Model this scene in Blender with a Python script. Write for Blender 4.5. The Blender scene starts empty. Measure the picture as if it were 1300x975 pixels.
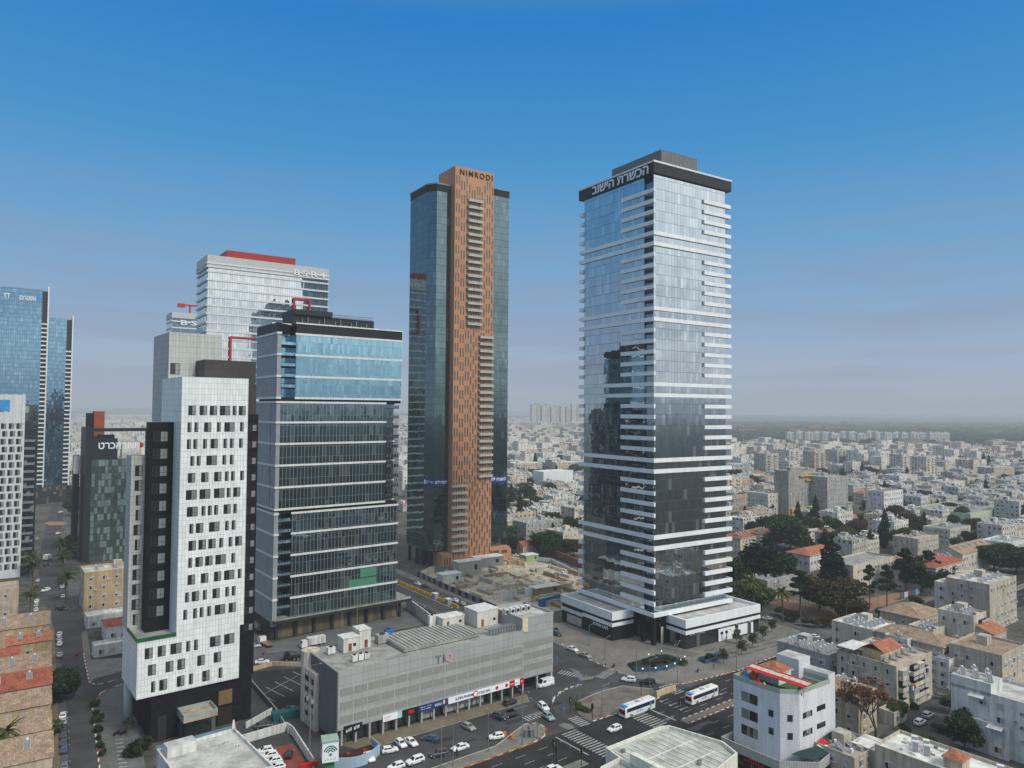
import bpy, math, random
import numpy as np
from mathutils import Vector, Matrix
random.seed(7)
rnd = random.random
uni = random.uniform
SC = bpy.context.scene
COL = SC.collection
R = math.radians

# ---------------------------------------------------------------- survey: camera station and plan positions
FPX, HGT, PITCH, ROLL = 918.0, 82.0, R(2.1), R(0.4)
_fw = np.array([0, math.cos(PITCH), math.sin(PITCH)])
_up = np.array([0, -math.sin(PITCH), math.cos(PITCH)])
_rt = np.array([1.0, 0, 0])
_R = _rt * math.cos(ROLL) + _up * math.sin(ROLL)
_U = _up * math.cos(ROLL) - _rt * math.sin(ROLL)

def G(px, py, z=0.0):
    """plan position of a surveyed point that lies at height z"""
    d = _fw + _R * (px - 650) / FPX - _U * (py - 487.5) / FPX
    t = (z - HGT) / d[2]
    return (d[0] * t, d[1] * t)

class Frame:
    def __init__(s, ox, oy, deg):
        s.x, s.y, s.a = ox, oy, R(deg)
    def w(s, x, y):
        c, n = math.cos(s.a), math.sin(s.a)
        return (s.x + c * x - n * y, s.y + n * x + c * y)
    def loc(s, p):
        c, n = math.cos(s.a), math.sin(s.a)
        dx, dy = p[0] - s.x, p[1] - s.y
        return (dx * c + dy * n, -dx * n + dy * c)

# ---------------------------------------------------------------- mesh building
class MB:
    def __init__(s):
        s.v, s.f, s.m = [], [], []
    def face(s, pts, m=0):
        n = len(s.v)
        s.v.extend([tuple(p) for p in pts]); s.f.append(tuple(range(n, n + len(pts)))); s.m.append(m)
    def box(s, x0, x1, y0, y1, z0, z1, m=0, mt=None, nb=True, open_top=False):
        if mt is None: mt = m
        n = len(s.v)
        s.v += [(x0, y0, z0), (x1, y0, z0), (x1, y1, z0), (x0, y1, z0), (x0, y0, z1), (x1, y0, z1), (x1, y1, z1), (x0, y1, z1)]
        fs = [(0, 1, 5, 4), (1, 2, 6, 5), (2, 3, 7, 6), (3, 0, 4, 7)]
        ms = [m] * 4
        if not open_top: fs.append((4, 5, 6, 7)); ms.append(mt)
        if nb: fs.append((3, 2, 1, 0)); ms.append(m)
        s.f += [tuple(n + i for i in f) for f in fs]; s.m += ms
        return s
    def prism(s, poly, z0, z1, m=0, mt=None, bottom=False, top=True):
        if mt is None: mt = m
        k = len(poly); n = len(s.v)
        s.v += [(p[0], p[1], z0) for p in poly] + [(p[0], p[1], z1) for p in poly]
        for i in range(k):
            j = (i + 1) % k
            s.f.append((n + i, n + j, n + k + j, n + k + i)); s.m.append(m)
        if top: s.f.append(tuple(n + k + i for i in range(k))); s.m.append(mt)
        if bottom: s.f.append(tuple(n + k - 1 - i for i in range(k))); s.m.append(m)
        return s
    def ring(s, poly, t, z0, z1, m=0):
        """thin wall standing along a closed polygon (parapet), thickness t inwards"""
        k = len(poly)
        cx = sum(p[0] for p in poly) / k; cy = sum(p[1] for p in poly) / k
        inn = []
        for i in range(k):
            a, b, c = poly[i - 1], poly[i], poly[(i + 1) % k]
            e1 = Vector((b[0] - a[0], b[1] - a[1])).normalized(); e2 = Vector((c[0] - b[0], c[1] - b[1])).normalized()
            n1 = Vector((-e1.y, e1.x)); n2 = Vector((-e2.y, e2.x))
            bis = (n1 + n2); d = max(0.3, (bis.length ** 2) / 2); bis = bis / d * t * 1.0
            inn.append((b[0] + bis.x, b[1] + bis.y))
        for i in range(k):
            j = (i + 1) % k
            o0, o1, i0, i1 = poly[i], poly[j], inn[i], inn[j]
            s.face([(*o0, z0), (*o1, z0), (*o1, z1), (*o0, z1)], m)
            s.face([(*i1, z0), (*i0, z0), (*i0, z1), (*i1, z1)], m)
            s.face([(*o0, z1), (*o1, z1), (*i1, z1), (*i0, z1)], m)
        return s
    def tube(s, p0, p1, r0, r1=None, n=6, m=0, caps=True):
        if r1 is None: r1 = r0
        p0, p1 = Vector(p0), Vector(p1); d = (p1 - p0)
        if d.length < 1e-6: return s
        d.normalize()
        a = d.orthogonal().normalized(); b = d.cross(a)
        k = len(s.v)
        for p, r in ((p0, r0), (p1, r1)):
            for i in range(n):
                t = 2 * math.pi * i / n
                s.v.append(tuple(p + (a * math.cos(t) + b * math.sin(t)) * r))
        for i in range(n):
            j = (i + 1) % n
            s.f.append((k + i, k + j, k + n + j, k + n + i)); s.m.append(m)
        if caps:
            s.f.append(tuple(k + n + i for i in range(n))); s.m.append(m)
            s.f.append(tuple(k + n - 1 - i for i in range(n))); s.m.append(m)
        return s
    def loft(s, rings, m=0, cap=True):
        k = len(rings[0]); n = len(s.v)
        for r in rings: s.v += [tuple(p) for p in r]
        for a in range(len(rings) - 1):
            for i in range(k):
                j = (i + 1) % k
                s.f.append((n + a * k + i, n + a * k + j, n + (a + 1) * k + j, n + (a + 1) * k + i)); s.m.append(m)
        if cap:
            s.f.append(tuple(n + k - 1 - i for i in range(k))); s.m.append(m)
            s.f.append(tuple(n + (len(rings) - 1) * k + i for i in range(k))); s.m.append(m)
        return s
    def mesh(s, name, mats, smooth=False):
        me = bpy.data.meshes.new(name)
        me.from_pydata(s.v, [], s.f)
        for mt in (mats if isinstance(mats, (list, tuple)) else [mats]): me.materials.append(mt)
        npoly = len(me.polygons)
        if npoly == 0: return me
        me.polygons.foreach_set('material_index', np.array(s.m, dtype=np.int32))
        # wall-aligned UVs in metres: u along the horizontal tangent, v up
        nrm = np.empty(npoly * 3, dtype=np.float32); me.polygons.foreach_get('normal', nrm); nrm = nrm.reshape(-1, 3)
        nl = len(me.loops)
        vi = np.empty(nl, dtype=np.int32); me.loops.foreach_get('vertex_index', vi)
        lt = np.empty(npoly, dtype=np.int32); me.polygons.foreach_get('loop_total', lt)
        co = np.array(s.v, dtype=np.float32)[vi]
        ln = np.repeat(nrm, lt, axis=0)
        flat = np.abs(ln[:, 2]) > 0.75
        h = np.sqrt(ln[:, 0] ** 2 + ln[:, 1] ** 2) + 1e-9
        u = np.where(flat, co[:, 0], (-ln[:, 1] * co[:, 0] + ln[:, 0] * co[:, 1]) / h)
        v = np.where(flat, co[:, 1], co[:, 2])
        uv = me.uv_layers.new(name='UVMap')
        uv.data.foreach_set('uv', np.stack([u, v], 1).astype(np.float32).ravel())
        if smooth: me.polygons.foreach_set('use_smooth', np.ones(npoly, dtype=bool))
        me.update()
        return me
    def build(s, name, mats, parent=None, smooth=False, loc=None, rz=None):
        return link(name, s.mesh(name, mats, smooth), parent, loc, rz)

def link(name, data, parent=None, loc=None, rz=None, scale=None):
    o = bpy.data.objects.new(name, data); COL.objects.link(o)
    if parent is not None: o.parent = parent
    if loc is not None: o.location = loc
    if rz is not None: o.rotation_euler = (0, 0, rz)
    if scale is not None: o.scale = scale
    return o

def tag(o, label=None, cat=None, group=None, kind=None):
    if label: o['label'] = label
    if cat:
        o['category'] = cat
        kind = kind or 'thing'
    if group: o['group'] = group
    if kind: o['kind'] = kind
    return o

def thing(name, label, cat, loc=(0, 0, 0), rz=0.0, group=None):
    o = link(name, None, None, loc, rz)
    o.empty_display_size = 1.0
    return tag(o, label, cat, group)

def struct(name, mb, mats, kind='structure', label=None, smooth=False):
    o = mb.build(name, mats, smooth=smooth)
    return tag(o, label, None, None, kind)

KIDS = {}
def kids_of(root):
    """children lists are read once per prototype (object.children walks the whole scene)"""
    if root.name not in KIDS:
        KIDS[root.name] = [(c, list(c.children)) for c in root.children]
    return KIDS[root.name]

def dup(root, loc, rz, label, group=None, scale=None):
    r = root.copy(); COL.objects.link(r)
    r.location = loc; r.rotation_euler = (0, 0, rz)
    if scale is not None: r.scale = scale if isinstance(scale, tuple) else (scale,) * 3
    r['label'] = label
    if group: r['group'] = group
    for ch, subs in kids_of(root):
        c = ch.copy(); COL.objects.link(c); c.parent = r
        for g in subs:
            d = g.copy(); COL.objects.link(d); d.parent = c
    return r

USED = set()
def place(proto, loc, rz, label, group=None, scale=None):
    """the first use moves the prototype itself, later uses copy it"""
    if proto.name not in USED:
        USED.add(proto.name); kids_of(proto)
        proto.location = loc; proto.rotation_euler = (0, 0, rz)
        if scale is not None: proto.scale = scale if isinstance(scale, tuple) else (scale,) * 3
        proto['label'] = label
        if group: proto['group'] = group
        return proto
    r = dup(proto, loc, rz, label, group, scale)
    if scale is None: r.scale = (1, 1, 1)
    return r

# ---------------------------------------------------------------- materials
class NT:
    def __init__(s, name):
        s.mat = bpy.data.materials.new(name); s.mat.use_nodes = True
        s.t = s.mat.node_tree; s.t.nodes.clear()
        s.out = s.t.nodes.new('ShaderNodeOutputMaterial')
    def n(s, typ, **kw):
        nd = s.t.nodes.new('ShaderNode' + typ)
        for k, v in kw.items(): setattr(nd, k, v)
        return nd
    def set(s, sock, val):
        if hasattr(val, 'is_output') or isinstance(val, bpy.types.NodeSocket): s.t.links.new(val, sock)
        else: sock.default_value = val
    def math(s, op, a, b=0.0, c=None):
        nd = s.n('Math', operation=op); s.set(nd.inputs[0], a); s.set(nd.inputs[1], b)
        if c is not None: s.set(nd.inputs[2], c)
        return nd.outputs[0]
    def mix(s, fac, a, b, blend='MIX'):
        nd = s.n('Mix', data_type='RGBA', blend_type=blend)
        s.set(nd.inputs[0], fac); s.set(nd.inputs[6], c4(a)); s.set(nd.inputs[7], c4(b)); return nd.outputs[2]
    def noise(s, vec, scale, detail=3.0, rough=0.55):
        nd = s.n('TexNoise'); nd.inputs['Scale'].default_value = scale; nd.inputs['Detail'].default_value = detail; nd.inputs['Roughness'].default_value = rough
        if vec is not None: s.t.links.new(vec, nd.inputs['Vector'])
        return nd.outputs['Fac']
    def mapr(s, v, a, b, c, d):
        nd = s.n('MapRange'); s.set(nd.inputs[0], v)
        for i, k in enumerate((a, b, c, d)): nd.inputs[i + 1].default_value = k
        return nd.outputs[0]
    def scalev(s, vec, sc):
        nd = s.n('Vector' + 'Math', operation='MULTIPLY'); s.set(nd.inputs[0], vec); nd.inputs[1].default_value = sc; return nd.outputs[0]
    def pos(s): return s.n('NewGeometry').outputs['Position']
    def uv(s):
        nd = s.n('UVMap'); sp = s.n('SeparateXYZ'); s.t.links.new(nd.outputs[0], sp.inputs[0]); return nd.outputs[0], sp.outputs[0], sp.outputs[1]
    def princ(s, col, rough=0.8, metal=0.0, spec=0.3, normal=None):
        b = s.n('BsdfPrincipled'); s.set(b.inputs['Base Color'], c4(col)); s.set(b.inputs['Roughness'], rough); s.set(b.inputs['Metallic'], metal)
        b.inputs['Specular IOR Level'].default_value = spec
        if normal is not None: s.t.links.new(normal, b.inputs['Normal'])
        return b.outputs[0]
    def done(s, shader):
        s.t.links.new(shader, s.out.inputs[0]); return s.mat

def c4(c):
    if isinstance(c, (tuple, list)) and len(c) == 3: return (*c, 1.0)
    return c
def srgb(r, g, b):
    f = lambda v: (v / 255 / 12.92) if v / 255 <= 0.04045 else ((v / 255 + 0.055) / 1.055) ** 2.4
    return (f(r), f(g), f(b))
def dk(c, k): return tuple(min(1, x * k) for x in c)

def M(name, col, rough=0.8, var=0.22, scale=0.35, streak=0.0, metal=0.0, spec=0.2, fine=0.12):
    """weathered plain material: broad patches, fine grain, optional vertical dirt streaks"""
    t = NT(name); p = t.pos()
    a = t.mapr(t.noise(p, scale, 4), 0.25, 0.75, 1 - var, 1 + var)
    if fine: a = t.math('MULTIPLY', a, t.mapr(t.noise(p, scale * 14, 2), 0.3, 0.7, 1 - fine, 1 + fine))
    if streak:
        st = t.noise(t.scalev(p, (1.1, 1.1, 0.09)), 1.0, 3)
        a = t.math('MULTIPLY', a, t.mapr(st, 0.42, 0.68, 1.0, 1 - streak))
    hs = t.n('HueSaturation'); hs.inputs['Color'].default_value = c4(col); t.set(hs.inputs['Value'], a)
    return t.done(t.princ(hs.outputs[0], rough, metal, spec))

def emit(name, col, strength):
    t = NT(name); e = t.n('Emission'); e.inputs[0].default_value = c4(col); e.inputs[1].default_value = strength
    return t.done(e.outputs[0])

def grid(t, pw, ph, mw, mh, offu=0.0, offv=0.0):
    """panel grid in metres: (line mask, per-panel random vector, panel shade)"""
    vec, u, v = t.uv()
    fu = t.math('DIVIDE', t.math('ADD', u, offu + 500 * pw), pw); fv = t.math('DIVIDE', t.math('ADD', v, offv + 50 * ph), ph)
    lu = t.math('LESS_THAN', t.math('FRACT', fu), mw / pw) if mw else 0.0
    lv = t.math('LESS_THAN', t.math('FRACT', fv), mh / ph) if mh else 0.0
    line = t.math('MAXIMUM', lu, lv)
    cb = t.n('CombineXYZ'); t.set(cb.inputs[0], t.math('FLOOR', fu)); t.set(cb.inputs[1], t.math('FLOOR', fv))
    wn = t.n('TexWhiteNoise'); wn.noise_dimensions = '3D'; t.t.links.new(cb.outputs[0], wn.inputs['Vector'])
    return line, wn.outputs['Color'], wn.outputs['Value'], t.math('FRACT', fv), cb.outputs[0]

def glass(name, tint=(0.75, 0.85, 0.9), base=(0.012, 0.018, 0.022), refl=0.4, pw=1.5, ph=3.85, mw=0.08, mh=0.25, mull=(0.05, 0.06, 0.07),
          jit=0.012, wav=0.01, blinds=0.15, blindc=(0.25, 0.27, 0.27), vis=None, visc=None, rough=0.015, mref=0.15):
    """curtain wall: reflective panes, each tilted a hair, some with blinds, in a mullion grid"""
    t = NT(name)
    line, rc, rv, fv, cell = grid(t, pw, ph, mw, mh)
    sub = t.n('VectorMath', operation='SUBTRACT'); t.set(sub.inputs[0], rc); sub.inputs[1].default_value = (0.5, 0.5, 0.5)
    nj = t.scalev(sub.outputs[0], (jit, jit, jit))
    nz = t.n('TexNoise'); nz.inputs['Scale'].default_value = 0.5; nz.inputs['Detail'].default_value = 1
    t.t.links.new(t.pos(), nz.inputs['Vector'])
    sb2 = t.n('VectorMath', operation='SUBTRACT'); t.set(sb2.inputs[0], nz.outputs['Color']); sb2.inputs[1].default_value = (0.5, 0.5, 0.5)
    nw = t.scalev(sb2.outputs[0], (wav, wav, wav))
    ge = t.n('NewGeometry')
    ad = t.n('VectorMath', operation='ADD'); t.set(ad.inputs[0], ge.outputs['Normal']); t.set(ad.inputs[1], nj)
    ad2 = t.n('VectorMath', operation='ADD'); t.set(ad2.inputs[0], ad.outputs[0]); t.set(ad2.inputs[1], nw)
    no = t.n('VectorMath', operation='NORMALIZE'); t.set(no.inputs[0], ad2.outputs[0])
    gl = t.n('BsdfGlossy'); gl.inputs['Color'].default_value = c4(tint); gl.inputs['Roughness'].default_value = rough
    t.t.links.new(no.outputs[0], gl.inputs['Normal'])
    inner = t.mix(t.math('MULTIPLY', t.math('GREATER_THAN', rv, 1 - blinds), 0.8), base, blindc)
    shade = t.mapr(rv, 0, 1, 0.6, 1.5)
    hs = t.n('HueSaturation'); t.set(hs.inputs['Color'], inner); t.set(hs.inputs['Value'], shade)
    col = hs.outputs[0]
    if vis: col = t.mix(t.math('LESS_THAN', fv, vis), col, visc)
    df = t.n('BsdfDiffuse'); t.set(df.inputs[0], col)
    lw = t.n('LayerWeight'); lw.inputs[0].default_value = 0.22
    fac = t.math('ADD', refl, t.math('MULTIPLY', lw.outputs['Fresnel'], 0.55))
    fac = t.math('MULTIPLY', fac, t.mapr(rv, 0, 1, 0.9, 1.08))
    fac = t.math('MINIMUM', fac, 0.95)
    mx = t.n('MixShader'); t.set(mx.inputs[0], fac); t.t.links.new(df.outputs[0], mx.inputs[1]); t.t.links.new(gl.outputs[0], mx.inputs[2])
    mu = t.princ(mull, 0.4, 0.3, 0.4)
    m2 = t.n('MixShader'); t.set(m2.inputs[0], line); t.t.links.new(mx.outputs[0], m2.inputs[1]); t.t.links.new(mu, m2.inputs[2])
    return t.done(m2.outputs[0])

def panels(name, col, pw, ph, lw=0.06, linec=None, rough=0.5, var=0.06, metal=0.0, spec=0.4, streak=0.15):
    """cladding panels with open joints and slight shade differences"""
    t = NT(name); line, rc, rv, fv, cell = grid(t, pw, ph, lw, lw)
    if linec is None: linec = dk(col, 0.35)
    p = t.pos()
    a = t.mapr(rv, 0, 1, 1 - var, 1 + var)
    a = t.math('MULTIPLY', a, t.mapr(t.noise(p, 0.12, 3), 0.3, 0.7, 0.92, 1.06))
    if streak: a = t.math('MULTIPLY', a, t.mapr(t.noise(t.scalev(p, (0.9, 0.9, 0.05)), 1.0, 3), 0.45, 0.7, 1.0, 1 - streak))
    hs = t.n('HueSaturation'); hs.inputs['Color'].default_value = c4(col); t.set(hs.inputs['Value'], a)
    return t.done(t.princ(t.mix(line, hs.outputs[0], linec), rough, metal, spec))

def winwall(name, wall, fh=3.1, pw=3.4, ww=0.45, wh=0.40, win=(0.07, 0.075, 0.075), shut=(0.45, 0.46, 0.45), frac=0.8, dirt=0.3):
    """plastered wall with rows of windows, some shuttered; for houses far off"""
    t = NT(name); line, rc, rv, fv, cell = grid(t, pw, fh, 0, 0)
    vec, u, v = t.uv()
    fu = t.math('FRACT', t.math('DIVIDE', t.math('ADD', u, 500 * pw), pw))
    sc = t.n('SeparateColor'); t.set(sc.inputs[0], rc)
    w = t.math('MULTIPLY_ADD', sc.outputs[0], 0.3 * ww, ww * 0.85)
    iu = t.math('LESS_THAN', t.math('ABSOLUTE', t.math('SUBTRACT', fu, 0.5)), t.math('MULTIPLY', w, 0.5))
    iv = t.math('LESS_THAN', t.math('ABSOLUTE', t.math('SUBTRACT', fv, 0.55)), wh * 0.5)
    ok = t.math('LESS_THAN', sc.outputs[1], frac)
    ge = t.n('NewGeometry'); sn = t.n('SeparateXYZ'); t.t.links.new(ge.outputs['Normal'], sn.inputs[0])
    up = t.math('LESS_THAN', t.math('ABSOLUTE', sn.outputs[2]), 0.5)
    mask = t.math('MULTIPLY', t.math('MULTIPLY', iu, iv), t.math('MULTIPLY', ok, up))
    p = t.pos()
    a = t.math('MULTIPLY', t.mapr(t.noise(p, 0.15, 4), 0.3, 0.7, 0.8, 1.15), t.mapr(t.noise(t.scalev(p, (0.8, 0.8, 0.08)), 1.0, 3), 0.42, 0.7, 1.0, 1 - dirt))
    slab = t.math('MULTIPLY', t.math('LESS_THAN', fv, 0.08), 0.25)
    a = t.math('MULTIPLY', a, t.math('SUBTRACT', 1.0, slab))
    hs = t.n('HueSaturation'); hs.inputs['Color'].default_value = c4(wall); t.set(hs.inputs['Value'], a)
    wc = t.mix(t.math('GREATER_THAN', sc.outputs[2], 0.68), win, shut)
    return t.done(t.princ(t.mix(mask, hs.outputs[0], wc), 0.8, 0, 0.2))

def stripes(name, a, b, period, rough=0.7, axis=0):
    t = NT(name); vec, u, v = t.uv()
    f = t.math('FRACT', t.math('DIVIDE', t.math('ADD', u if axis == 0 else v, 1000 * period), period))
    p = t.pos(); wear = t.mapr(t.noise(p, 1.2, 3), 0.3, 0.75, 0.75, 1.05)
    hs = t.n('HueSaturation'); t.set(hs.inputs['Color'], t.mix(t.math('LESS_THAN', f, 0.5), a, b)); t.set(hs.inputs['Value'], wear)
    return t.done(t.princ(hs.outputs[0], rough))

def roofmat(name, col, spot=0.5):
    """flat roof: patched sheeting, puddle stains, dust"""
    t = NT(name); p = t.pos()
    n1 = t.noise(p, 0.25, 5, 0.65); n2 = t.noise(p, 1.4, 4, 0.6)
    c = t.mix(t.mapr(n1, 0.4, 0.62, 0, 1), dk(col, 1.15), dk(col, 0.68))
    c = t.mix(t.mapr(n2, 0.55, 0.72, 0, spot), c, dk(col, 0.45))
    return t.done(t.princ(c, 0.85, 0, 0.2))

def tiles(name, col):
    """clay tile roof: courses and mottled tiles"""
    t = NT(name); line, rc, rv, fv, cell = grid(t, 0.35, 0.42, 0.05, 0.09)
    p = t.pos()
    a = t.math('MULTIPLY', t.mapr(rv, 0, 1, 0.75, 1.25), t.mapr(t.noise(p, 0.5, 4), 0.3, 0.7, 0.7, 1.2))
    hs = t.n('HueSaturation'); hs.inputs['Color'].default_value = c4(col); t.set(hs.inputs['Value'], a)
    return t.done(t.princ(t.mix(t.math('MULTIPLY', line, 0.6), hs.outputs[0], dk(col, 0.3)), 0.85, 0, 0.2))

def leafmat(name, c1, c2):
    t = NT(name); ge = t.n('NewGeometry'); oi = t.n('ObjectInfo')
    p = ge.outputs['Position']
    f = t.mapr(t.noise(p, 0.45, 3), 0.35, 0.65, 0, 1)
    c = t.mix(f, c1, c2)
    hs = t.n('HueSaturation'); t.set(hs.inputs['Color'], c)
    t.set(hs.inputs['Value'], t.math('MULTIPLY', t.mapr(ge.outputs['Random Per Island'], 0, 1, 0.55, 1.5), t.mapr(oi.outputs['Random'], 0, 1, 0.8, 1.2)))
    b = t.n('BsdfDiffuse'); t.set(b.inputs[0], hs.outputs[0])
    tr = t.n('BsdfTranslucent'); t.set(tr.inputs[0], hs.outputs[0])
    mx = t.n('MixShader'); mx.inputs[0].default_value = 0.25
    t.t.links.new(b.outputs[0], mx.inputs[1]); t.t.links.new(tr.outputs[0], mx.inputs[2])
    return t.done(mx.outputs[0])

WHITE = M('white_paint', (0.72, 0.74, 0.73), 0.55, 0.06, 0.4, 0.18)
WHITEW = M('weathered_white', (0.68, 0.68, 0.65), 0.8, 0.14, 0.3, 0.35)
CREAM = M('cream_plaster', (0.60, 0.55, 0.44), 0.85, 0.14, 0.3, 0.35)
BEIGE = M('beige_plaster', (0.50, 0.44, 0.35), 0.85, 0.18, 0.3, 0.35)
GREYP = M('grey_plaster', (0.36, 0.36, 0.34), 0.85, 0.18, 0.3, 0.35)
OCHRE = M('ochre_plaster', (0.50, 0.37, 0.22), 0.85, 0.15, 0.3, 0.3)
TANP = M('tan_plaster', (0.50, 0.40, 0.28), 0.85, 0.16, 0.3, 0.3)
DARKM = M('dark_metal', (0.03, 0.033, 0.036), 0.5, 0.1, 0.5)
BLACK = M('black', (0.012, 0.012, 0.013), 0.6, 0.1, 0.5)
GREYM = M('grey_metal', (0.22, 0.23, 0.23), 0.5, 0.12, 0.5, metal=0.3)
STEEL = M('steel', (0.45, 0.46, 0.47), 0.35, 0.1, 0.5, metal=0.7)
CONC = M('concrete', (0.33, 0.32, 0.29), 0.9, 0.2, 0.3, 0.3)
ROOFG = roofmat('grey_roof', (0.30, 0.30, 0.28))
ROOFL = roofmat('pale_roof', (0.48, 0.48, 0.45))
ROOFW = roofmat('white_roof', (0.66, 0.66, 0.62), 0.3)
ROOFT = roofmat('tan_roof', (0.42, 0.35, 0.27))
TILER = tiles('red_tiles', (0.36, 0.11, 0.065))
TILEO = tiles('orange_tiles', (0.42, 0.16, 0.09))
TILEB = tiles('brown_tiles', (0.36, 0.26, 0.18))
WINGL = glass('window_glass', (0.7, 0.78, 0.82), (0.015, 0.018, 0.02), 0.10, 0.8, 5, 0.05, 0, (0.5, 0.5, 0.5), 0.02, 0.02, 0.2, (0.3, 0.3, 0.28))
SHUT = stripes('shutter', (0.50, 0.51, 0.50), (0.40, 0.41, 0.40), 0.16, 0.6, 1)
SOLARP = M('solar_collector', (0.16, 0.18, 0.20), 0.25, 0.1, 0.5, spec=0.6)
TANKW = M('tank_white', (0.78, 0.79, 0.78), 0.4, 0.06, 0.8)
RED = M('red_paint', (0.45, 0.02, 0.02), 0.5, 0.1, 0.5)
BLUE = M('blue_paint', (0.02, 0.16, 0.45), 0.5, 0.1, 0.5)
GREEN = M('green_paint', (0.02, 0.25, 0.11), 0.5, 0.1, 0.5)
YELLOW = M('yellow_paint', (0.55, 0.33, 0.02), 0.6, 0.15, 0.8)
ORANGE = M('orange_paint', (0.6, 0.16, 0.02), 0.6, 0.1, 0.8)
SIGNW = M('sign_white', (0.82, 0.84, 0.86), 0.4, 0.02, 0.5, fine=0.02)

def text(body, size, mat, parent, loc, rot, name='lettering', depth=0.12, width=None, align='CENTER', bold=0.0, space=1.0):
    """raised letters; Hebrew is passed in reading order and laid right to left"""
    if any('\u0590' <= ch <= '\u05ff' for ch in body):
        words, out = body.split(' '), []
        for wd in reversed(words):
            out.append(wd if all(not ('\u0590' <= ch <= '\u05ff') for ch in wd) else wd[::-1])
        body = ' '.join(out)
    cu = bpy.data.curves.new(name, 'FONT'); cu.body = body; cu.size = size; cu.extrude = depth; cu.align_x = align; cu.align_y = 'CENTER'; cu.offset = bold; cu.space_character = space
    ob = bpy.data.objects.new('tmp_text', cu); COL.objects.link(ob)
    bpy.context.view_layer.update()
    dg = bpy.context.evaluated_depsgraph_get()
    me = bpy.data.meshes.new_from_object(ob.evaluated_get(dg))
    w = ob.dimensions.x
    bpy.data.objects.remove(ob); bpy.data.curves.remove(cu)
    me.materials.clear(); me.materials.append(mat)
    o = link(name, me, parent, loc)
    o.rotation_euler = rot
    if width and w > 0: o.scale = (width / w, 1, 1)
    return o
FRONT = (R(90), 0, 0)          # letters on a wall that faces -y
LEFTF = (R(90), 0, R(-90))     # letters on a wall that faces -x

def marks(parent, mat, x0, x1, y, z0, z1, n, name='lettering', seed=1, slant=0.0):
    """writing too small to read from here: a row of letter-like strokes"""
    st = random.getstate(); random.seed(seed); b = MB(); w = (x1 - x0) / n; h = z1 - z0
    for i in range(n):
        if n > 5 and rnd() < .12: continue
        x = x0 + i * w; o = slant * i / n
        b.box(x + .08 * w, x + .30 * w, y - .02, y, z0 + o, z0 + h * uni(.75, 1) + o)
        if rnd() < .7: zz = z0 + h * random.choice((.0, .4, .78)); b.box(x + .30 * w, x + .85 * w, y - .02, y, zz + o, zz + h * .22 + o)
        if rnd() < .5: b.box(x + .62 * w, x + .84 * w, y - .021, y - .001, z0 + h * .1 + o, z0 + h * uni(.6, .95) + o)
    random.setstate(st)
    return b.build(name, mat, parent)
# ================================================================ THE SETTING
FR = Frame(-10.2, 168.9, 37.8)        # main road: x along its near kerb
FQ = Frame(-53, 345, -54.1)           # dual road behind the shopping block
FA = Frame(50, 254.6, 33)
FB = Frame(-38.8, 377.1, 33.3)
FC = Frame(-87.8, 179.5, 38)
FD = Frame(-83.9, 257.7, 37)
FE = Frame(-41.7, 178.1, 36.6)

def PX(*pts, z=0.0): return [G(p[0], p[1], z) for p in pts]
def RL(*pts, f=FR): return [f.w(*p) for p in pts]
def ccw(poly):
    a = sum(poly[i - 1][0] * poly[i][1] - poly[i][0] * poly[i - 1][1] for i in range(len(poly)))
    return list(poly) if a > 0 else list(reversed(poly))

def ground_mat():
    t = NT('earth'); p = t.pos(); sp = t.n('SeparateXYZ'); t.t.links.new(p, sp.inputs[0])
    n1 = t.noise(p, 0.03, 6, 0.6); n2 = t.noise(p, 0.25, 4, 0.6); n3 = t.noise(p, 0.0016, 5, 0.6)
    town = t.mix(t.mapr(n1, 0.42, 0.6, 0, 1), (0.105, 0.10, 0.085), (0.045, 0.055, 0.035))
    town = t.mix(t.mapr(n2, 0.45, 0.7, 0, 0.7), town, (0.16, 0.15, 0.13))
    field = t.mix(t.mapr(n3, 0.44, 0.58, 0, 1), (0.05, 0.065, 0.04), (0.14, 0.13, 0.09))
    c = t.mix(t.mapr(sp.outputs[1], 1500, 2000, 0, 1), town, field)
    c = t.mix(t.mapr(sp.outputs[1], 60, 140, 0.85, 0), c, (0.028, 0.036, 0.03))  # unseen ground behind the station, darkened for what the tower glass reflects
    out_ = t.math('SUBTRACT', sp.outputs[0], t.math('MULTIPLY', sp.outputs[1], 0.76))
    c = t.mix(t.mapr(out_, 15, 60, 0, 0.9), c, (0.02, 0.027, 0.02))      # unseen ground at right darkened so the tower glass mirrors dark
    return t.done(t.princ(c, 0.95, 0, 0.1))
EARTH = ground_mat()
def asphalt(name, k):
    t = NT(name); p = t.pos()
    a = t.mapr(t.noise(p, 0.09, 5, 0.6), 0.35, 0.68, 0.75, 1.35)
    a = t.math('MULTIPLY', a, t.mapr(t.noise(p, 2.5, 2), 0.3, 0.7, 0.85, 1.15))
    b = t.math('MULTIPLY', a, t.mapr(t.noise(t.scalev(p, (0.55, 0.55, 1)), 1.0, 3, 0.7), 0.6, 0.75, 1, 0.7))
    hs = t.n('HueSaturation'); hs.inputs['Color'].default_value = (k, k, k * 1.02, 1); t.set(hs.inputs['Value'], b)
    return t.done(t.princ(hs.outputs[0], 0.85, 0, 0.12))
ASPH = asphalt('asphalt', 0.062); ASPHD = asphalt('asphalt_dark', 0.030); ASPHL = asphalt('asphalt_pale', 0.10)
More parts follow.
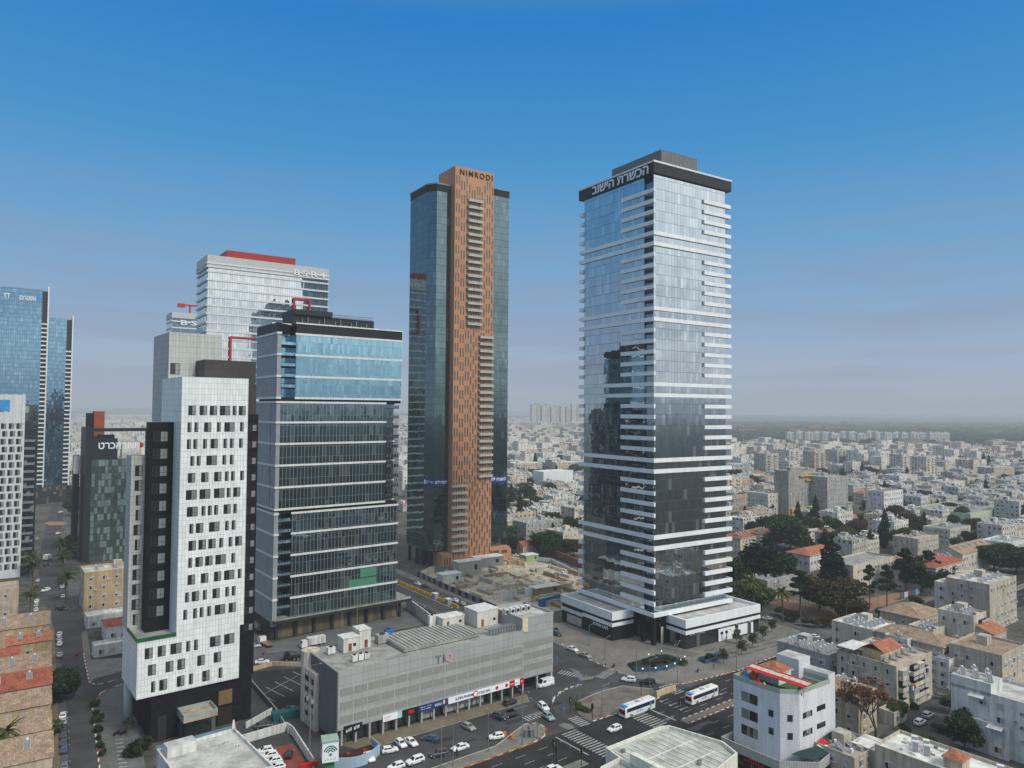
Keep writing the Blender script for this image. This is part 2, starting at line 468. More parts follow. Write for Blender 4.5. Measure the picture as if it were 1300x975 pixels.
def paving(name, col, s=0.6):
    t = NT(name); p = t.pos()
    br = t.n('TexBrick'); t.t.links.new(p, br.inputs['Vector']); br.inputs['Scale'].default_value = s
    br.inputs['Color1'].default_value = c4(col); br.inputs['Color2'].default_value = c4(dk(col, 0.85)); br.inputs['Mortar'].default_value = c4(dk(col, 0.6)); br.inputs['Mortar Size'].default_value = 0.012
    a = t.math('MULTIPLY', t.mapr(t.noise(p, 0.12, 5, 0.65), 0.3, 0.7, 0.75, 1.2), t.mapr(t.noise(p, 1.5, 3), 0.35, 0.7, 0.88, 1.08))
    hs = t.n('HueSaturation'); t.set(hs.inputs['Color'], br.outputs[0]); t.set(hs.inputs['Value'], a)
    return t.done(t.princ(hs.outputs[0], 0.9, 0, 0.2))
PAVE = paving('paving', (0.21, 0.20, 0.18)); PAVEB = paving('brown_paving', (0.21, 0.175, 0.125)); PAVED = paving('grey_paving', (0.15, 0.155, 0.15))
DIRT = roofmat('dirt', (0.17, 0.15, 0.125)); SAND = roofmat('site_sand', (0.46, 0.42, 0.33), 0.6)
KERBRW = stripes('kerb_red_white', (0.30, 0.03, 0.02), (0.62, 0.60, 0.57), 2.0)
KERBBW = stripes('kerb_black_white', (0.05, 0.05, 0.05), (0.62, 0.61, 0.58), 2.0)
KERBRY = stripes('kerb_red_yellow', (0.32, 0.03, 0.02), (0.55, 0.36, 0.04), 3.0)
KERBG = M('kerb_grey', (0.35, 0.34, 0.31), 0.9, 0.2, 0.5)
LINEW = M('road_paint', (0.32, 0.32, 0.31), 0.8, 0.45, 0.9)

g = MB(); g.face([(-26000, -6000, 0), (26000, -6000, 0), (26000, 30000, 0), (-26000, 30000, 0)])
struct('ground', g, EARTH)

def sheet(name, poly, z, m, kind='structure'):
    mb = MB(); mb.face([(x, y, z) for x, y in ccw(poly)]); return struct(name, mb, m, kind)
def slab(name, poly, h, m, side=None):
    mb = MB(); mb.prism(ccw(poly), 0.0, h, 1, 0); return struct(name, mb, [m, side or KERBG])
def ribbon(pts, w, z0, z1, mb, m=0):
    """kerb stones along a line of points"""
    for a, b in zip(pts, pts[1:]):
        a, b = Vector(a), Vector(b); d = (b - a)
        if d.length < 0.01: continue
        d.normalize(); n = Vector((-d.y, d.x)) * w / 2
        q = [a - n, b - n, b + n, a + n]
        mb.prism([(v.x, v.y) for v in q], z0, z1, m)
def kerb(pts, m, w=0.35, h=0.17):
    mb = MB(); ribbon(pts, w, 0.0, h, mb); return struct('kerb', mb, m)
def lane(pts, w, z, mb, dash=0, gap=0):
    for a, b in zip(pts, pts[1:]):
        a, b = Vector(a), Vector(b); L = (b - a).length; d = (b - a) / L; n = Vector((-d.y, d.x)) * w / 2
        s = 0
        while s < L:
            e = min(L, s + (dash or L)); p, q = a + d * s, a + d * e
            mb.face([(p.x - n.x, p.y - n.y, z), (q.x - n.x, q.y - n.y, z), (q.x + n.x, q.y + n.y, z), (p.x + n.x, p.y + n.y, z)])
            s = e + (gap or 0.01)
def zebra(f, x, y, n, L, along=0.0, step=1.1, w=0.48, z=0.085):
    """crossing: bars of length L side by side, centred at (x, y) of frame f"""
    mb = MB(); c, s_ = math.cos(along), math.sin(along)
    for i in range(n):
        o = (i - (n - 1) / 2) * step
        q = [(-L / 2, o - w / 2), (L / 2, o - w / 2), (L / 2, o + w / 2), (-L / 2, o + w / 2)]
        mb.face([(*f.w(x + a * c - b * s_, y + a * s_ + b * c), z) for a, b in q])
    return struct('road_marking', mb, LINEW)

# main road
sheet('main_road', RL((-130, -27), (430, -27), (430, 0), (-130, 0)), 0.05, ASPHD)
mb = MB()
for yy in (-3.5, -7.0, -10.5, -19.5, -23): lane(RL((-100, yy), (27, yy)), 0.16, 0.085, mb, 3, 4); lane(RL((58, yy), (330, yy)), 0.16, 0.085, mb, 3, 4)
lane(RL((59, -12.6), (59, -0.8)), 0.5, 0.085, mb)
lane(RL((27, -12.6), (27, -0.8)), 0.4, 0.085, mb)
for x in (66, 84, 102):
    for yy in (-1.9, -5.2, -8.8):
        q = RL((x, yy), (x + 2.6, yy)); lane(q, 0.22, 0.085, mb); q = RL((x - .9, yy), (x + .1, yy)); lane(q, 0.8, 0.085, mb)
struct('road_marking', mb, LINEW)
zebra(FR, 31.5, -8, 14, 5.0); zebra(FR, 53.5, -8, 8, 5.5)
# repairs in the asphalt
mb = MB(); random.seed(17)
for _ in range(26):
    x, y, L, W = uni(-20, 60), random.choice((uni(-26, -17), uni(-12, -1), uni(9, 19))), uni(1.5, 9), uni(.8, 2.2)
    mb.face([(*p, .078) for p in RL((x, y), (x + L, y), (x + L, y + W), (x, y + W))], random.choice((0, 0, 1)))
struct('asphalt_patches', mb, [asphalt('asphalt_new', 0.036), ASPHL])
# median strip
slab('median_strip', RL((60, -15.8), (330, -15.8), (330, -13.2), (60, -13.2)), 0.16, PAVEB)
kerb(RL((60, -13.1), (330, -13.1)), KERBBW); kerb(RL((60, -15.9), (330, -15.9)), KERBBW)
slab('median_strip', RL((-90, -15.8), (24, -15.8), (24, -13.2), (-90, -13.2)), 0.16, PAVE)

# service road in front of the shopping block
sheet('service_road', RL((-45, 4), (14, 4), (26, 9), (60, 6), (60, 26), (30, 26), (-16, 29), (-45, 29)), 0.035, ASPH)
slab('pavement', RL((-60, 0.1), (20, 0.1), (25, 1.2), (28.5, 4.5), (28.5, 8.2), (25.5, 9.6), (20, 7.6), (12, 4.3), (-60, 4.2)), 0.14, PAVE)
kerb(RL((-60, 0.1), (20, 0.1)), KERBRY); kerb(RL((20, 0.1), (25, 1.2), (28.5, 4.5), (28.5, 8.2), (25.5, 9.6)), KERBRW)
kerb(RL((-60, 4.2), (12, 4.3), (20, 7.6), (25.5, 9.6)), KERBG)
slab('pavement', RL((-15, 21.5), (36, 20.6), (38.5, 25.2), (-18, 28.2)), 0.14, PAVEB)
zebra(FR, 30.5, 12, 7, 3.2, R(90), 0.95); 
# cross road between the shopping block and the striped tower
sheet('cross_road', [FQ.w(-230, -9.6), FQ.w(90, -9.6), FR.w(38, 26), FR.w(36, 0), FR.w(78, 0), FR.w(62, 22), FQ.w(92, 8.8), FQ.w(-230, 8.8)], 0.042, ASPH)
mb = MB()
for yy in (-8.6, 8.2): lane([FQ.w(-200, yy), FQ.w(85, yy)], 0.16, 0.085, mb)
lane([FQ.w(-200, 4.4), FQ.w(85, 4.4)], 0.15, 0.085, mb, 3, 4)
struct('road_marking', mb, LINEW)
mb = MB(); lane([FQ.w(-120, -1.3), FQ.w(52, -1.3)], 0.9, 0.09, mb, 1.0, 1.0); struct('road_marking', mb, LINEW)
slab('pavement', [FQ.w(-200, 8.9), FQ.w(60, 8.9), FQ.w(60, 13.6), FQ.w(-200, 13.6)], 0.14, PAVE)
slab('pavement', [FQ.w(-200, -13.5), FQ.w(60, -13.5), FQ.w(60, -9.7), FQ.w(-200, -9.7)], 0.14, PAVE)
sheet('junction', PX((676, 915), (700, 800), (760, 835), (800, 858), (860, 868), (900, 880), (760, 960), (650, 940)), 0.02, ASPH)
# traffic island of bare earth, slip lane on its left
isl = PX((728, 897), (734.5, 890.6), (748, 884.5), (768, 877), (790.5, 871.2), (829, 875.5), (838, 885), (830, 890.5), (751.7, 916.5), (738, 910.5))
slab('traffic_island', isl, 0.16, DIRT)
kerb(isl[-2:-5:-1], KERBRW); kerb(isl[:6], KERBG)
sp1 = PX((709, 921), (716, 918.5), (727, 921), (729, 924.5), (720, 926.5)); slab('splitter_island', sp1, 0.15, PAVE)
sp2 = PX((722, 848), (736, 853), (739, 860), (755, 858.5), (752, 862), (737, 864), (731, 856)); slab('splitter_island', sp2, 0.15, PAVE)
slipk = PX((703, 913), (700.5, 904), (700, 895), (704, 886), (712, 879), (722, 874), (738, 869.5))
kerb(slipk, KERBBW, 0.5, 0.3)
z1 = FR.loc(G(724, 856)); zebra(FR, z1[0], z1[1], 8, 3.4, R(20), 1.0)
z2 = FR.loc(G(771, 855)); zebra(FR, z2[0], z2[1], 10, 3.4, R(-75), 1.0)
z3 = FR.loc(G(735, 916)); zebra(FR, z3[0], z3[1], 6, 3.4, R(-5), 1.0)
z4 = FR.loc(G(852, 875.5)); zebra(FR, z4[0], z4[1], 7, 4.0, R(0), 1.0)
# plaza of the striped tower
plaza = PX((748, 838), (776, 850), (796, 858), (826, 866), (848, 869.5), (870, 868), (905, 859.5), (941, 850.5), (1000, 827), (1030, 812), (1012, 800), (985, 792), (966, 800)) + [FA.w(30, 10), FA.w(-6, 40), FA.w(-19, 42), FQ.w(60, 9.2)]
slab('plaza', plaza, 0.14, PAVE)
kerb(PX((708, 815), (748, 838), (776, 850), (790, 855.5)), KERBRW); kerb(PX((848, 869.5), (870, 868), (905, 859.5), (941, 850.5), (1000, 827)), KERBRW)
mb = MB()
for i, yy in enumerate((-12.2, -15.5, -18.5, -21.5)): lane([FA.w(12, yy), FA.w(46, yy)], 0.9, 0.155, mb, 5, 2.5)
for i in range(3): lane([FA.w(-1 + i * 1.6, -2), FA.w(4.5 + i * 1.6, -14)], 0.8, 0.155, mb)
struct('paving_bands', mb, M('dark_paving', (0.10, 0.10, 0.10), 0.9))
# side street past the tower, and the planted corner
sheet('side_street', PX((955, 770), (985, 768), (1068, 797), (1046, 814)), 0.045, ASPHL)
sheet('side_pavement', PX((975, 765), (1060, 792), (1120, 770), (1190, 748), (1180, 744), (1100, 760), (1060, 776), (1000, 760)), 0.03, M('red_soil', (0.27, 0.15, 0.10), 0.95))
sheet('road_verge', RL((150, 0.6), (330, 0.6), (330, 4.2), (150, 4.2)), 0.035, PAVEB)
# left street
lstreet = PX((84, 975), (85, 935), (84, 900), (80, 860), (76, 830), (70, 800), (60, 775), (52, 745), (50, 720), (57, 690), (62, 668), (66, 652), (78, 652), (76, 670), (77, 690), (78, 720), (83, 750), (95, 785), (103, 805), (106, 830), (109, 855), (114, 875), (118, 900), (121, 935), (126, 975))
sheet('left_street', PX((88, 1010), (84, 900), (70, 800), (50, 745), (48, 715), (60, 660), (66, 640), (80, 640), (77, 690), (84, 750), (100, 792), (106, 830), (114, 875), (121, 935), (130, 1010)), 0.05, ASPH)
sheet('parking_strip', PX((78, 1010), (68, 800), (64, 790), (70, 800), (84, 900), (88, 1010)), 0.045, ASPHL)
sheet('street_branch', PX((112, 864), (165, 850), (170, 862), (140, 872), (118, 892)), 0.055, ASPH)
sheet('street_branch', PX((84, 775), (100, 772), (108, 785), (103, 805), (92, 795)), 0.056, ASPH)
sheet('corner_lot', PX((84, 740), (104, 738), (106, 790), (100, 792)), 0.03, ASPHL)
slab('pavement', PX((113, 868), (106, 828), (103, 805), (110, 800), (116, 838), (158, 835), (162, 850), (120, 862)), 0.13, PAVE)
slab('pavement', PX((117, 897), (128, 880), (146, 872), (166, 868), (185, 975), (195, 1010), (130, 1010), (122, 940)), 0.13, PAVED)
kerb(PX((130, 1005), (122, 940), (117, 897), (128, 880), (146, 872), (162, 867)), KERBRW); kerb(PX((106, 830), (113, 866), (122, 870), (150, 863)), KERBRW)
slab('pavement', PX((66, 1010), (58, 800), (50, 780), (62, 785), (69, 800), (78, 1010)), 0.13, PAVEB)
mb = MB()
for i in range(8): 
    y = 940 + i * 5.0; lane(PX((146 + i * .7, y), (156 + i * .9, y - 1.2)), 0.5, 0.16, mb)
struct('paving_bands', mb, LINEW)
sheet('car_park', PX((114, 842), (112, 832), (156, 820), (160, 842), (118, 850)), 0.06, ASPHD)
mb = MB()
for i in range(5): lane(PX((116, 834 + i * 3.6), (140, 829 + i * 3.6)), 0.25, 0.09, mb)
struct('road_marking', mb, LINEW)
slab('roundabout', PX((56, 664), (62, 662.5), (80, 662.5), (86, 664), (80, 666.5), (62, 667)), 0.2, M('brick_island', (0.30, 0.16, 0.09), 0.9))
sheet('car_park', PX((78, 640), (104, 638), (106, 690), (82, 680)), 0.03, ASPHL)
# yards between the white tower and the shopping block
sheet('yard', PX((318, 885), (318, 830), (340, 800), (420, 790), (420, 830), (384, 870), (392, 925), (470, 1010), (300, 1010), (300, 925)), 0.03, ASPH)
sheet('car_park', PX((322, 870), (320, 853), (384, 848), (386, 890), (362, 905), (345, 895)), 0.05, ASPHD)
mb = MB()
for i in range(5): lane(PX((326 + i * 11.5, 879 - i * 6.5), (349 + i * 11.5, 891 - i * 6.8)), 0.22, 0.08, mb)
lane(PX((332, 883), (378, 858)), 0.2, 0.08, mb)
struct('road_marking', mb, LINEW)
sheet('forecourt', PX((316, 845), (318, 815), (345, 815), (400, 820), (540, 795), (545, 800), (405, 838), (330, 848)), 0.042, ASPHL)
slab('pavement', PX((331, 823), (352, 814), (518, 777), (545, 790), (400, 822), (340, 829)), 0.13, PAVED)
sheet('red_yard', PX((341, 950), (372, 944), (392, 975), (400, 1010), (330, 1010)), 0.05, M('red_asphalt', (0.22, 0.06, 0.045), 0.9))
# construction site
site = PX((528, 729), (552, 716), (650, 706), (700, 717), (746, 737), (746, 768), (706, 776), (640, 779))
sheet('building_site_ground', site, 0.05, SAND)
sheet('back_road', PX((640, 704), (655, 699), (690, 706), (760, 727), (760, 735), (700, 716), (655, 707)), 0.06, ASPHL)
# alley between the old flats at the right
sheet('alley', PX((1085, 1000), (1100, 950), (1150, 905), (1195, 870), (1225, 880), (1210, 905), (1160, 955), (1130, 1000)), 0.05, asphalt('asphalt_brown', 0.07))

# far hills
mb = MB(); hm = M('hillside', (0.07, 0.08, 0.055), 0.95, 0.4, 0.002)
N = 90
for (y0, amp, sd) in ((7800, 75, 1.0), (10500, 110, 2.3), (14000, 150, 4.1)):
    pr = None
    for i in range(N + 1):
        x = (-0.95 + 1.9 * i / N) * y0
        h = amp * (0.45 + 0.3 * math.sin(i * 0.21 + sd) + 0.22 * math.sin(i * 0.53 + sd * 2) + 0.1 * math.sin(i * 1.3 + sd)) * (1.0 if x < 0 else 0.55)
        cur = ((x, y0, -1), (x, y0 + 500, h), (x, y0 + 2200, h * 0.6))
        if pr:
            mb.face([pr[0], cur[0], cur[1], pr[1]]); mb.face([pr[1], cur[1], cur[2], pr[2]])
        pr = cur
struct('hills', mb, hm, smooth=True)
# ================================================================ THE TOWERS
def frame_thing(name, label, cat, F, group=None): return thing(name, label, cat, (F.x, F.y, 0), F.a, group)

# ---------------------------------------------------------------- A: white-banded tower
gA = glass('tower_glass_blue', (0.86, 0.95, 1.0), (0.007, 0.012, 0.018), 0.56, 1.55, 3.85, 0.06, 0.12, (0.09, 0.11, 0.125), 0.007, 0.016, 0.10, (0.13, 0.15, 0.15))
LOUV = stripes('louvre_dark', (0.022, 0.023, 0.026), (0.012, 0.013, 0.014), 0.9, 0.5)
LOUVG = stripes('louvre_grey', (0.19, 0.20, 0.21), (0.12, 0.125, 0.13), 0.7, 0.5)
bandw = panels('white_band', (0.84, 0.87, 0.87), 3.1, 20, 0.03, None, 0.4, 0.03, 0, 0.4, 0.08)
tA = frame_thing('office_tower', 'tall dark glass tower wrapped in white balcony bands with white Hebrew letters on top', 'skyscraper', FA)
Z0, FH = 10.45, 3.8525
mb = MB(); mb.prism([(3.5, 0.7), (38.1, 0.7), (38.1, 40.1), (0.7, 40.1), (0.7, 5.6), (3.5, 5.6)], Z0 + .2, 167.1, 0, 1)
mb.box(0.7, 3.5, 0.7, 1.0, Z0 + .2, 167.1, 0)
mb.build('glass_facade', [gA, ROOFG], tA)
FULL = {0, 6, 7, 13, 14, 20, 21, 27, 28, 34, 35}
for k in range(40):
    z = Z0 + FH * k; b = MB(); h = 1.4
    if k in FULL:
        b.box(0, 40.7, 0, 0.75, z - .35, z + h - .35); b.box(0, 0.75, 0.75, 42.6, z - .35, z + h - .35); b.box(0.75, 3.4, 0.75, 5.5, z - .3, z)
    else:
        b.box(25.9, 40.7, 0, 0.75, z - .35, z + h - .35); b.box(0, 0.75, 0.0, 17.6, z - .35, z + h - .35); b.box(0.75, 3.4, 1.05, 5.5, z - .3, z)
        b.box(0, 0.72, 40.2, 42.6, z - .35, z + h - .35)
    b.box(38.15, 40.7, 0.75, 41.5, z - .35, z + .05); b.box(40.2, 40.7, 0.76, 41.5, z + .05, z + h - .35)
    b.box(0.76, 38, 40.15, 42.6, z - .34, z + .05); b.box(0.76, 38, 42.1, 42.6, z + .05, z + h - .36)
    b.build('balcony_band', bandw, tA)
b = MB(); b.box(-0.15, 40.85, -0.15, 42.75, 167.1, 170.9, 0, 1); b.build('crown', [LOUV, ROOFG], tA)
b = MB(); b.ring([(-0.3, -0.3), (41, -0.3), (41, 42.9), (-0.3, 42.9)], 0.8, 170.92, 171.6); b.build('coping', WHITE, tA)
b = MB(); b.box(11.6, 30.8, 8, 36, 171.03, 180.3, 0, 1); b.build('plant_room', [LOUVG, ROOFG], tA)
s = text('הכשרת הישוב', 4.9, SIGNW, tA, (-0.42, 17.9, 168.9), LEFTF, 'lettering', 0.15, 31.5, bold=0.09)
for i in range(5):
    b = MB(); b.tube((1 + i * 3, 37 - i, 171), (1 + i * 3, 37 - i, 173.5 + (i % 2)), .08, .05, 5); b.build('antenna', GREYM, tA)
# lobby, columns, podium
lobg = glass('lobby_glass', (0.8, 0.85, 0.9), (0.012, 0.014, 0.016), 0.16, 1.6, 5.2, 0.1, 0.2, (0.03, 0.03, 0.03), 0.01, 0.01, 0.2, (0.10, 0.09, 0.07))
b = MB(); b.box(4, 37, 4.5, 38, 0.1, Z0 + .18); b.build('lobby', lobg, tA)
for x, y in ((1.6, 1.8), (6.4, 1.8), (1.8, 7.2)):
    b = MB(); b.box(x - .7, x + .7, y - .7, y + .7, .1, Z0 - .36); b.build('column', BLACK, tA)
b = MB(); b.box(4.6, 6.2, 1.2, 1.35, 0.2, 6); b.build('door', M('door_pale', (0.5, 0.47, 0.38), 0.5), tA)
pr = MB(); X0, X1, Y0, Y1 = 7.0, 46.4, -8.2, 30
pr.box(X0 + .5, X1 - .5, Y0 + .5, Y1 - .5, .1, 5.2, 0); pr.box(X0 + .4, X1 - .4, Y0 + .4, Y1 - .4, 6.4, 7.6, 1)
pr.box(X0 + .3, X1 - .3, Y0 + .3, Y1 - .3, 7.6, 9.2, 1, 2)
pw = pr.build('podium_wing', [lobg, BLACK, ROOFL], tA)
b = MB(); b.box(X0, X1, Y0, Y1, 5.2, 6.4); b.ring([(X0, Y0), (X1, Y0), (X1, Y1), (X0, Y1)], 0.6, 7.4, 10.3); b.build('parapet', bandw, pw)
b = MB(); b.box(23.5, 32.2, Y0 - .04, Y0 + .2, 0.3, 4.5); b.box(34, 39, Y0 - .04, Y0 + .2, 0.8, 4.5); b.box(41, 42.2, Y0 - .04, Y0 + .2, 0.5, 4.4); b.build('shop_hoarding', SIGNW, pw)
for x in (25, 27.5):
    b = MB(); b.box(x, x + .35, Y0 - .06, Y0 - .045, .5, 2.6); b.box(x - .5, x + .85, Y0 - .062, Y0 - .042, 2.6, 3.6); b.build('mural', BLACK, pw)
b = MB(); b.tube((33.2, Y0 - .05, 2.4), (33.2, Y0 + .1, 2.4), 1.2, 1.2, 14); b.build('arch_panel', M('terracotta', (0.35, 0.14, 0.06)), pw)
for x0_, x1_, n_ in ((9.5, 12, 6), (14.5, 17, 6), (25, 30, 11), (33.5, 39, 11), (40.5, 44, 8)): marks(pw, SIGNW, x0_, x1_, Y0 + .44, 4.55, 5.0, n_, 'lettering', n_)
pl = MB(); LX0, LX1, LY0, LY1 = -8.5, 1.8, 12.2, 42.7
pl.box(LX0 + .4, LX1, LY0 + .4, LY1 - .4, .1, 7.5, 0); pl.box(LX0 + .3, LX1, LY0 + .3, LY1 - .3, 7.5, 9.2, 0, 1)
plo = pl.build('podium_wing', [M('podium_black', (0.016, 0.018, 0.021), 0.35, 0.1), ROOFL], tA)
b = MB(); b.ring([(LX0, LY0), (LX1, LY0), (LX1, LY1), (LX0, LY1)], 0.6, 7.4, 10.3); b.build('parapet', bandw, plo)
b = MB(); b.box(LX0 - .02, LX1, LY0 - .02, LY0 + 1, 5.2, 6.4); b.box(LX0 - .02, LX0 + .5, LY0 + 1, 29, 5.2, 6.4); b.build('band', bandw, plo)
b = MB(); b.box(LX0 + .36, LX0 + .42, 30, 39, .6, 3.8); b.build('shop_window', M('shop_lit', (0.45, 0.42, 0.38), 0.4, 0.35, 0.8), plo)
b = MB(); b.box(LX0 + .1, LX0 + .4, 29.2, 42.7, 4.6, 5.9); b.build('band', WHITE, plo)
text('TOWN CAFE', 1.5, SIGNW, plo, (LX0 + .3, 19, 4.0), LEFTF, 'shop_sign', 0.05, 8.5, bold=.03)

# ---------------------------------------------------------------- B: terracotta slab between dark glass wings
gB = glass('tower_glass_green', (0.48, 0.66, 0.70), (0.004, 0.011, 0.013), 0.30, 1.7, 3.7, 0.07, 0.16, (0.03, 0.045, 0.045), 0.006, 0.012, 0.06, (0.05, 0.06, 0.06))
def terracotta():
    t = NT('terracotta_panels'); line, rc, rv, fv, cell = grid(t, 1.05, 3.75, 0.05, 0.05)
    p = t.pos(); a = t.math('MULTIPLY', t.mapr(rv, 0, 1, 0.93, 1.07), t.mapr(t.noise(p, 0.06, 3), .3, .7, .9, 1.08))
    hs = t.n('HueSaturation'); hs.inputs['Color'].default_value = (0.48, 0.235, 0.12, 1); t.set(hs.inputs['Value'], a)
    return t.done(t.princ(t.mix(line, hs.outputs[0], (0.30, 0.125, 0.06)), 0.6, 0, 0.3))
TERR = terracotta()
tB = frame_thing('office_tower', 'tallest tower, terracotta central slab with slit windows between dark green glass wings', 'skyscraper', FB)
b = MB()
b.prism([(-2.6, 9.5), (0.8, 4.5), (9.2, 4.5), (9.2, 30), (-2.6, 30)], 8.2, 198.8, 0, 1)
b.prism([(33.5, 4.5), (46.5, 4.5), (46.5, 30), (33.5, 30)], 6.4, 202.4, 0, 1)
b.box(9.2, 33.5, 18, 32, 6, 198, 0, 1)
b.build('glass_wing', [gB, ROOFG], tB)
b = MB(); b.prism([(-2.7, 9.4), (0.7, 4.35), (8.8, 4.35), (8.8, 30.1), (-2.7, 30.1)], 198.8, 202.5, 0, 1); b.box(33.6, 46.65, 4.3, 30.1, 202.4, 206, 0, 1); b.build('crown', [BLACK, ROOFG], tB)
b = MB(); b.ring([(-2.9, 9.3), (0.6, 4.2), (8.8, 4.2), (8.8, 30.3), (-2.9, 30.3)], .6, 202.5, 203.2); b.ring([(33.6, 4.1), (46.9, 4.1), (46.9, 30.3), (33.6, 30.3)], .6, 206, 206.7); b.build('coping', GREYM, tB)
b = MB(); b.box(9.2, 33.4, 0, 19, 0.1, 212.8, 0, 1); sl = b.build('slab_wall', [TERR, TERR], tB)
slit = M('slit_glass', (0.06, 0.075, 0.075), 0.25, 0.2, 0.5, spec=0.6)
# 15 columns of tall slit windows, staggered; one mesh per column of slits
SL = []
XS = [10.2 + i * 1.6 for i in range(15)]
for i, x in enumerate(XS):
    z = 4.2 + (3.75 if i % 2 else 0) + (1.25 if i % 4 > 1 else 0)
    while z < 203:
        inb = (z > 125 and 16.6 < x < 26.6 and z < 196) or (z <= 125 and z > 44 and 23.6 < x < 33.5) or (z <= 42 and z > 7 and x < 18.5)
        hgt = 4.7 if not inb else 2.3
        SL.append((z, x, hgt)); z += 7.5 if not inb else 3.75
SL.sort(); rest = MB(); slm = {h: MB().box(-.32, .32, -.06, .05, 0, h).mesh('slit_window', slit) for h in (4.7, 2.3)}
for i, (z, x, h) in enumerate(SL):
    if i < 100: link('slit_window', slm[h], sl, (x, 0, z))
    else: rest.box(x - .32, x + .32, -.06, .05, z, z + h)
tag(rest.build('slit_window', slit, tB), None, None, None, 'stuff')
conc = M('balcony_grey', (0.50, 0.50, 0.44), 0.8, 0.1); railm = M('balcony_rail', (0.40, 0.42, 0.38), 0.5)
def balc(x0, x1, zs):
    for z in zs:
        b = MB(); b.box(x0, x1, -1.7, -0.05, z - .35, z); b.box(x0, x1, -1.7, -1.6, z, z + 1.05, 1); b.box(x0, x0 + .1, -1.6, -.06, z, z + 1.05, 1); b.box(x1 - .1, x1, -1.6, -.06, z, z + 1.05, 1)
        b.build('balcony', [conc, railm], tB)
balc(17.0, 25.8, [128 + 3.72 * i for i in range(19)]); balc(24.8, 33.4, [46.3 + 3.75 * i for i in range(21)]); balc(8.6, 17.8, [8 + 3.75 * i for i in range(10)])
b = MB(); b.box(3, 45.7, -0.0 + .01, 9, 0.1, 7.2, 0, 0); b.box(3.0, 9.1, -1.5, 0.0, .1, 7.0); b.box(33.5, 45.9, -1.2, 0, .1, 6.2); pb = b.build('podium', TERR, tB)
for x, z0, z1 in ((34.2, 3, 6), (39.6, 4.2, 5.8), (4.0, 1.5, 5), (5.6, 1.5, 5), (7.2, 1.5, 5)):
    b = MB(); b.box(x, x + (3.6 if x > 30 else .6), -1.56 if x < 10 else -1.26, -1.49 if x < 10 else -1.19, z0, z1); b.build('window', slit, pb)
for x, y in ((-2, 10.2), (0.2, 6.5), (-2, 18), (-2, 27)):
    b = MB(); b.box(x - .6, x + .6, y - .6, y + .6, 0.1, 8.2); b.build('column', BLACK, tB)
b = MB(); b.box(3.2, 9, 9.2, 28, .1, 8.1); b.build('lobby', lobg, tB)
text('NIMRODI', 4.3, BLACK, tB, (22.3, -0.16, 209.7), FRONT, 'lettering', 0.12, 20.5, bold=0.06, space=1.3)
bl = M('banner_blue', (0.012, 0.045, 0.22), 0.5, 0.05)
for (x0, x1, tx, wd) in ((0.9, 9.0, 4.9, 7.2), (33.6, 46.4, 40, 11.0)):
    b = MB(); b.box(x0, x1, 4.36, 4.44, 42.0, 45.6); o = b.build('banner', bl, tB); text('להשכרה 6077*', 2.3, SIGNW, o, (tx, 4.32, 43.8), FRONT, 'lettering', 0.03, wd, bold=0.05)
F2 = math.atan2(-5, 3.4)
o = link('banner', (lambda m: m)(MB().box(0, 6.0, -0.10, -0.02, 42.2, 45.8).mesh('banner', bl)), tB, (-2.6, 9.5, 0), F2)
text('להשכרה 6077*', 2.2, SIGNW, o, (3.6, -0.14, 44), FRONT, 'lettering', 0.03, 4.4)
b = MB(); b.box(.25, 1.15, -.14, -.11, 43, 45.2); b.build('logo', SIGNW, o)

# ---------------------------------------------------------------- C: white and black office tower
WPAN = panels('white_panels', (0.80, 0.84, 0.82), 0.78, 1.45, 0.06, (0.34, 0.38, 0.37), 0.4, 0.07, 0, 0.4, 0.14)
GPAN = panels('grey_panels', (0.46, 0.48, 0.45), 0.95, 1.6, 0.07, (0.20, 0.21, 0.20), 0.5, 0.05)
BPAN = panels('black_stone', (0.012, 0.0125, 0.013), 1.3, 0.72, 0.05, (0.006, 0.006, 0.006), 0.6, 0.25, 0, 0.12, 0)
BPAN2 = panels('dark_brown_panels', (0.040, 0.037, 0.033), 1.0, 1.6, 0.05, (0.02, 0.02, 0.018), 0.6, 0.15)
tC = frame_thing('office_tower', 'white panelled office tower with irregular windows above a black stone base', 'skyscraper', FC)
b = MB(); b.box(5.4, 22, -0.3, 21, 25.2, 90); b.build('white_slab', [WPAN], tC)
b = MB(); b.box(-3.3, 21, -0.3, 17.8, 11.5, 25.2, 0, 1); b.build('white_podium', [WPAN, ROOFG], tC)
b = MB(); b.box(-3.5, 5.4, -0.5, -0.3, 25.2, 26.1); b.box(-3.5, -3.3, -.3, 11.4, 25.2, 26.1); b.build('terrace_rail', M('green_rail', (0.02, 0.10, 0.035), 0.4), tC)
b = MB(); b.box(0.3, 24.6, 0.4, 28, 0.1, 11.5, 0); b.box(20.99, 25.0, 0.4, 30, 11.5, 80.5, 0); b.build('black_base', BPAN, tC)
b = MB(); b.box(-0.19, 5.39, 7.0, 11.48, 25.2, 78.4, 0, 1); b.box(-0.19, 5.39, 11.48, 20.9, 25.2, 69.0, 0, 1); bk = b.build('black_wing', [BPAN, ROOFG], tC)
b = MB(); b.box(-3.5, -0.2, 11.5, 17.8, 25.2, 69.6, 0, 1); ws = b.build('white_wing', [GPAN, ROOFG], tC)
b = MB(); b.box(6.9, 21, 21, 40, 11.5, 103.2, 0, 1); gk = b.build('grey_core', [GPAN, ROOFG], tC)
b = MB(); b.box(14.0, 28, 12, 32, 25, 95.4, 0, 1); b.box(22.01, 25.2, 3, 12, 25, 88.6); b.build('dark_wing', [BPAN2, ROOFG], tC)
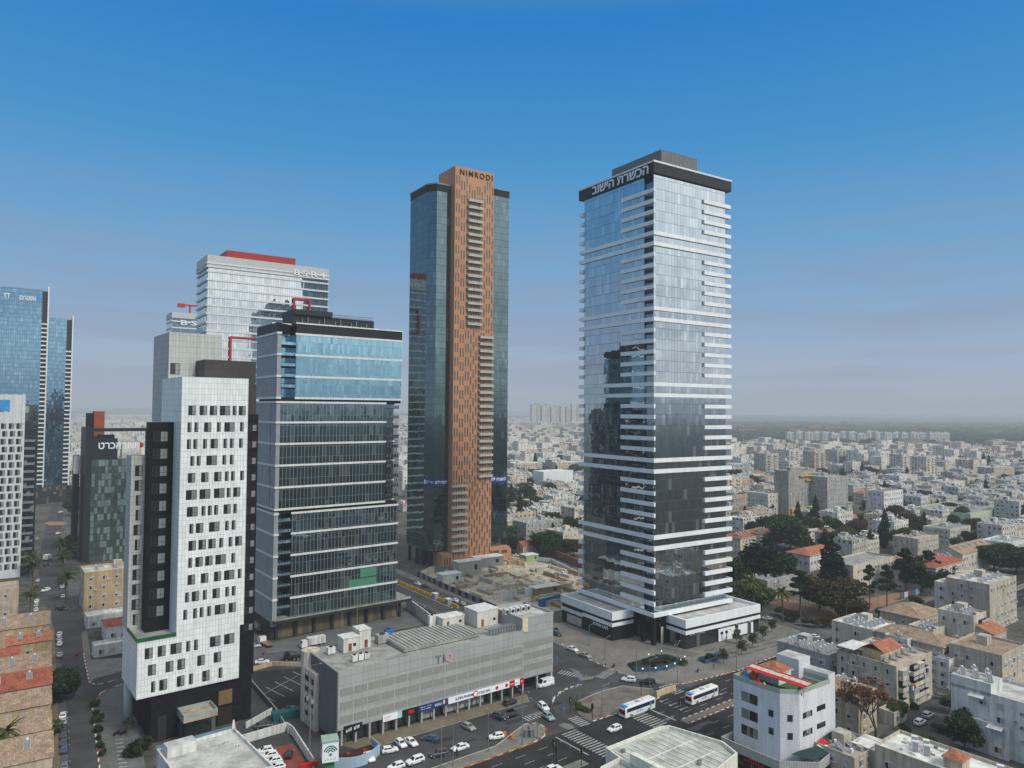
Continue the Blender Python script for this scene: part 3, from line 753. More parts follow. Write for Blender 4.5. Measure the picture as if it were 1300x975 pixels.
blackgl = glass('dark_window', (0.7, 0.78, 0.82), (0.024, 0.027, 0.027), 0.10, 0.83, 9, 0.07, 0, (0.06, 0.06, 0.06), 0.03, 0.02, 0.6, (0.20, 0.22, 0.20))
WC = {}
def cwin(parent, x, z, w, h, y, name='window', side=False):
    key = (round(w, 1), round(h, 1), side)
    if key not in WC:
        m = MB(); d = 0.045
        m.face([(-w / 2, -0.02, 0), (w / 2, -0.02, 0), (w / 2, -0.02, h), (-w / 2, -0.02, h)], 0)
        for a in ((-w / 2 - .05, -w / 2 + .05, 0, h), (w / 2 - .05, w / 2 + .05, 0, h), (-w / 2, w / 2, -.05, .07), (-w / 2, w / 2, h - .07, h + .05), (-w / 2, w / 2, h * .36, h * .36 + .07)):
            m.box(a[0], a[1], -d, 0.0, a[2], a[3], 1)
        n = int(w / 0.8)
        for i in range(1, n): m.box(-w / 2 + w * i / n - .03, -w / 2 + w * i / n + .03, -d * .9, 0, 0.07, h - .07, 1)
        WC[key] = m.mesh('window', [blackgl, DARKM])
    o = link(name, WC[key], parent, (x, y, z) if not side else (y, x, z)); 
    if side: o.rotation_euler = (0, 0, R(-90))
    return o
random.seed(21)
FHC = 4.28
rows = 0
for k in range(15):
    z = 80.2 - k * FHC
    if z < 27: break
    x = 6.9 + uni(0, 1.2); 
    while x < 20.6:
        w = random.choice((0.85, 0.85, 1.7, 1.7, 2.5)); 
        if x + w > 21.4: break
        cwin(tC, x + w / 2, z + .1, w, 2.35, -0.31); x += w + random.choice((0.7, 0.8, 1.0, 1.5))
for k in range(3):
    z = 21.2 - k * 4.15; x = -1.6 + k * .8
    while x < 18.5:
        w = random.choice((0.85, 1.7, 1.7, 2.5))
        cwin(tC, x + w / 2, z - (0.3), w, 2.5, -0.31); x += w + random.choice((1.0, 1.2, 2.3, 3.0))
for k in range(11):
    cwin(bk, 2.3, 73.4 - k * 4.45, 3.4, 2.6, 6.98)
    cwin(ws, -1.7, 64.5 - k * 3.8, random.choice((1.0, 1.7, 1.7)), 2.6, 11.48) if k < 11 else None
for k in range(3): cwin(gk, 8.6, 91.5 - k * 7, 2.4, 5 if k == 1 else 3, 20.98)
for k in range(13): cwin(tC, 23.5, 76 - k * 4.4, 2.2, 1.7, 0.38, 'side_window')
# base: glazed bay, doors, round column
b = MB(); b.box(6.2, 14.2, -6.0, 0.4, 5.4, 6.4, 1); b.box(6.6, 13.8, -5.6, 0.4, 0.1, 5.4, 0); b.ring([(6.2, -6), (14.2, -6), (14.2, 0.3), (6.2, 0.3)], .25, 6.4, 7.2, 2)
b.build('entrance_bay', [lobg, ROOFT, M('bay_glass', (0.30, 0.36, 0.32), 0.3)], tC)
b = MB(); b.box(16.2, 19.6, 0.3, 0.42, 5.3, 8.9); b.build('window', M('bronze_window', (0.20, 0.13, 0.06), 0.4), tC)
b = MB(); b.box(16.2, 19.6, 0.3, 0.42, 0.2, 4.6); b.build('door', M('dark_door', (0.03, 0.026, 0.022), 0.4), tC)
b = MB(); b.box(1.8, 3.8, 0.28, 0.42, 0.2, 6); b.build('door', DARKM, tC)
b = MB(); b.tube((-2.0, 15.5, 0.1), (-2.0, 15.5, 11.5), 1.15, 1.15, 20); b.build('column', M('column_grey', (0.42, 0.45, 0.45), 0.6, 0.05), tC, True)
# ---------------------------------------------------------------- D: stepped blue glass office block
gD = glass('office_glass', (0.46, 0.80, 0.98), (0.03, 0.12, 0.17), 0.52, 0.95, 3.8, 0.10, 0.16, (0.30, 0.35, 0.37), 0.014, 0.02, 0.12, (0.10, 0.16, 0.16))
gDl = glass('office_glass_low', (0.48, 0.70, 0.78), (0.008, 0.018, 0.022), 0.28, 1.35, 3.8, 0.16, 0.09, (0.24, 0.27, 0.28), 0.014, 0.02, 0.15, (0.05, 0.06, 0.055))
GRAN = panels('granite_panels', (0.30, 0.32, 0.345), 1.9, 2.6, 0.03, (0.14, 0.15, 0.15), 0.6, 0.08)
tD = frame_thing('office_tower', 'stepped office block of blue and dark glass with thin white storey bands', 'skyscraper', FD)
b = MB(); b.box(7.0, 50, 0.3, 23, 86.2, 109, 0, 1); b.box(1.6, 7.0, 6.0, 23, 86.2, 109, 0, 1); b.build('glass_block', [gD, ROOFG], tD)
b = MB(); b.box(1.7, 43.2, 0.3, 23, 46.0, 84.5, 0, 1); b.box(43.2, 49.5, 5.5, 23, 46, 84.5, 0, 1); b.build('glass_block', [gDl, ROOFG], tD)
b = MB(); b.box(6.5, 49, 0.3, 23, 7.4, 44.6, 0, 1); b.box(1.2, 6.5, 5.5, 23, 7.4, 44.6, 0, 1); b.build('glass_block', [gDl, ROOFG], tD)
b = MB(); b.box(0.0, 1.6, 0.3, 23.2, 5, 45.2); b.box(0.0, 1.6, 6.0, 23.2, 46.2, 84.6); b.box(0.1, 1.5, 0.3, 23.2, 86, 109); b.box(0.2, 1.6, 0.28, 6, 46.2, 84.6); b.build('stone_flank', GRAN, tD)
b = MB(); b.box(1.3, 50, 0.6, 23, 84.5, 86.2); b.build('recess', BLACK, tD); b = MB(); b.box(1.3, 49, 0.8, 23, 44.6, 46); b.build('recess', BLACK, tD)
for z in (85.6, 93.4, 101.2, 108.9):
    b = MB(); b.box(6.6, 50.3, 0.0, 0.35, z, z + .75); b.box(-.1, 1.62, 0.0, 23.3, z, z + .75); b.box(1.62, 6.6, 5.6, 6.0, z, z + .75); b.build('storey_band', WHITE, tD)
for z in (45.8, 53.6, 61.4, 69.1, 76.8, 84.1):
    b = MB(); b.box(-.1, 43.5, 0.0, 0.28, z, z + .7); b.box(-.12, .0, 0.28, 23.3, z, z + .7); b.box(43.5, 49.8, 5.1, 5.5, z, z + .6); b.build('storey_band', WHITE, tD)
for z in (14.0, 21.6, 29.2, 36.9, 44.2):
    b = MB(); b.box(6.2, 49.3, 0.0, 0.28, z, z + .7); b.box(-.1, 1.7, -.02, 23.3, z, z + .7); b.box(1.7, 6.5, 5.1, 5.5, z, z + .7); b.build('storey_band', WHITE, tD)
for z in [89.8 + 3.85 * i for i in range(5)] + [11 + 3.85 * i for i in range(9)]:
    b = MB(); b.box(1.65, 6.9, 0.6, 5.9, z - .25, z); b.box(1.65, 6.9, 0.6, .7, z, z + 1.0, 1); b.build('balcony', [DARKM, gD], tD)
for z in [48 + 3.85 * i for i in range(10)]:
    b = MB(); b.box(43.3, 49.4, 0.8, 5.4, z - .25, z); b.box(43.3, 49.4, 0.8, .9, z, z + 1.0, 1); b.build('balcony', [DARKM, gDl], tD)
b = MB(); b.box(33.5, 40.2, .26, .32, 18, 21.3); b.box(29, 40.2, .26, .32, 14.8, 17.6); b.build('green_wrap', M('green_film', (0.07, 0.24, 0.15), 0.4, 0.15), tD)
b = MB(); b.box(7.0, 50.1, 0.2, 23.1, 109.65, 113.0, 0, 1); b.box(0.0, 7.0, 5.8, 23.1, 109.65, 113.0, 0, 1); b.prism([(0, 5.8), (0, 0.2), (7, 5.8)], 109.65, 113.0, 0, 1); b.build('crown', [LOUV, ROOFG], tD)
b = MB(); b.box(6.8, 50.4, -.05, 0.5, 113.0, 113.5); b.box(-.1, 7, 5.6, 6.1, 113.02, 113.5); b.box(-.15, .3, 6.1, 23, 113.03, 113.5); b.build('coping', WHITE, tD)
b = MB(); b.box(9, 42, 9, 21, 113.02, 117.5, 0); b.box(9, 24, 8, 22, 117.52, 119.5, 0); pr_ = b.build('plant_room', DARKM, tD)
b = MB()
for i in range(14): x = 10 + i * 2.2; b.tube((x, 8.6, 113), (x, 8.6, 115 + (i * 7 % 3)), .22, .22, 6)
for z in (117.8, 118.6): b.tube((12, 8.3, z), (41, 8.3, z), .18, .18, 5)
b.build('pipework', GREYM, pr_)
wglow = glass('lobby_warm', (0.7, 0.75, 0.75), (0.20, 0.155, 0.075), 0.10, 2.0, 5.6, 0.14, 0.25, (0.04, 0.042, 0.045), 0.01, 0.01, 0.5, (0.05, 0.05, 0.045))
b = MB(); b.box(2.2, 50.5, 2.2, 22, 0.14, 6.3, 0); b.build('lobby', wglow, tD)
for i in range(8): 
    b = MB(); x = 1.6 + i * 7; b.box(x, x + .9, 1.0, 1.9, 0.14, 6.4); b.build('column', DARKM, tD)
b = MB(); b.box(0.2, 55, -1.6, 23, 6.4, 7.4, 0, 1); b.build('canopy', [DARKM, ROOFG], tD)
b = MB(); b.box(0.0, 2.1, 2.0, 23, .14, 6.38); b.build('dark_flank', DARKM, tD)

# ---------------------------------------------------------------- E: grey shopping block
EP = panels('grey_cladding', (0.36, 0.37, 0.36), 3.3, 2.1, 0.07, (0.18, 0.185, 0.18), 0.6, 0.04, 0.0, 0.3, 0.1)
EP2 = M('perforated_grey', (0.26, 0.265, 0.24), 0.7, 0.06)
EPD = panels('dark_cladding', (0.12, 0.125, 0.13), 2.6, 3.2, 0.03, None, 0.6, 0.05)
tE = frame_thing('shopping_block', 'long low grey clad shopping and parking block with shop signs along its ground floor', 'shopping centre', FE)
b = MB(); b.box(0, 56.8, 0, 20, 4.0, 17.8, 0, 1); b.build('wall', [EP, ROOFG], tE)
b = MB(); b.box(56.8, 68.7, -0.2 + 1.2, 16, 4.0, 20.9, 0, 1); b.build('end_wall', [EP, ROOFL], tE)
for z in (5.6, 8.9, 12.2):
    for i in range(15):
        x = 0.6 + i * 3.75
        b = MB(); b.box(x, x + 3.3, -0.08, 0.02, z, z + 1.75); b.build('louvre_panel', EP2, tE)
    for i in range(3):
        b = MB(); b.box(57.2 + i * 3.8, 60.7 + i * 3.8, .92, 1.02, z + .4, z + 2.3); b.build('louvre_panel', EP2, tE)
b = MB(); b.box(-0.25, 0, 0.0, 11.5, 1.5, 18.1); b.box(-.25, 0, 11.5, 17, 14.5, 18.1); b.build('dark_flank', EPD, tE)
b = MB(); b.box(-1.2, -0.02, 11.5, 21.5, 0.1, 14.4); b.tube((0.8, 20, .1), (0.8, 20, 18.2), 2.4, 2.4, 16); b.build('rendered_flank', CREAM, tE)
for z in (2.6, 5.6, 8.6, 11.4):
    for y in (12.6, 16):
        b = MB(); b.box(-1.32, -1.18, y, y + 2.2, z, z + 1.4); b.build('window', WINGL, tE)
for y in (12, 14.8): 
    b = MB(); b.box(-1.9, -1.2, y, y + .8, 7, 7.8); b.build('air_conditioner', WHITEW, tE)
b = MB(); b.ring([(-.2, 0.0), (56.9, 0.0), (56.9, 20), (-.2, 20)], .35, 17.8, 18.3); b.ring([(56.8, 1.0), (68.9, 1.0), (68.9, 16.2), (56.8, 16.2)], .35, 20.9, 21.6); b.build('parapet', EP, tE)
b = MB(); b.box(0.3, 56, 1.8, 19.5, 0.1, 4.0); b.build('shopfront', lobg, tE)
for i in range(16):
    b = MB(); b.box(1 + i * 3.7, 1.5 + i * 3.7, 0.2, 0.7, .1, 4.0); b.build('pillar', EP, tE)
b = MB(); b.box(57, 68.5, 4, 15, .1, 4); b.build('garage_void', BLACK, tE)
for x in (57.2, 62.5, 68.0):
    b = MB(); b.box(x, x + .6, 1.1, 1.7, .1, 4); b.build('pillar', EP, tE)
for x0, x1 in ((24, 28), (31, 35), (36, 39.8), (40.5, 44)):
    b = MB(); b.box(x0, x1, 1.72, 1.8, .4, 3.2); b.build('shop_window', M('shop_glow', (0.34, 0.36, 0.34), 0.3, 0.4, 0.9), tE)
def sign(x0, x1, m, body=None, tm=SIGNW, z0=3.3, z1=4.9, wd=None, y=-0.25):
    b = MB(); b.box(x0, x1, y, y + .23, z0, z1); o = b.build('shop_sign', m, tE)
    if body: text(body, (z1 - z0) * .62, tm, o, ((x0 + x1) / 2, y - .03, (z0 + z1) / 2), FRONT, 'lettering', 0.02, wd or (x1 - x0) * .75, bold=0.01)
    return o
SB = M('sign_blue', (0.02, 0.05, 0.17), 0.5, 0.05); SRD = M('sign_red', (0.5, 0.015, 0.02), 0.5, 0.05); NAVY = M('navy_letters', (0.02, 0.025, 0.12), 0.5, 0.02)
o = sign(1.6, 6.4, BLACK, z0=2.9, z1=4.8); marks(o, SIGNW, 2.1, 5.7, -.26, 3.3, 4.2, 7, 'lettering', 4, .35)
o = sign(12.0, 16.2, SIGNW); marks(o, SRD, 12.3, 14.2, -.26, 4.1, 4.5, 5, 'lettering', 5); marks(o, GREYM, 12.6, 13.6, -.26, 3.55, 3.8, 4, 'lettering', 6); sign(16.25, 17.4, M('sign_cyan', (0.35, 0.6, 0.65)))
o = sign(17.5, 22.2, BLACK); b = MB(); b.box(19.3, 20.9, -.28, -.25, 3.7, 4.5); b.build('emblem', SRD, o)
o = sign(22.3, 31.2, SB); marks(o, SIGNW, 22.9, 26.2, -.26, 4.2, 4.5, 14, 'lettering', 8); marks(o, SIGNW, 23.0, 25.9, -.26, 3.7, 3.95, 13, 'lettering', 9); marks(o, SIGNW, 27.1, 29.3, -.26, 3.75, 4.45, 7, 'lettering', 10)
for x, m in ((29.7, SIGNW), (30.2, SRD)):
    b = MB(); b.prism([(x, -.28), (x + .4, -.28), (x + .4, -.25), (x, -.25)], 3.8, 4.7); b.build('emblem', m, o)
sw = sign(31.3, 52.5, SIGNW); text('SUPER-PHARM', 0.95, NAVY, sw, (36.3, -.28, 4.1), FRONT, 'lettering', .02, 5.6, bold=.012); text('סופר-פארם', 0.95, NAVY, sw, (43.0, -.28, 4.1), FRONT, 'lettering', .02, 3.8, bold=.012)
b = MB(); b.tube((40, -.27, 4.1), (40, -.33, 4.1), .85, .85, 20); b.build('emblem', SRD, sw); b = MB(); b.tube((40, -.331, 4.1), (40, -.35, 4.1), .6, .6, 20); b.build('emblem', SIGNW, sw)
for x in (47.2, 50.6):
    b = MB(); b.tube((x, -.27, 4.15), (x, -.3, 4.15), .5, .5, 16); b.build('emblem', SRD, sw)
o = sign(51.6, 53.4, SRD, y=-.3); marks(o, SIGNW, 51.8, 53.2, -.31, 3.9, 4.3, 5, 'lettering', 11)
o = sign(53.5, 55.3, SIGNW); marks(o, GREYM, 53.8, 55.0, -.26, 3.9, 4.2, 6, 'lettering', 12)
o = sign(55.4, 56.7, SRD, y=-.3); marks(o, SIGNW, 55.6, 56.5, -.31, 3.9, 4.3, 4, 'lettering', 13)
pk = M('logo_pink', (0.55, 0.33, 0.36), 0.5, 0.05); pu = M('logo_purple', (0.12, 0.08, 0.22), 0.5, 0.05)
for ch, x, m in (('T', 28.2, STEEL), ('i', 29.8, pu), ('Q', 31.4, pk)): text(ch, 2.9, m, tE, (x, -.12, 15.6), FRONT, 'logo_letter', .1, bold=.05)
# roof equipment: cabins, ribbed roof, chillers, tanks
b = MB(); b.box(20, 44, 4, 17, 18.0, 18.9, 0, 0)
for i in range(18): b.box(20.3 + i * 1.32, 20.8 + i * 1.32, 3.9, 17.1, 18.9, 19.15, 1)
b.build('ribbed_roof', [ROOFG, M('rib', (0.36, 0.36, 0.33))], tE)
rib = M('white_cabin', (0.62, 0.61, 0.55), 0.7, 0.1, 0.4, 0.2)
for (x0, x1, y0, y1, h, nm) in ((38.5, 46, 15, 19.5, 3.2, 'roof_cabin'), (48, 55.5, 11, 18, 4.6, 'roof_cabin'), (7, 11.5, 13, 17, 3.6, 'roof_cabin'), (11.8, 15, 13.5, 18, 4.8, 'stair_head')):
    b = MB(); b.box(x0, x1, y0, y1, 17.85, 17.85 + h); b.box(x0 - .15, x1 + .15, y0 - .15, y1 + .15, 17.85 + h, 18.1 + h, 1); o = b.build(nm, [rib, WHITEW], tE)
    b = MB(); b.box(x0 + 1.4, x0 + 2.3, y0 - .05, y0 + .02, 18, 20.1); b.build('door', M('rust_door', (0.22, 0.08, 0.05)), o)
    b = MB(); b.box(x1 - 1.8, x1 - 1, y0 - .05, y0 + .02, 19.2, 20); b.build('window', BLACK, o)
for (x, y, w, d, h, m) in ((6, 5, 1.4, 1.2, 1.5, WHITEW), (7.7, 5, 1.4, 1.2, 1.5, WHITEW), (9.4, 5, 1.3, 1.2, 1.4, WHITEW), (17.5, 14, 3.4, 2.2, 2.2, GREYP), (22, 18, 2, 1.6, 2, BLUE), (3.2, 14, 2, 1.4, 1.6, WHITEW), (36, 18.2, 2.2, 1.2, 3.6, WHITEW), (47.2, 18.4, 1.2, 1, 3, WHITEW)):
    b = MB(); b.box(x, x + w, y, y + d, 18.0, 18.0 + h); b.tube((x + w / 2, y + d / 2, 18 + h), (x + w / 2, y + d / 2, 18.25 + h), min(w, d) * .36, None, 10, 1); b.build('chiller', [m, DARKM], tE)
for x in (57.6, 59.6, 61.6, 63.6, 65.6):
    b = MB(); b.box(x - 1.5, x - .1, 8, 9.6, 21, 22.6); b.tube((x - .8, 7.9, 21.8), (x - .8, 8.0, 21.8), .55, .55, 10, 1); b.build('chiller', [WHITEW, DARKM], tE)
for x, y, h in ((9, 18.8, 9), (13.5, 19, 10), (30, 19, 2.5), (33, 19, 2.5)):
    b = MB(); b.tube((x, y, 18), (x, y, 18 + h), .12, .06, 6); b.build('mast', GREYM, tE)
b = MB(); b.box(56.9, 58.9, 0.7, 0.95, 17.5, 21.4); b.build('roof_sign', M('sign_beige', (0.6, 0.55, 0.36)), tE)
b = MB()
for i in range(10): b.tube((47 + i * .95, 2.5, 18.3), (47 + i * .95, 2.5, 19.6), .3, .3, 8); b.box(46.7 + i * .95, 47.3 + i * .95, 2.8, 5, 19.1, 19.5)
b.build('duct', STEEL, tE)

# ---------------------------------------------------------------- distant towers at left
def bands(fh, wh, wall, name, pw=1.5, refl=0.42, tint=(0.75, 0.82, 0.86), base=(0.03, 0.04, 0.045)): 
    return glass(name, tint, base, refl, pw, fh, 0.12, wh, wall, 0.012, 0.01, 0.25, (0.12, 0.15, 0.16))
FZ = Frame(-150, 430, 35)
gZ = bands(4.9, 0.0001, (0.2, 0.25, 0.27), 'banded_glass', 1.4, 0.66, (0.94, 0.98, 1.0), (0.08, 0.10, 0.105))
tZ = frame_thing('office_tower', 'wide pale glass tower with white storey bands and a red roof box', 'skyscraper', FZ)
b = MB(); b.box(-30.3, 41, 0.4, 28, 0, 163, 0, 1); b.build('glass_facade', [gZ, ROOFG], tZ)
for i in range(33):
    z = 3 + i * 4.92; b = MB(); b.box(-31.2, 41.4, -.5, .4, z, z + .95); b.box(-31.2, -30.3, .4, 28, z, z + .95); b.box(41, 41.6, .4, 28, z, z + .95); b.build('storey_band', WHITE, tZ)
b = MB(); b.box(-31, 41.3, -.4, 28.2, 163, 170.3, 0, 1); b.build('crown', [M('pale_louvre', (0.50, 0.52, 0.52), 0.5, 0.05), ROOFL], tZ)
for z in (163.2, 165.2): 
    b = MB(); b.box(-31.4, 41.6, -.7, -.4, z, z + .8); b.box(-31.4, -31, -.4, 28, z, z + .8); b.build('storey_band', WHITE, tZ)
b = MB(); b.box(-19.5, 21, 3, 22, 170.32, 175); b.build('roof_box', M('red_cladding', (0.36, 0.03, 0.025), 0.5, 0.12), tZ)
text('B·S·R·4', 4.6, SIGNW, tZ, (28.6, -.9, 165.6), FRONT, 'lettering', 0.2, 19.5, bold=.06)
REDF = M('red_frame', (0.40, 0.03, 0.035), 0.5, 0.05)
def redframe(x0, x1, z0, z1, t=1.1):
    b = MB()
    for a in ((x0, x1, z1 - t, z1), (x0, x1, z0, z0 + t), (x0, x0 + t, z0 + t, z1 - t), (x1 - t, x1, z0 + t, z1 - t)): b.box(a[0], a[1], -1.6, -.52, a[2], a[3])
    b.build('red_frame', REDF, tZ)
redframe(18.8, 29.5, 133, 150); redframe(-18, 6, 104, 124); redframe(-1, 12, 112, 118)
FZ2 = Frame(-260, 560, 35)
tZ2 = frame_thing('office_tower', 'smaller white banded tower with a red crane on its roof, behind the grey block', 'skyscraper', FZ2)
b = MB(); b.box(-4.0, 48, 0.3, 24, 0, 152, 0, 1); b.build('glass_facade', [gZ, ROOFG], tZ2)
for i in range(30):
    z = 4 + i * 5; b = MB(); b.box(-4.6, 48, -.5, .3, z, z + 1.0); b.box(-4.6, -4, .3, 24, z, z + 1); b.build('storey_band', WHITE, tZ2)
b = MB(); b.box(-4.5, 48, -.4, 24, 152, 156.5, 0, 1); b.build('crown', [M('pale_louvre', (0.50, 0.52, 0.52), 0.5, 0.05), ROOFL], tZ2)
text('B·S·R', 5.0, SIGNW, tZ2, (11.5, -.9, 148.6), FRONT, 'lettering', 0.2, 20, bold=.08)
b = MB(); b.tube((10, 8, 156), (10, 8, 163), .7, .7, 6); b.box(1, 30, 7.3, 8.7, 163, 164.2); b.box(1, 6, 6.6, 9.4, 161.6, 164.6); b.build('roof_crane', RED, tZ2)

FS = Frame(-431, 600, 34)
gS = glass('tower_glass_deep', (0.42, 0.72, 0.95), (0.01, 0.03, 0.05), 0.52, 1.6, 3.5, 0.09, 0.2, (0.03, 0.05, 0.07), 0.014, 0.015, 0.08, (0.10, 0.14, 0.16))
def twin(label, x0, x1, H, y0, sgn):
    t = frame_thing('residential_tower', label, 'skyscraper', FS)
    b = MB(); b.box(x0, x1 - 5, y0, y0 + 26, 14, H, 0, 1); b.build('glass_facade', [gS, ROOFG], t)
    b = MB(); b.box(x1 - 5, x1 - 1, y0 + 1.6, y0 + 26, 14, H - 1, 0, 1); b.build('recess', [DARKM, ROOFG], t)
    b = MB(); b.box(x1 - 1, x1, y0 - .3, y0 + 26, 0, H + 3); b.build('white_fin', WHITE, t)
    n = int((H - 40) / 3.7)
    for i in range(n):
        z = 16 + i * 3.7; b = MB(); b.box(x1 - 5.1, x1 - 1, y0 - .2, y0 + 1.6, z, z + 1.15); b.build('balcony', WHITE, t)
    b = MB(); b.box(x0 - 3, x1 + 2, y0 - 6, y0 + 26, 0, 14); b.build('podium', lobg, t)
    if sgn:
        text('אשטרום', 5.6, SIGNW, t, (22.2, y0 - .15, H - 8.2), FRONT, 'lettering', 0.15, 11.5, bold=.08); text('TT', 5.4, SIGNW, t, (7.6, y0 - .15, H - 7.6), FRONT, 'logo', 0.15, 4.6, bold=.05)
        b = MB(); b.prism([(28.4, y0 - .3), (31, y0 - .3), (31, y0 - .05), (28.4, y0 - .05)], H - 9.6, H - 5); b.build('logo', M('logo_blue', (0.02, 0.28, 0.75), 0.4, 0.02), t)
    return t
twin('tall blue glass tower with white balcony edge and white Hebrew letters at its top left', 3, 37.6, 183, 0, True)
twin('lower blue glass tower beside it, slimmer, with a white fin on its right edge', 36, 56.5, 160.5, 9, False)

FW = Frame(-243.6, 348, 36)
tW = frame_thing('office_block', 'white gridded block with paired dark windows at the left edge of the street', 'office building', FW)
WG = M('white_grid', (0.60, 0.64, 0.63), 0.6, 0.07, 0.3, 0.1)
b = MB(); b.box(-26, 8, 0, 20, 0, 88, 0, 1); b.build('wall', [WG, ROOFG], tW)
wm = MB(); wm.box(-1.05, 1.05, -.07, .02, 0, 2.7); wmm = wm.mesh('window', [blackgl])
for k in range(19):
    for i in range(5): link('window', wmm, tW, (5.9 - i * 3.05 + (.35 if k % 2 else -.2), 0, 71.5 - k * 3.75))
for i in range(6):
    b = MB(); b.box(6.7 - i * 3.6, 8 - i * 3.6, -.35, 0, 74, 88.2); b.build('pilaster', WG, tW)
b = MB(); b.box(-22, 1.8, -.42, -.36, 80, 85.5); b.build('roof_sign', M('sign_sky', (0.05, 0.30, 0.62), 0.4, 0.15), tW)
b = MB(); b.box(8, 13.5, 3, 22, 0, 83, 0, 1); b.build('dark_wing', [glass('dark_wing_glass', (0.5, 0.6, 0.62), (0.01, 0.015, 0.016), 0.22, 1.6, 3.75, .1, .4, (0.05, 0.06, 0.06)), ROOFG], tW)
for k in range(17):
    b = MB(); b.box(8.1, 12.6, .9, 3, 5 + k * 3.75, 5.2 + k * 3.75); b.box(8.1, 12.6, .9, 1.0, 5.2 + k * 3.75, 6.2 + k * 3.75, 1); b.build('balcony', [GREYM, GREYM], tW)

FI = Frame(-225.6, 384, 36)
tI = frame_thing('office_block', 'dark green glass office block with white Hebrew letters and a brick red roof box', 'office building', FI)
gI = glass('patchy_glass', (0.72, 0.86, 0.84), (0.04, 0.065, 0.065), 0.36, 1.55, 3.6, 0.14, 0.35, (0.05, 0.06, 0.06), 0.05, 0.02, 0.5, (0.17, 0.24, 0.235))
b = MB(); b.box(3, 30, 0, 24, 0, 54.5, 0, 1); b.build('glass_facade', [gI, ROOFL], tI)
b = MB(); b.box(0, 3, -.2, 24, 0, 71, 0); b.box(3, 15, -.3, 1.2, 54.5, 65.5); b.box(28.6, 30.4, 0, 1.4, 54.5, 70); b.box(3, 30.4, -.2, 1.4, 69.2, 71); b.box(0, 1.2, 1, 24, 71, 71.4); b.build('dark_frame', M('frame_dark', (0.022, 0.027, 0.032), 0.4, 0.1), tI)
b = MB(); b.box(5.5, 13.5, .4, 3.0, 65.5, 67.5); b.build('roof_hut', BLACK, tI)
b = MB(); b.box(4.2, 9.2, 6, 14, 55, 80); b.box(1, 4.2, 7, 14, 55, 79, 1); b.build('roof_box', [M('brick_red', (0.30, 0.075, 0.04), 0.7, 0.15), BLACK], tI)
for (x0, x1, y0, y1, h) in ((14, 17, 8, 12, 6), (18, 27, 6, 10, 9), (19, 26, 12, 20, 4), (12, 13.4, 10, 12, 9)):
    b = MB(); b.box(x0, x1, y0, y1, 54.6, 54.6 + h); b.build('chiller', WHITEW, tI)
text('ישוראכרט', 5.4, SIGNW, tI, (15.4, -.55, 61.6), FRONT, 'lettering', .2, 19.0, bold=.1)
b = MB(); b.prism([(25.8, -.5), (27.6, -.5), (27.6, -.3), (25.8, -.3)], 60.4, 62.8); b.build('logo', SRD, tI)
b = MB(); b.box(-4.0, -1.2, 14, 20, 0, 56, 1); b.box(-4.1, -1.0, 13.8, 14, 46, 56); b.build('rear_shaft', [M('pale_shaft', (0.5, 0.5, 0.5)), BLACK], tI)
# ================================================================ LOW BUILDINGS
SHARED = {}
def win_mesh(kind):
    """one window, width 1 and height 1.3, standing on z=0 against a wall at y=0"""
    if kind in SHARED: return SHARED[kind]
    b = MB(); w, h = 1.5, 1.35
    if kind == 'shut':
        b.box(-w / 2, w / 2, -.1, 0, 0, h, 1)
    elif kind == 'half':
        b.box(-w / 2, w / 2, -.04, 0, 0, h, 0); b.box(-w / 2, w / 2, -.1, -.04, h * .5, h, 1)
    else:
        b.box(-w / 2, w / 2, -.04, 0, 0, h, 0); b.box(-.04, .04, -.08, -.04, 0, h, 2)
    for a in ((-w / 2 - .09, -w / 2, -.08, h + .08), (w / 2, w / 2 + .09, -.08, h + .08), (-w / 2, w / 2, h, h + .08), (-w / 2 - .2, w / 2 + .2, -.2, -.08)): b.box(a[0], a[1], -.14, 0, a[2], a[3], 2)
    SHARED[kind] = b.mesh('window', [WINGL, SHUT, WHITEW]); return SHARED[kind]
def heater_meshes():
    if 'heat' in SHARED: return SHARED['heat']
    b = MB(); b.face([(-.6, -1.1, .25), (.6, -1.1, .25), (.6, .75, 1.45), (-.6, .75, 1.45)]); b.face([(-.6, .75, 1.40), (.6, .75, 1.40), (.6, -1.1, .19), (-.6, -1.1, .19)], 1)
    for x in (-.62, .58): b.box(x, x + .06, -1.1, -1.0, 0, .3, 1); b.box(x, x + .06, .7, .78, 0, 1.5, 1)
    for x in (-.64, .6): b.loft([[(x, -1.12, .2), (x + .05, -1.12, .2), (x + .05, -1.12, .29), (x, -1.12, .29)], [(x, .78, 1.42), (x + .05, .78, 1.42), (x + .05, .78, 1.51), (x, .78, 1.51)]], 1)
    t = MB(); t.tube((0, 1.05, .35), (0, 1.05, 1.75), .31, .31, 12, 0); t.tube((0, 1.05, .0), (0, 1.05, .35), .05, .05, 4, 1)
    h = MB(); h.tube((-.65, 1.0, 1.5), (.65, 1.0, 1.5), .3, .3, 12, 0)
    SHARED['heat'] = (b.mesh('solar_panel', [SOLARP, WHITEW]), t.mesh('tank', [TANKW, GREYM]), h.mesh('tank', [TANKW, GREYM])); return SHARED['heat']
def heater(parent, x, y, z, rz=0.0, tall=True, sub=True):
    p, t, h = heater_meshes()
    o = link('solar_heater', p, parent, (x, y, z), rz)
    if sub: link('tank', t if tall else h, o)
    return o
def ac_mesh():
    if 'ac' not in SHARED:
        b = MB(); b.box(-.42, .42, -.38, 0, 0, .62, 0); b.tube((.08, -.385, .31), (.08, -.40, .31), .24, .24, 10, 1); SHARED['ac'] = b.mesh('air_conditioner', [WHITEW, GREYM])
    return SHARED['ac']
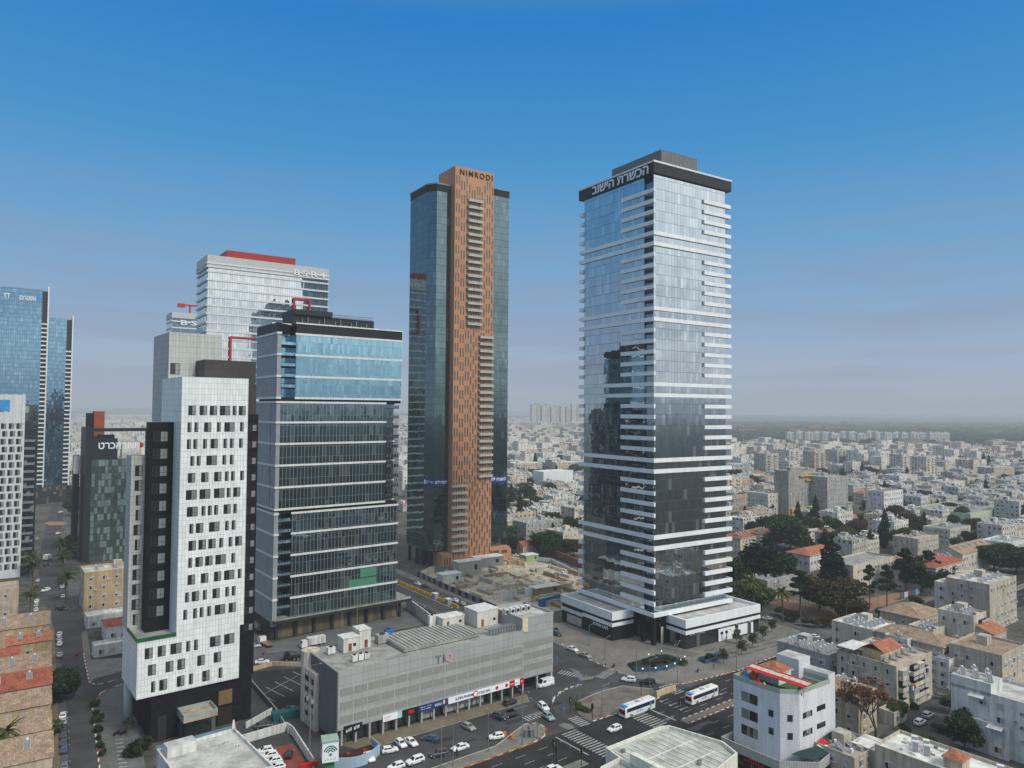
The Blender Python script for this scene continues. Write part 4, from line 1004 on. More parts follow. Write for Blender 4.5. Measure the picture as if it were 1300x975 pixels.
def balc_mesh(w):
    k = ('balc', round(w, 1))
    if k not in SHARED:
        b = MB(); b.box(-w / 2, w / 2, -1.3, 0, -.18, 0, 0); b.box(-w / 2, w / 2, -1.3, -1.2, 0, 1.0, 0); b.box(-w / 2, -w / 2 + .1, -1.2, 0, 0, 1.0, 0); b.box(w / 2 - .1, w / 2, -1.2, 0, 0, 1.0, 0)
        b.box(-w / 2 + .1, w / 2 - .1, -1.18, -1.1, 1.75, 2.6, 1); b.box(-w / 2 + .1, w / 2 - .1, -.05, -.02, 0.0, 2.5, 2)
        SHARED[k] = b.mesh('balcony', [CREAM, SHUT, BLACK])
    return SHARED[k]

def closed_balcony(w):
    k = ('cbalc', round(w, 1))
    if k not in SHARED:
        b = MB(); b.box(-w / 2, w / 2, -1.3, 0, -.18, 1.0, 0); b.box(-w / 2 + .05, w / 2 - .05, -1.25, 0, 1.0, 2.5, 1); b.box(-w / 2, w / 2, -1.3, 0, 2.5, 2.65, 0)
        for i in range(1, 4): b.box(-w / 2 + w * i / 4 - .04, -w / 2 + w * i / 4 + .04, -1.29, -1.25, 1.0, 2.5, 2)
        SHARED[k] = b.mesh('balcony', [CREAM, SHUT, GREYM])
    return SHARED[k]

def walls_row(t, fx, length, base, nf, fh, side, step=3.2, balcony=None, p=0.85, ac=0.2):
    """windows of one face. side 0: faces -y, 1: faces -x, 2: faces +x, 3: faces +y"""
    n = max(1, int(length / step)); m = (length - n * step) / 2
    for k in range(nf):
        for i in range(n):
            s = m + (i + .5) * step; z = base + k * fh
            if side == 0: loc, rz = (s, fx, z), 0
            elif side == 1: loc, rz = (fx, length - s, z), R(-90)
            elif side == 2: loc, rz = (fx, s, z), R(90)
            else: loc, rz = (s, fx, z), R(180)
            if balcony and i in balcony and k > 0:
                link('balcony', balc_mesh(step * .95) if (i + k) % 3 else closed_balcony(step * .95), t, loc, rz); continue
            if rnd() > p: continue
            link('window', win_mesh(random.choice(('shut', 'half', 'half', 'open', 'open'))), t, (loc[0], loc[1], loc[2] + 1.0), rz)
            if rnd() < ac:
                a = Vector((1.25, 0, 0)); a.rotate(Matrix.Rotation(rz, 3, 'Z').to_euler())
                link('air_conditioner', ac_mesh(), t, (loc[0] + a.x, loc[1] + a.y, loc[2] + .4), rz)

def roof_gable(b, w, d, z, rise, m, axis=0, over=.4):
    x0, x1, y0, y1 = -over, w + over, -over, d + over
    if axis == 0:
        ym = d / 2
        b.face([(x0, y0, z), (x1, y0, z), (x1, ym, z + rise), (x0, ym, z + rise)], m); b.face([(x1, y1, z), (x0, y1, z), (x0, ym, z + rise), (x1, ym, z + rise)], m)
        b.face([(0, d, z), (0, 0, z), (0, ym, z + rise)], m + 1); b.face([(w, 0, z), (w, d, z), (w, ym, z + rise)], m + 1)
    else:
        xm = w / 2
        b.face([(x0, y1, z), (x0, y0, z), (xm, y0, z + rise), (xm, y1, z + rise)], m); b.face([(x1, y0, z), (x1, y1, z), (xm, y1, z + rise), (xm, y0, z + rise)], m)
        b.face([(0, 0, z), (w, 0, z), (xm, 0, z + rise)], m + 1); b.face([(w, d, z), (0, d, z), (xm, d, z + rise)], m + 1)
def roof_hip(b, w, d, z, rise, m, over=.5):
    x0, x1, y0, y1 = -over, w + over, -over, d + over
    if w >= d: a, c = (d / 2, d / 2), (w - d / 2, d / 2)
    else: a, c = (w / 2, w / 2), (w / 2, d - w / 2)
    A, Cc = (a[0], a[1], z + rise), (c[0], c[1], z + rise)
    if w >= d:
        b.face([(x0, y0, z), (x1, y0, z), Cc, A], m); b.face([(x1, y0, z), (x1, y1, z), Cc], m); b.face([(x1, y1, z), (x0, y1, z), A, Cc], m); b.face([(x0, y1, z), (x0, y0, z), A], m)
    else:
        b.face([(x0, y0, z), (x1, y0, z), A], m); b.face([(x1, y0, z), (x1, y1, z), Cc, A], m); b.face([(x1, y1, z), (x0, y1, z), Cc], m); b.face([(x0, y1, z), (x0, y0, z), A, Cc], m)
    b.box(x0, x1, y0, y1, z - .25, z - .01, m + 1)

def flats(name, label, px, py, zt, w, d, nf, wall, roof='flat', roofm=None, heat=6, deg=36.5, ax='fl', off=(0, 0), balc0=None, balc1=None, sides=(0, 1), hut=True, cat='apartment building', group=None, hrot=0.0, base_z=0, step=3.2, tall=True):
    """apartment house; (px, py) is the surveyed roof corner nearest to the station (ax: fl front left, fr front right)"""
    x, y = G(px, py, zt)
    F = Frame(x, y, deg)
    if ax == 'fr': x, y = F.w(-w, 0)
    elif ax == 'bl': x, y = F.w(0, -d)
    F = Frame(x, y, deg)
    t = frame_thing(name, label, cat, F, group)
    fh = (zt - .6) / nf
    b = MB(); b.box(0, w, 0, d, 0, zt - (.7 if roof == 'flat' else 0), 0, 1)
    if roof == 'flat': b.ring([(0, 0), (w, 0), (w, d), (0, d)], .2, zt - .7, zt, 0)
    for k in range(1, nf): b.box(-.03, w + .03, -.03, d + .03, k * fh - .12, k * fh + .06, 0)
    b.build('wall', [wall, roofm or ROOFG], t)
    zr = zt - .68
    if roof in ('gable', 'gabley'):
        r = MB(); roof_gable(r, w, d, zt, min(w, d) * .22, 0, 0 if roof == 'gable' else 1); rp = r.build('roof', [roofm or TILER, wall], t)
    elif roof == 'hip':
        r = MB(); roof_hip(r, w, d, zt + .25, min(w, d) * .2, 0); rp = r.build('roof', [roofm or TILER, WHITEW], t)
    else:
        rp = None
        if hut:
            hx, hy = w * uni(.35, .6), d * uni(.4, .65)
            r = MB(); r.box(hx, hx + 3.2, hy, hy + 3.0, zr, zr + 2.6, 0, 1); hm_ = r.build('stair_hut', [wall, ROOFL], t)
    for s in sides:
        L = w if s in (0, 3) else d
        walls_row(t, {0: 0, 1: 0, 2: w, 3: d}[s], L, 0, nf, fh, s, step, balc0 if s == 0 else balc1)
    if roof == 'flat' and zt < 17 and heat and y < 300:
        for _ in range(7):
            cx, cy, a = uni(.8, w - 2.2), uni(.8, d - 2), uni(.4, 1.3); r = MB(); r.box(cx, cx + a, cy, cy + a * uni(.5, 1.2), zr, zr + uni(.25, 1.1)); r.build('roof_box', random.choice((WHITEW, GREYM, ROOFT, CONC)), t)
        for _ in range(2):
            cx, cy = uni(1, w - 1), uni(1, d - 1); r = MB(); r.tube((cx, cy, zr), (cx, cy, zr + 3.2), .035, .025, 5); r.tube((cx - .6, cy, zr + 2.9), (cx + .6, cy, zr + 2.9), .02, .02, 4); r.build('antenna', GREYM, t)
    nrow = max(1, int(math.sqrt(heat * d / max(w, 1))))
    for i in range(heat):
        if roof == 'flat':
            cx = 1.2 + (w - 2.4) * (((i // nrow) + .5) / math.ceil(heat / nrow)) + uni(-.3, .3); cy = 1.8 + (d - 3.6) * ((i % nrow + .5) / nrow) + uni(-.3, .3)
            heater(t, cx, cy, zr, hrot + uni(-.08, .08), tall)
        else:
            rise = min(w, d) * .2; cx = w * (i + .7) / (heat + .4)
            heater(t, cx, d * .30, zt + rise * .45, 0, tall)
    return t

def clutter(t, w, d, z, n, sd=3):
    random.seed(sd)
    for _ in range(n):
        x, y, a = uni(.6, w - 1.5), uni(.6, d - 1.5), uni(.5, 1.4); b = MB(); b.box(x, x + a, y, y + a * uni(.4, 1), z, z + uni(.2, .9)); b.build('roof_box', random.choice((WHITEW, GREYM, ROOFT, CONC)), t)

# ---- near, right hand side
random.seed(5)
GR = 'old flats on the alley behind the corner building'
flats('apartment_building', 'beige four storey flats with laundry and closed balconies, pale canopy roof, on the alley', 1138, 846, 13.2, 21, 17, 4, BEIGE, roofm=ROOFT, heat=13, balc0=(0, 2, 3, 4), sides=(0, 1), hut=False, group=GR)
t = bpy.context.scene.objects[-1] if False else None
flats('apartment_building', 'small ochre house with brown hipped roof beside the bare tree', 1090, 886, 10, 9, 11, 3, TANP, 'hip', TILEB, heat=2, sides=(0, 1), group=GR)
flats('apartment_building', 'beige flats with white roof crowded by slanted white solar panels', 1108, 800, 11.5, 15, 14, 3, CREAM, roofm=ROOFW, heat=14, group=GR, hrot=R(-40), sides=(0, 1))
flats('apartment_building', 'low grey beige flats with many solar heaters just behind the white corner building', 1052, 832, 11, 11, 17, 3, GREYP, roofm=ROOFG, heat=14, hrot=R(-40), group=GR)
flats('apartment_building', 'brown hipped roof house with white balcony shutters behind the laundry flats', 1197, 822, 11.5, 11, 20, 3, BEIGE, 'hip', TILEB, heat=1, balc0=(0, 1, 2), sides=(0, 1), group=GR)
flats('apartment_building', 'brown hipped roof house in the middle of the old flats, partly hidden', 1168, 786, 10, 17, 14, 3, TANP, 'hip', TILEB, heat=0, group=GR)
flats('apartment_building', 'narrow pale block with open verandas and slanted solar panels on top', 1236, 782, 16, 10, 11, 4, CREAM, roofm=ROOFL, heat=6, balc0=(1, 2), hrot=R(-40), group=GR)
flats('apartment_building', 'large tan block with blank flank and lift tower at the right edge', 1256, 742, 18, 26, 15, 5, BEIGE, roofm=ROOFL, heat=10, hrot=R(-40), sides=(0, 1), group=GR)
flats('apartment_building', 'whitewashed wing in front of the large tan block with small canopy', 1228, 745, 15, 9, 12, 4, WHITEW, roofm=ROOFL, heat=4, hrot=R(-40), sides=(0, 1), group=GR)
flats('apartment_building', 'decaying brown flats with a ruined roof frame at the right edge', 1272, 832, 13, 18, 14, 3, BEIGE, roofm=TILEB, heat=0, sides=(0, 1), group=GR)
flats('apartment_building', 'red roofed house tucked behind the decaying brown flats', 1262, 806, 11, 10, 12, 3, BEIGE, 'gable', TILEO, heat=0, group=GR)
# penthouse on the laundry flats
def on_roof(px, py, zt, deg=36.5, ax='fl', w=0):
    x, y = G(px, py, zt); return Frame(x, y, deg)
LF = Frame(*G(1138, 846, 13.2), 36.5)
lt = [o for o in COL.objects if o.get('label', '').startswith('beige four storey flats')][0]
b = MB(); b.box(3, 13, 5, 11, 12.5, 15, 1); roof_b = MB()
ph = b.build('roof_dwelling', [TILEO, OCHRE], lt)
rr = MB(); rr.face([(2.7, 4.6, 15), (13.4, 4.6, 15), (13.4, 8, 16.7), (2.7, 8, 16.7)]); rr.face([(13.4, 11.4, 15), (2.7, 11.4, 15), (2.7, 8, 16.7), (13.4, 8, 16.7)]); rr.build('tile_roof', TILEO, ph)
b = MB(); b.box(-7 + 6, 8, 11.5, 16.5, 14.6, 14.8); b.build('canopy', WHITEW, lt)
for i, (x, z, m) in enumerate(((5, 7, BLUE), (6, 7, WHITEW), (7.2, 7.2, RED), (13, 10, WHITEW), (14, 10.2, BLACK), (15, 10, BLUE))):
    b = MB(); b.box(x, x + .7, -1.45, -1.40, z - 1.2, z); b.build('laundry', m, lt)

# white flats, right edge foreground
tW7 = frame_thing('apartment_building', 'big whitewashed flats with awnings and roof heaters at the right edge, above the round tree', 'apartment building', Frame(*G(1207, 862, 15), 36.5))
b = MB(); L = 46
b.box(0, 14, -L, 0, 0, 13.4, 0, 1); b.box(-1.6, 0, -13, -1.2, 0, 7.6, 0, 1); b.box(0, 7, -9, 0, 13.4, 16.4, 0, 1); b.box(0.0, 9, -L, -18, 13.4, 16, 0, 1)
b.ring([(0, -L), (14, -L), (14, 0), (0, 0)], .2, 13.4, 14.2)
b.build('wall', [WHITEW, ROOFL], tW7)
for k in range(4):
    for i, yy in enumerate((-3.5, -7.2, -11, -15.5, -19.5, -23, -27, -31, -35, -39)):
        if (i + k) % 4 == 3: continue
        o = link('window', win_mesh(random.choice(('open', 'shut', 'half'))), tW7, (-1.62 if (k < 2 and -13 < yy) else -.02, yy, 1.2 + k * 3.3), R(-90))
        o.scale = (.55 if i in (3, 6) else 1.0, 1, .6 if i in (3, 6) else 1)
aw = MB(); aw.face([(0, -1.6, 1.0), (0, 1.6, 1.0), (-1.4, 1.7, .55), (-1.4, -1.7, .55)]); aw.face([(-1.4, -1.7, .50), (-1.4, 1.7, .50), (0, 1.6, .95), (0, -1.6, .95)]); awm = aw.mesh('awning', WHITEW)
for yy, z, xo in ((-10.5, 6.4, -1.6), (-5, 4.2, -1.6), (-20, 6.2, 0), (-31, 8.8, 0), (-24, 3, 0), (-6, 12.2, 0)): link('awning', awm, tW7, (xo, yy, z))
for yy, z in ((-22, 8), (-33, 6), (-27, 3.4), (-14, 9)): link('air_conditioner', ac_mesh(), tW7, (-.02, yy, z), R(-90))
for i in range(12): heater(tW7, 2.0 + (i % 2) * 3.4, -2 - i * 1.5 - (7 if i > 4 else 0) - (6 if i > 8 else 0), 16.4 if i < 5 else 13.45, R(-60), True)
b = MB(); b.box(-.5, 5, -30, -19, 16.02, 16.3); b.build('metal_roof', M('corrugated', (0.5, 0.53, 0.53), 0.5, 0.1), tW7)
# foreground low flats with small red hut
tW8 = frame_thing('apartment_building', 'low beige flats with cracked pale roof and a small red tiled hut, bottom right foreground', 'apartment building', Frame(*G(1142, 926, 8.5), -52))
b = MB(); b.box(0, 45, -12, 0, 0, 7.8, 0, 1); b.ring([(0, -12), (45, -12), (45, 0), (0, 0)], .25, 7.8, 8.5); b.box(-6, 0, -11, -4, 0, 6.5, 0, 1); b.build('wall', [BEIGE, ROOFW], tW8)
b = MB(); b.box(13, 16.6, -9.4, -5.6, 7.8, 10, 0); o = b.build('roof_hut', TANP, tW8)
b = MB(); bb = MB(); roof_hip(bb, 3.6, 3.8, 10.02, 1.3, 0, .3); o2 = bb.build('tile_roof', [TILEO, TANP], o, loc=(13, -9.4, 0))
for i in range(8): heater(tW8, 5 + i * 1.2 + (12 if i > 3 else 0), -4 - (i % 2) * 2.5, 7.82, R(20), False)
for i in range(7): link('window', win_mesh(random.choice(('open', 'shut'))), tW8, (3 + i * 4.2, -12.02, 4.2))
clutter(tW8, 44, 1, 7.82, 0)
random.seed(8)
for _ in range(12):
    x, y = uni(1, 11), uni(-11, -1); b = MB(); b.box(x, x + uni(.4, 1.6), y, y + uni(.3, .9), 7.81, 7.81 + uni(.1, .6)); b.build('roof_junk', random.choice((WHITEW, GREYM, CONC, ROOFT)), tW8)
flats('apartment_building', 'low grey roofed house at the bottom edge beside the yellow tree', 1085, 962, 6.5, 12, 10, 2, BEIGE, roofm=ROOFG, heat=3, sides=(0, 1))

# ---- white corner building with roof terrace (nursery) at the bottom right
ZT = 19.0
FFr = Frame(*G(990, 877, ZT), 37.8)
tF = frame_thing('corner_building', 'white corner building with red striped awning and play terrace on its roof', 'commercial building', FFr)
poly = [(-0.4, 12), (-0.5, 5.1), (0, 0), (3.2, -2.9), (15.2, -3.6), (15.2, 12)]
big = [(-4.0, 13), (-4.1, 8.7), (-3.9, -2.2), (2.5, -7.9), (18.7, -5.9), (18.7, 13)]
WF = M('nursery_white', (0.68, 0.69, 0.71), 0.8, 0.07, 0.3, 0.12)
b = MB(); b.prism(poly, 3.3, 17.9, 0, 1); b.ring(poly, .25, 17.9, 18.3, 0); b.build('wall', [WF, M('play_floor', (0.05, 0.12, 0.05), 0.9, 0.2)], tF)
b = MB(); b.prism(big, 0, 3.2, 0, 1); b.build('dark_base', [M('dark_red_cladding', (0.035, 0.012, 0.012), 0.5, 0.15), ROOFG], tF)
RAILM = stripes('slatted_rail', (0.55, 0.56, 0.53), (0.33, 0.34, 0.32), .35, 0.6)
b = MB(); b.ring(big, .2, 3.2, 5.3, 0); b.build('terrace_fence', [RAILM], tF)
b = MB(); b.ring(poly, .08, 18.3, 19.4, 0); b.build('roof_fence', M('mesh_fence', (0.36, 0.40, 0.34), 0.6, 0.1), tF)
def wpanel(x0, y0, x1, y1, s0, s1, z0, z1, m, name, parent, off=.05):
    a, c = Vector((x0, y0)), Vector((x1, y1)); d = (c - a).normalized(); n = Vector((d.y, -d.x)) * off
    p, q = a + d * s0, a + d * s1; b = MB(); b.prism([(p.x + n.x, p.y + n.y), (q.x + n.x, q.y + n.y), (q.x - n.x, q.y - n.y), (p.x - n.x, p.y - n.y)], z0, z1, 0); return b.build(name, m, parent)
for z in (14.0, 10.1, 6.3): wpanel(*poly[0], *poly[1], 2.2, 6.6, z, z + 2.2, blackgl, 'window', tF)
for z in (12.6, 8.6):
    wpanel(*poly[1], *poly[2], 2.4, 3.6, z, z + 1.5, blackgl, 'window', tF); wpanel(*poly[2], *poly[3], 1.6, 2.8, z - .4, z + 1.1, blackgl, 'window', tF)
    wpanel(*poly[3], *poly[4], 1.2, 4.8, z, z + 1.3, blackgl, 'window', tF); wpanel(*poly[3], *poly[4], 6.6, 10.0, z + .4, z + 1.6, blackgl, 'window', tF)
bx = [(big[i], big[i + 1]) for i in range(4)]
for (p, q) in bx:
    L = math.hypot(q[0] - p[0], q[1] - p[1]); n = max(1, int(L / 2.4))
    for i in range(n): wpanel(*p, *q, (i + .25) * L / n, (i + .25) * L / n + 1.1, 1.0, 2.3, WINGL, 'window', tF)
b = MB(); b.box(15.21, 18.2, -3.2, 7, 0, 20.2, 0, 1); b.box(13.0, 18, 3, 9, 17.95, 22.4, 0, 1); b.build('stair_tower', [M('tower_white', (0.60, 0.62, 0.65), 0.7, 0.05), ROOFL], tF)
b = MB(); b.box(5.2, 10.6, 3.6, 9.0, 17.9, 20.6, 0); o = b.build('roof_house', WF, tF)
bb = MB(); roof_hip(bb, 5.4, 5.4, 20.75, 1.8, 0, .4); bb.build('tile_roof', [TILEO, WHITEW], o, loc=(5.2, 3.6, 0))
f0 = [FFr.loc(G(*p, 20.6)) for p in ((947, 848), (1020, 871), (1033, 868), (957, 845))]
A4 = [Vector((*f0[0], 20.5)), Vector((*f0[1], 20.2)), Vector((*f0[2], 20.9)), Vector((*f0[3], 21.2))]
for k in range(5):
    q = [A4[0].lerp(A4[3], k / 5), A4[1].lerp(A4[2], k / 5), A4[1].lerp(A4[2], (k + 1) / 5), A4[0].lerp(A4[3], (k + 1) / 5)]
    b = MB(); b.face(q); b.face([v - Vector((0, 0, .06)) for v in reversed(q)]); b.build('awning_strip', CREAM if k in (2, 3) else RED, tF) if k != 3 else b.build('awning_strip', CREAM, tF)
for v in (A4[0], A4[1], A4[0].lerp(A4[1], .5)):
    b = MB(); b.tube((v.x, v.y, 17.9), (v.x, v.y, v.z - .07), .06, .06, 5); b.build('awning_post', GREYM, tF)
toy = [('play_slide', ORANGE, (4.2, 9.6, 1.3)), ('play_ball', BLUE, (2.6, 10.4, .8)), ('play_house', RED, (1.0, 6.4, 1.0)), ('play_mat', GREEN, (.9, 2.2, .2)), ('play_tub', BLUE, (5.6, -1.8, .5)), ('play_table', YELLOW, (.6, 4.2, .6)), ('play_stool', RED, (4.2, -2.0, .6))]
for nm, m, (x, y, h) in toy:
    b = MB(); b.prism([(-.9, -.6), (.9, -.6), (1.1, .2), (.4, .8), (-.8, .7)], 0, h); b.tube((0, 0, h), (.3, .1, h + .9), .5, .2, 7)
    o = b.build(nm, m); p = FFr.w(x, y); o.location = (p[0], p[1], 17.93); o.rotation_euler = (0, 0, uni(0, 6))
    tag(o, {'play_slide': 'orange play slide on the roof terrace beside the red tiled hut', 'play_ball': 'blue ball shaped toy beside the orange slide on the roof', 'play_house': 'red play house under the far end of the awning', 'play_mat': 'green play mat shape by the terrace fence', 'play_tub': 'blue tub under the near end of the awning', 'play_table': 'yellow play table by the roof fence', 'play_stool': 'red seat in front of the blue tub under the awning'}[nm], 'toy', 'play things on the roof terrace')
DG = M('green_canvas', (0.02, 0.05, 0.045), 0.8, 0.1)
b = MB(); b.face([(12.6, -5.4, 5.6), (18.5, -5.6, 5.4), (18.0, -3.7, 7.4), (11.4, -3.75, 7.0)]); b.build('shade_sail', DG, tF)
b = MB(); b.face([(8.4, -6.8, 5.3), (2.2, -7.0, 5.6), (-.6, -3.0, 6.2), (2.8, -3.0, 6.0), (8.0, -4.4, 6.2)]); b.build('shade_sail', DG, tF)
b = MB(); b.face([(8.2, -4.0, 6.5), (12.4, -5.6, 5.7), (11.2, -3.8, 7.0)]); b.build('shade_sail', RED, tF)
b = MB(); b.face([(8.8, -6.4, 5.5), (12.4, -5.65, 5.65), (8.0, -4.1, 6.3)]); b.build('shade_sail', SIGNW, tF)
wl = wpanel(*bx[1][0], *bx[1][1], 1.0, 9.0, 2.0, 3.15, BLACK, 'shop_sign', tF, .1)
a0 = Vector(bx[1][0]); d0 = (Vector(bx[1][1]) - a0).normalized(); q0 = a0 + d0 * 5 + Vector((d0.y, -d0.x)) * .14
lt_ = marks(tF, SRD, -3, 3, 0, 2.1, 3.05, 5, 'lettering', 3); lt_.location = (q0.x, q0.y, 0); lt_.rotation_euler = (0, 0, math.atan2(d0.y, d0.x))

# ---- long white roof building at the bottom middle
FM = Frame(*FR.w(2.2, -53), 37.8)
tM = frame_thing('commercial_building', 'low cream building with ribbed white flat roof beside the main road, bottom centre', 'commercial building', FM)
YW = M('cream_white', (0.70, 0.70, 0.60), 0.8, 0.08, 0.3, 0.2)
rp_ = [(11, 0), (32, 4), (34, 9), (31, 21), (29, 22), (12, 22), (11, 17)]
b = MB(); b.prism(rp_, 0, 11.4, 0, 2); b.ring(rp_, .35, 11.4, 12.1, 0); b.prism([(1, 3), (11, 1), (11, 17), (5, 16.5), (1.2, 12)], 0, 11.4, 0, 1); b.ring([(1, 3), (11, 1), (11, 17), (5, 16.5), (1.2, 12)], .3, 11.4, 12.3)
b.box(10.7, 12, 3, 14, 11.4, 14.2, 0); b.build('wall', [YW, ROOFG, roofmat('dusty_white_roof', (0.46, 0.46, 0.41), .3)], tM)
b = MB()
for i in range(11):
    x = 13 + i * 1.75; b.box(x, x + .16, 2.2 + i * .2, 20.5, 11.41, 11.56)
for yy in (8, 14): b.box(13, 30, yy, yy + .12, 11.41, 11.6)
b.build('roof_rib', WHITE, tM)
b = MB(); b.box(8.6, 12.6, 5, 8.5, 13.4, 13.6); b.build('canopy', SIGNW, tM)
for z in (4.5, 8.2):
    wpanel(32, 4, 34, 9, .3, 5, z, z + 1.2, blackgl, 'window', tM, .06); wpanel(11, 0, 32, 4, 1, 20, z, z + 1.1, blackgl, 'window', tM, .06); wpanel(34, 9, 31, 21, .5, 11.8, z, z + 1.1, blackgl, 'window', tM, .06)
for x, y in ((22, 6), (23, 6.6), (14, 19), (4, 8)):
    b = MB(); b.box(x, x + .8, y, y + .6, 11.42, 12.1); b.build('roof_box', GREYM, tM)
# ---- low white building bottom left
tN = frame_thing('commercial_building', 'low building with pale grey roof and blue glass rail below the white tower', 'commercial building', Frame(*G(198, 950, 7), 40))
b = MB(); b.box(0, 17, -24, -.5, 0, 6.3, 0, 1); b.ring([(0, -24), (17, -24), (17, -.5), (0, -.5)], .3, 6.3, 7.0, 0); b.box(1.0, 7, -5.2, -2.0, 6.3, 8.6, 0, 1); b.build('wall', [WHITEW, ROOFL], tN)
b = MB(); b.box(-.1, 17, -.5, -.35, 5.8, 7.6); b.build('glass_rail', M('rail_blue', (0.12, 0.22, 0.25), 0.3), tN)
for x, y in ((12, -6), (13.4, -5.6), (14.6, -9)): link('air_conditioner', ac_mesh(), tN, (x, y, 6.32), R(30))
b = MB(); b.tube((16.6, -.8, 7), (16.6, -.8, 9), .5, .2, 8); b.build('vent', WHITEW, tN)

# ---- small extensions and yard sheds among the old flats
random.seed(19)
YS = 'tin sheds in the yards of the old flats'
for px, py, w, d, z, m, rm, lb in ((1098, 905, 6, 5, 4.5, WHITEW, ROOFG, 'white shed at the foot of the ochre hipped roof house'), (1135, 905, 7, 4, 3.6, CREAM, ROOFL, 'cream lean-to under the laundry flats corner'), (1220, 850, 8, 7, 7, CREAM, ROOFL, 'pale annexe between the hipped house and the whitewashed flats'), (1205, 838, 6, 6, 9, WHITEW, ROOFW, 'white narrow annexe behind the whitewashed flats'), (1246, 815, 9, 8, 9, CREAM, ROOFW, 'cream annexe under the large tan block'), (1258, 850, 9, 8, 8, WHITEW, ROOFG, 'white annexe below the decaying brown flats'), (1152, 812, 8, 7, 12, WHITEW, ROOFW, 'white roof block among the solar panels behind the laundry flats'), (1076, 870, 6, 6, 8, WHITEW, ROOFL, 'white annexe right behind the corner building tower'), (1185, 800, 9, 8, 11, CREAM, ROOFL, 'cream annexe between the two brown hipped roofs')):
    flats('annexe', lb, px, py, z, w, d, max(1, int(z / 3)), m, roofm=rm, heat=2 if z > 6 else 0, sides=(0, 1), hut=False, cat='annexe', group=YS, hrot=R(-40), step=2.8)

# ---- left row of old houses along the street
LG = 'old terraced houses along the left street'
rows = [((66, 960, 6.5), 22, 14, TANP, 'gable', TILEB, 'tan roofed house nearest the bottom left corner with big grey solar panels', 3),
        ((64, 925, 6.5), 24, 11, TANP, 'gable', TILEB, 'tan roofed house above the green hedge, one solar panel near its ridge', 1),
        ((64, 893, 6.5), 24, 12, OCHRE, 'gable', TILEB, 'tan roofed house beside the dark round street tree', 1),
        ((65, 868, 7), 24, 13, OCHRE, 'gable', TILER, 'red tiled long house with three grey solar panels', 3),
        ((64, 846, 7), 24, 13, TANP, 'gable', TILEB, 'tan tiled house between the two red roofed houses', 4),
        ((66, 812, 8), 12, 9, OCHRE, 'gable', TILEO, 'ochre house with orange red roof and white roof hut by the street', 2),
        ((24, 832, 7), 14, 8, OCHRE, 'gable', TILER, 'red tiled house at the left edge behind the ochre house', 1),
        ((63, 792, 7.5), 26, 14, OCHRE, 'gable', TILEB, 'tan roofed house farthest up the row, below the plain beige block', 3)]
random.seed(12)
for (px, py, zt), w, d, wm_, rf, rm, lb, nh in rows:
    flats('terraced_house', lb, px, py, zt, w, d, 2, wm_, rf, rm, heat=nh, ax='fr', deg=34, sides=(0, 2), cat='house', group=LG)
flats('apartment_building', 'plain beige block with three small barred windows at the left edge', 24, 746, 14, 24, 14, 4, TANP, roofm=ROOFT, heat=0, ax='fr', deg=35, sides=(0,), step=5.5, hut=False)
flats('apartment_building', 'ochre four storey flats with brown bands below the dark glass office block', 107, 727, 15.5, 24, 15, 4, OCHRE, roofm=ROOFL, heat=3, deg=36, sides=(0, 1), step=4.6)
# market sheds next to the ochre flats
SHG = 'low sheds beside the ochre flats'
flats('shed', 'low white roofed shed in front of the ochre flats', 110, 783, 4.5, 18, 8, 1, WHITEW, roofm=ROOFW, heat=0, deg=36, hut=False, cat='shed', group=SHG)
flats('shed', 'pinkish roofed shed beside the white tower flank', 133, 796, 5, 12, 8, 1, WHITEW, 'gable', TILER, heat=0, deg=36, cat='shed', group=SHG)
flats('shed', 'white roofed kiosk with red white fascia nearest the car park', 119, 820, 4, 11, 5, 1, WHITEW, roofm=ROOFW, heat=0, deg=36, hut=False, cat='shed', group=SHG)
# ================================================================ THE TOWN BEYOND
random.seed(31)
WW = {k: winwall('wall_' + k, c, 3.1, q, ww, .45, dirt=dd) for k, c, q, ww, dd in (
    ('cream', (0.62, 0.55, 0.43), 3.3, .40, .35), ('white', (0.72, 0.69, 0.62), 3.5, .36, .35), ('grey', (0.48, 0.46, 0.40), 3.1, .40, .35),
    ('beige', (0.50, 0.43, 0.34), 3.4, .38, .4), ('pale', (0.60, 0.58, 0.52), 3.0, .42, .35))}
MIDG = 'mid distance landmarks right of the banded tower'
flats('apartment_building', 'unfinished raw concrete block with open window holes and yellow scaffolding', 1001, 598, 38, 30, 12, 10, CONC, roofm=ROOFG, heat=0, sides=(0,), hut=True, step=4)
u_ = [o for o in COL.objects if o.get('label', '').startswith('unfinished raw')][0]
for zz, x0, x1 in ((33, 14, 29), (29.5, 22, 29), (7, 2, 32), (3.5, 2, 34)):
    b = MB(); b.box(x0, x1, -1.6, -.3, zz, zz + (1.0 if zz > 10 else 2.6)); b.build('scaffold', YELLOW, u_)
flats('apartment_building', 'grey and cream ten storey block beside the unfinished concrete one', 1050, 606, 33, 30, 16, 9, GREYP, roofm=ROOFL, heat=10, sides=(0, 1), step=3.6)
flats('apartment_building', 'cream stepped flats with balconies in front of the unfinished concrete block', 975, 627, 21, 25, 18, 6, CREAM, roofm=ROOFL, heat=8, sides=(0, 1), step=3.6)
flats('apartment_building', 'white curved looking flats with brown roof parapet in the middle of the town', 1122, 624, 23, 30, 14, 6, WHITEW, roofm=TILEB, heat=4, sides=(0, 1), step=3.6)
flats('warehouse', 'long pale green shed with grey flat roof at the right', 1232, 652, 12, 75, 40, 2, M('pale_green', (0.44, 0.52, 0.36), .8), roofm=ROOFG, heat=0, sides=(0,), step=9, cat='warehouse', hut=False)
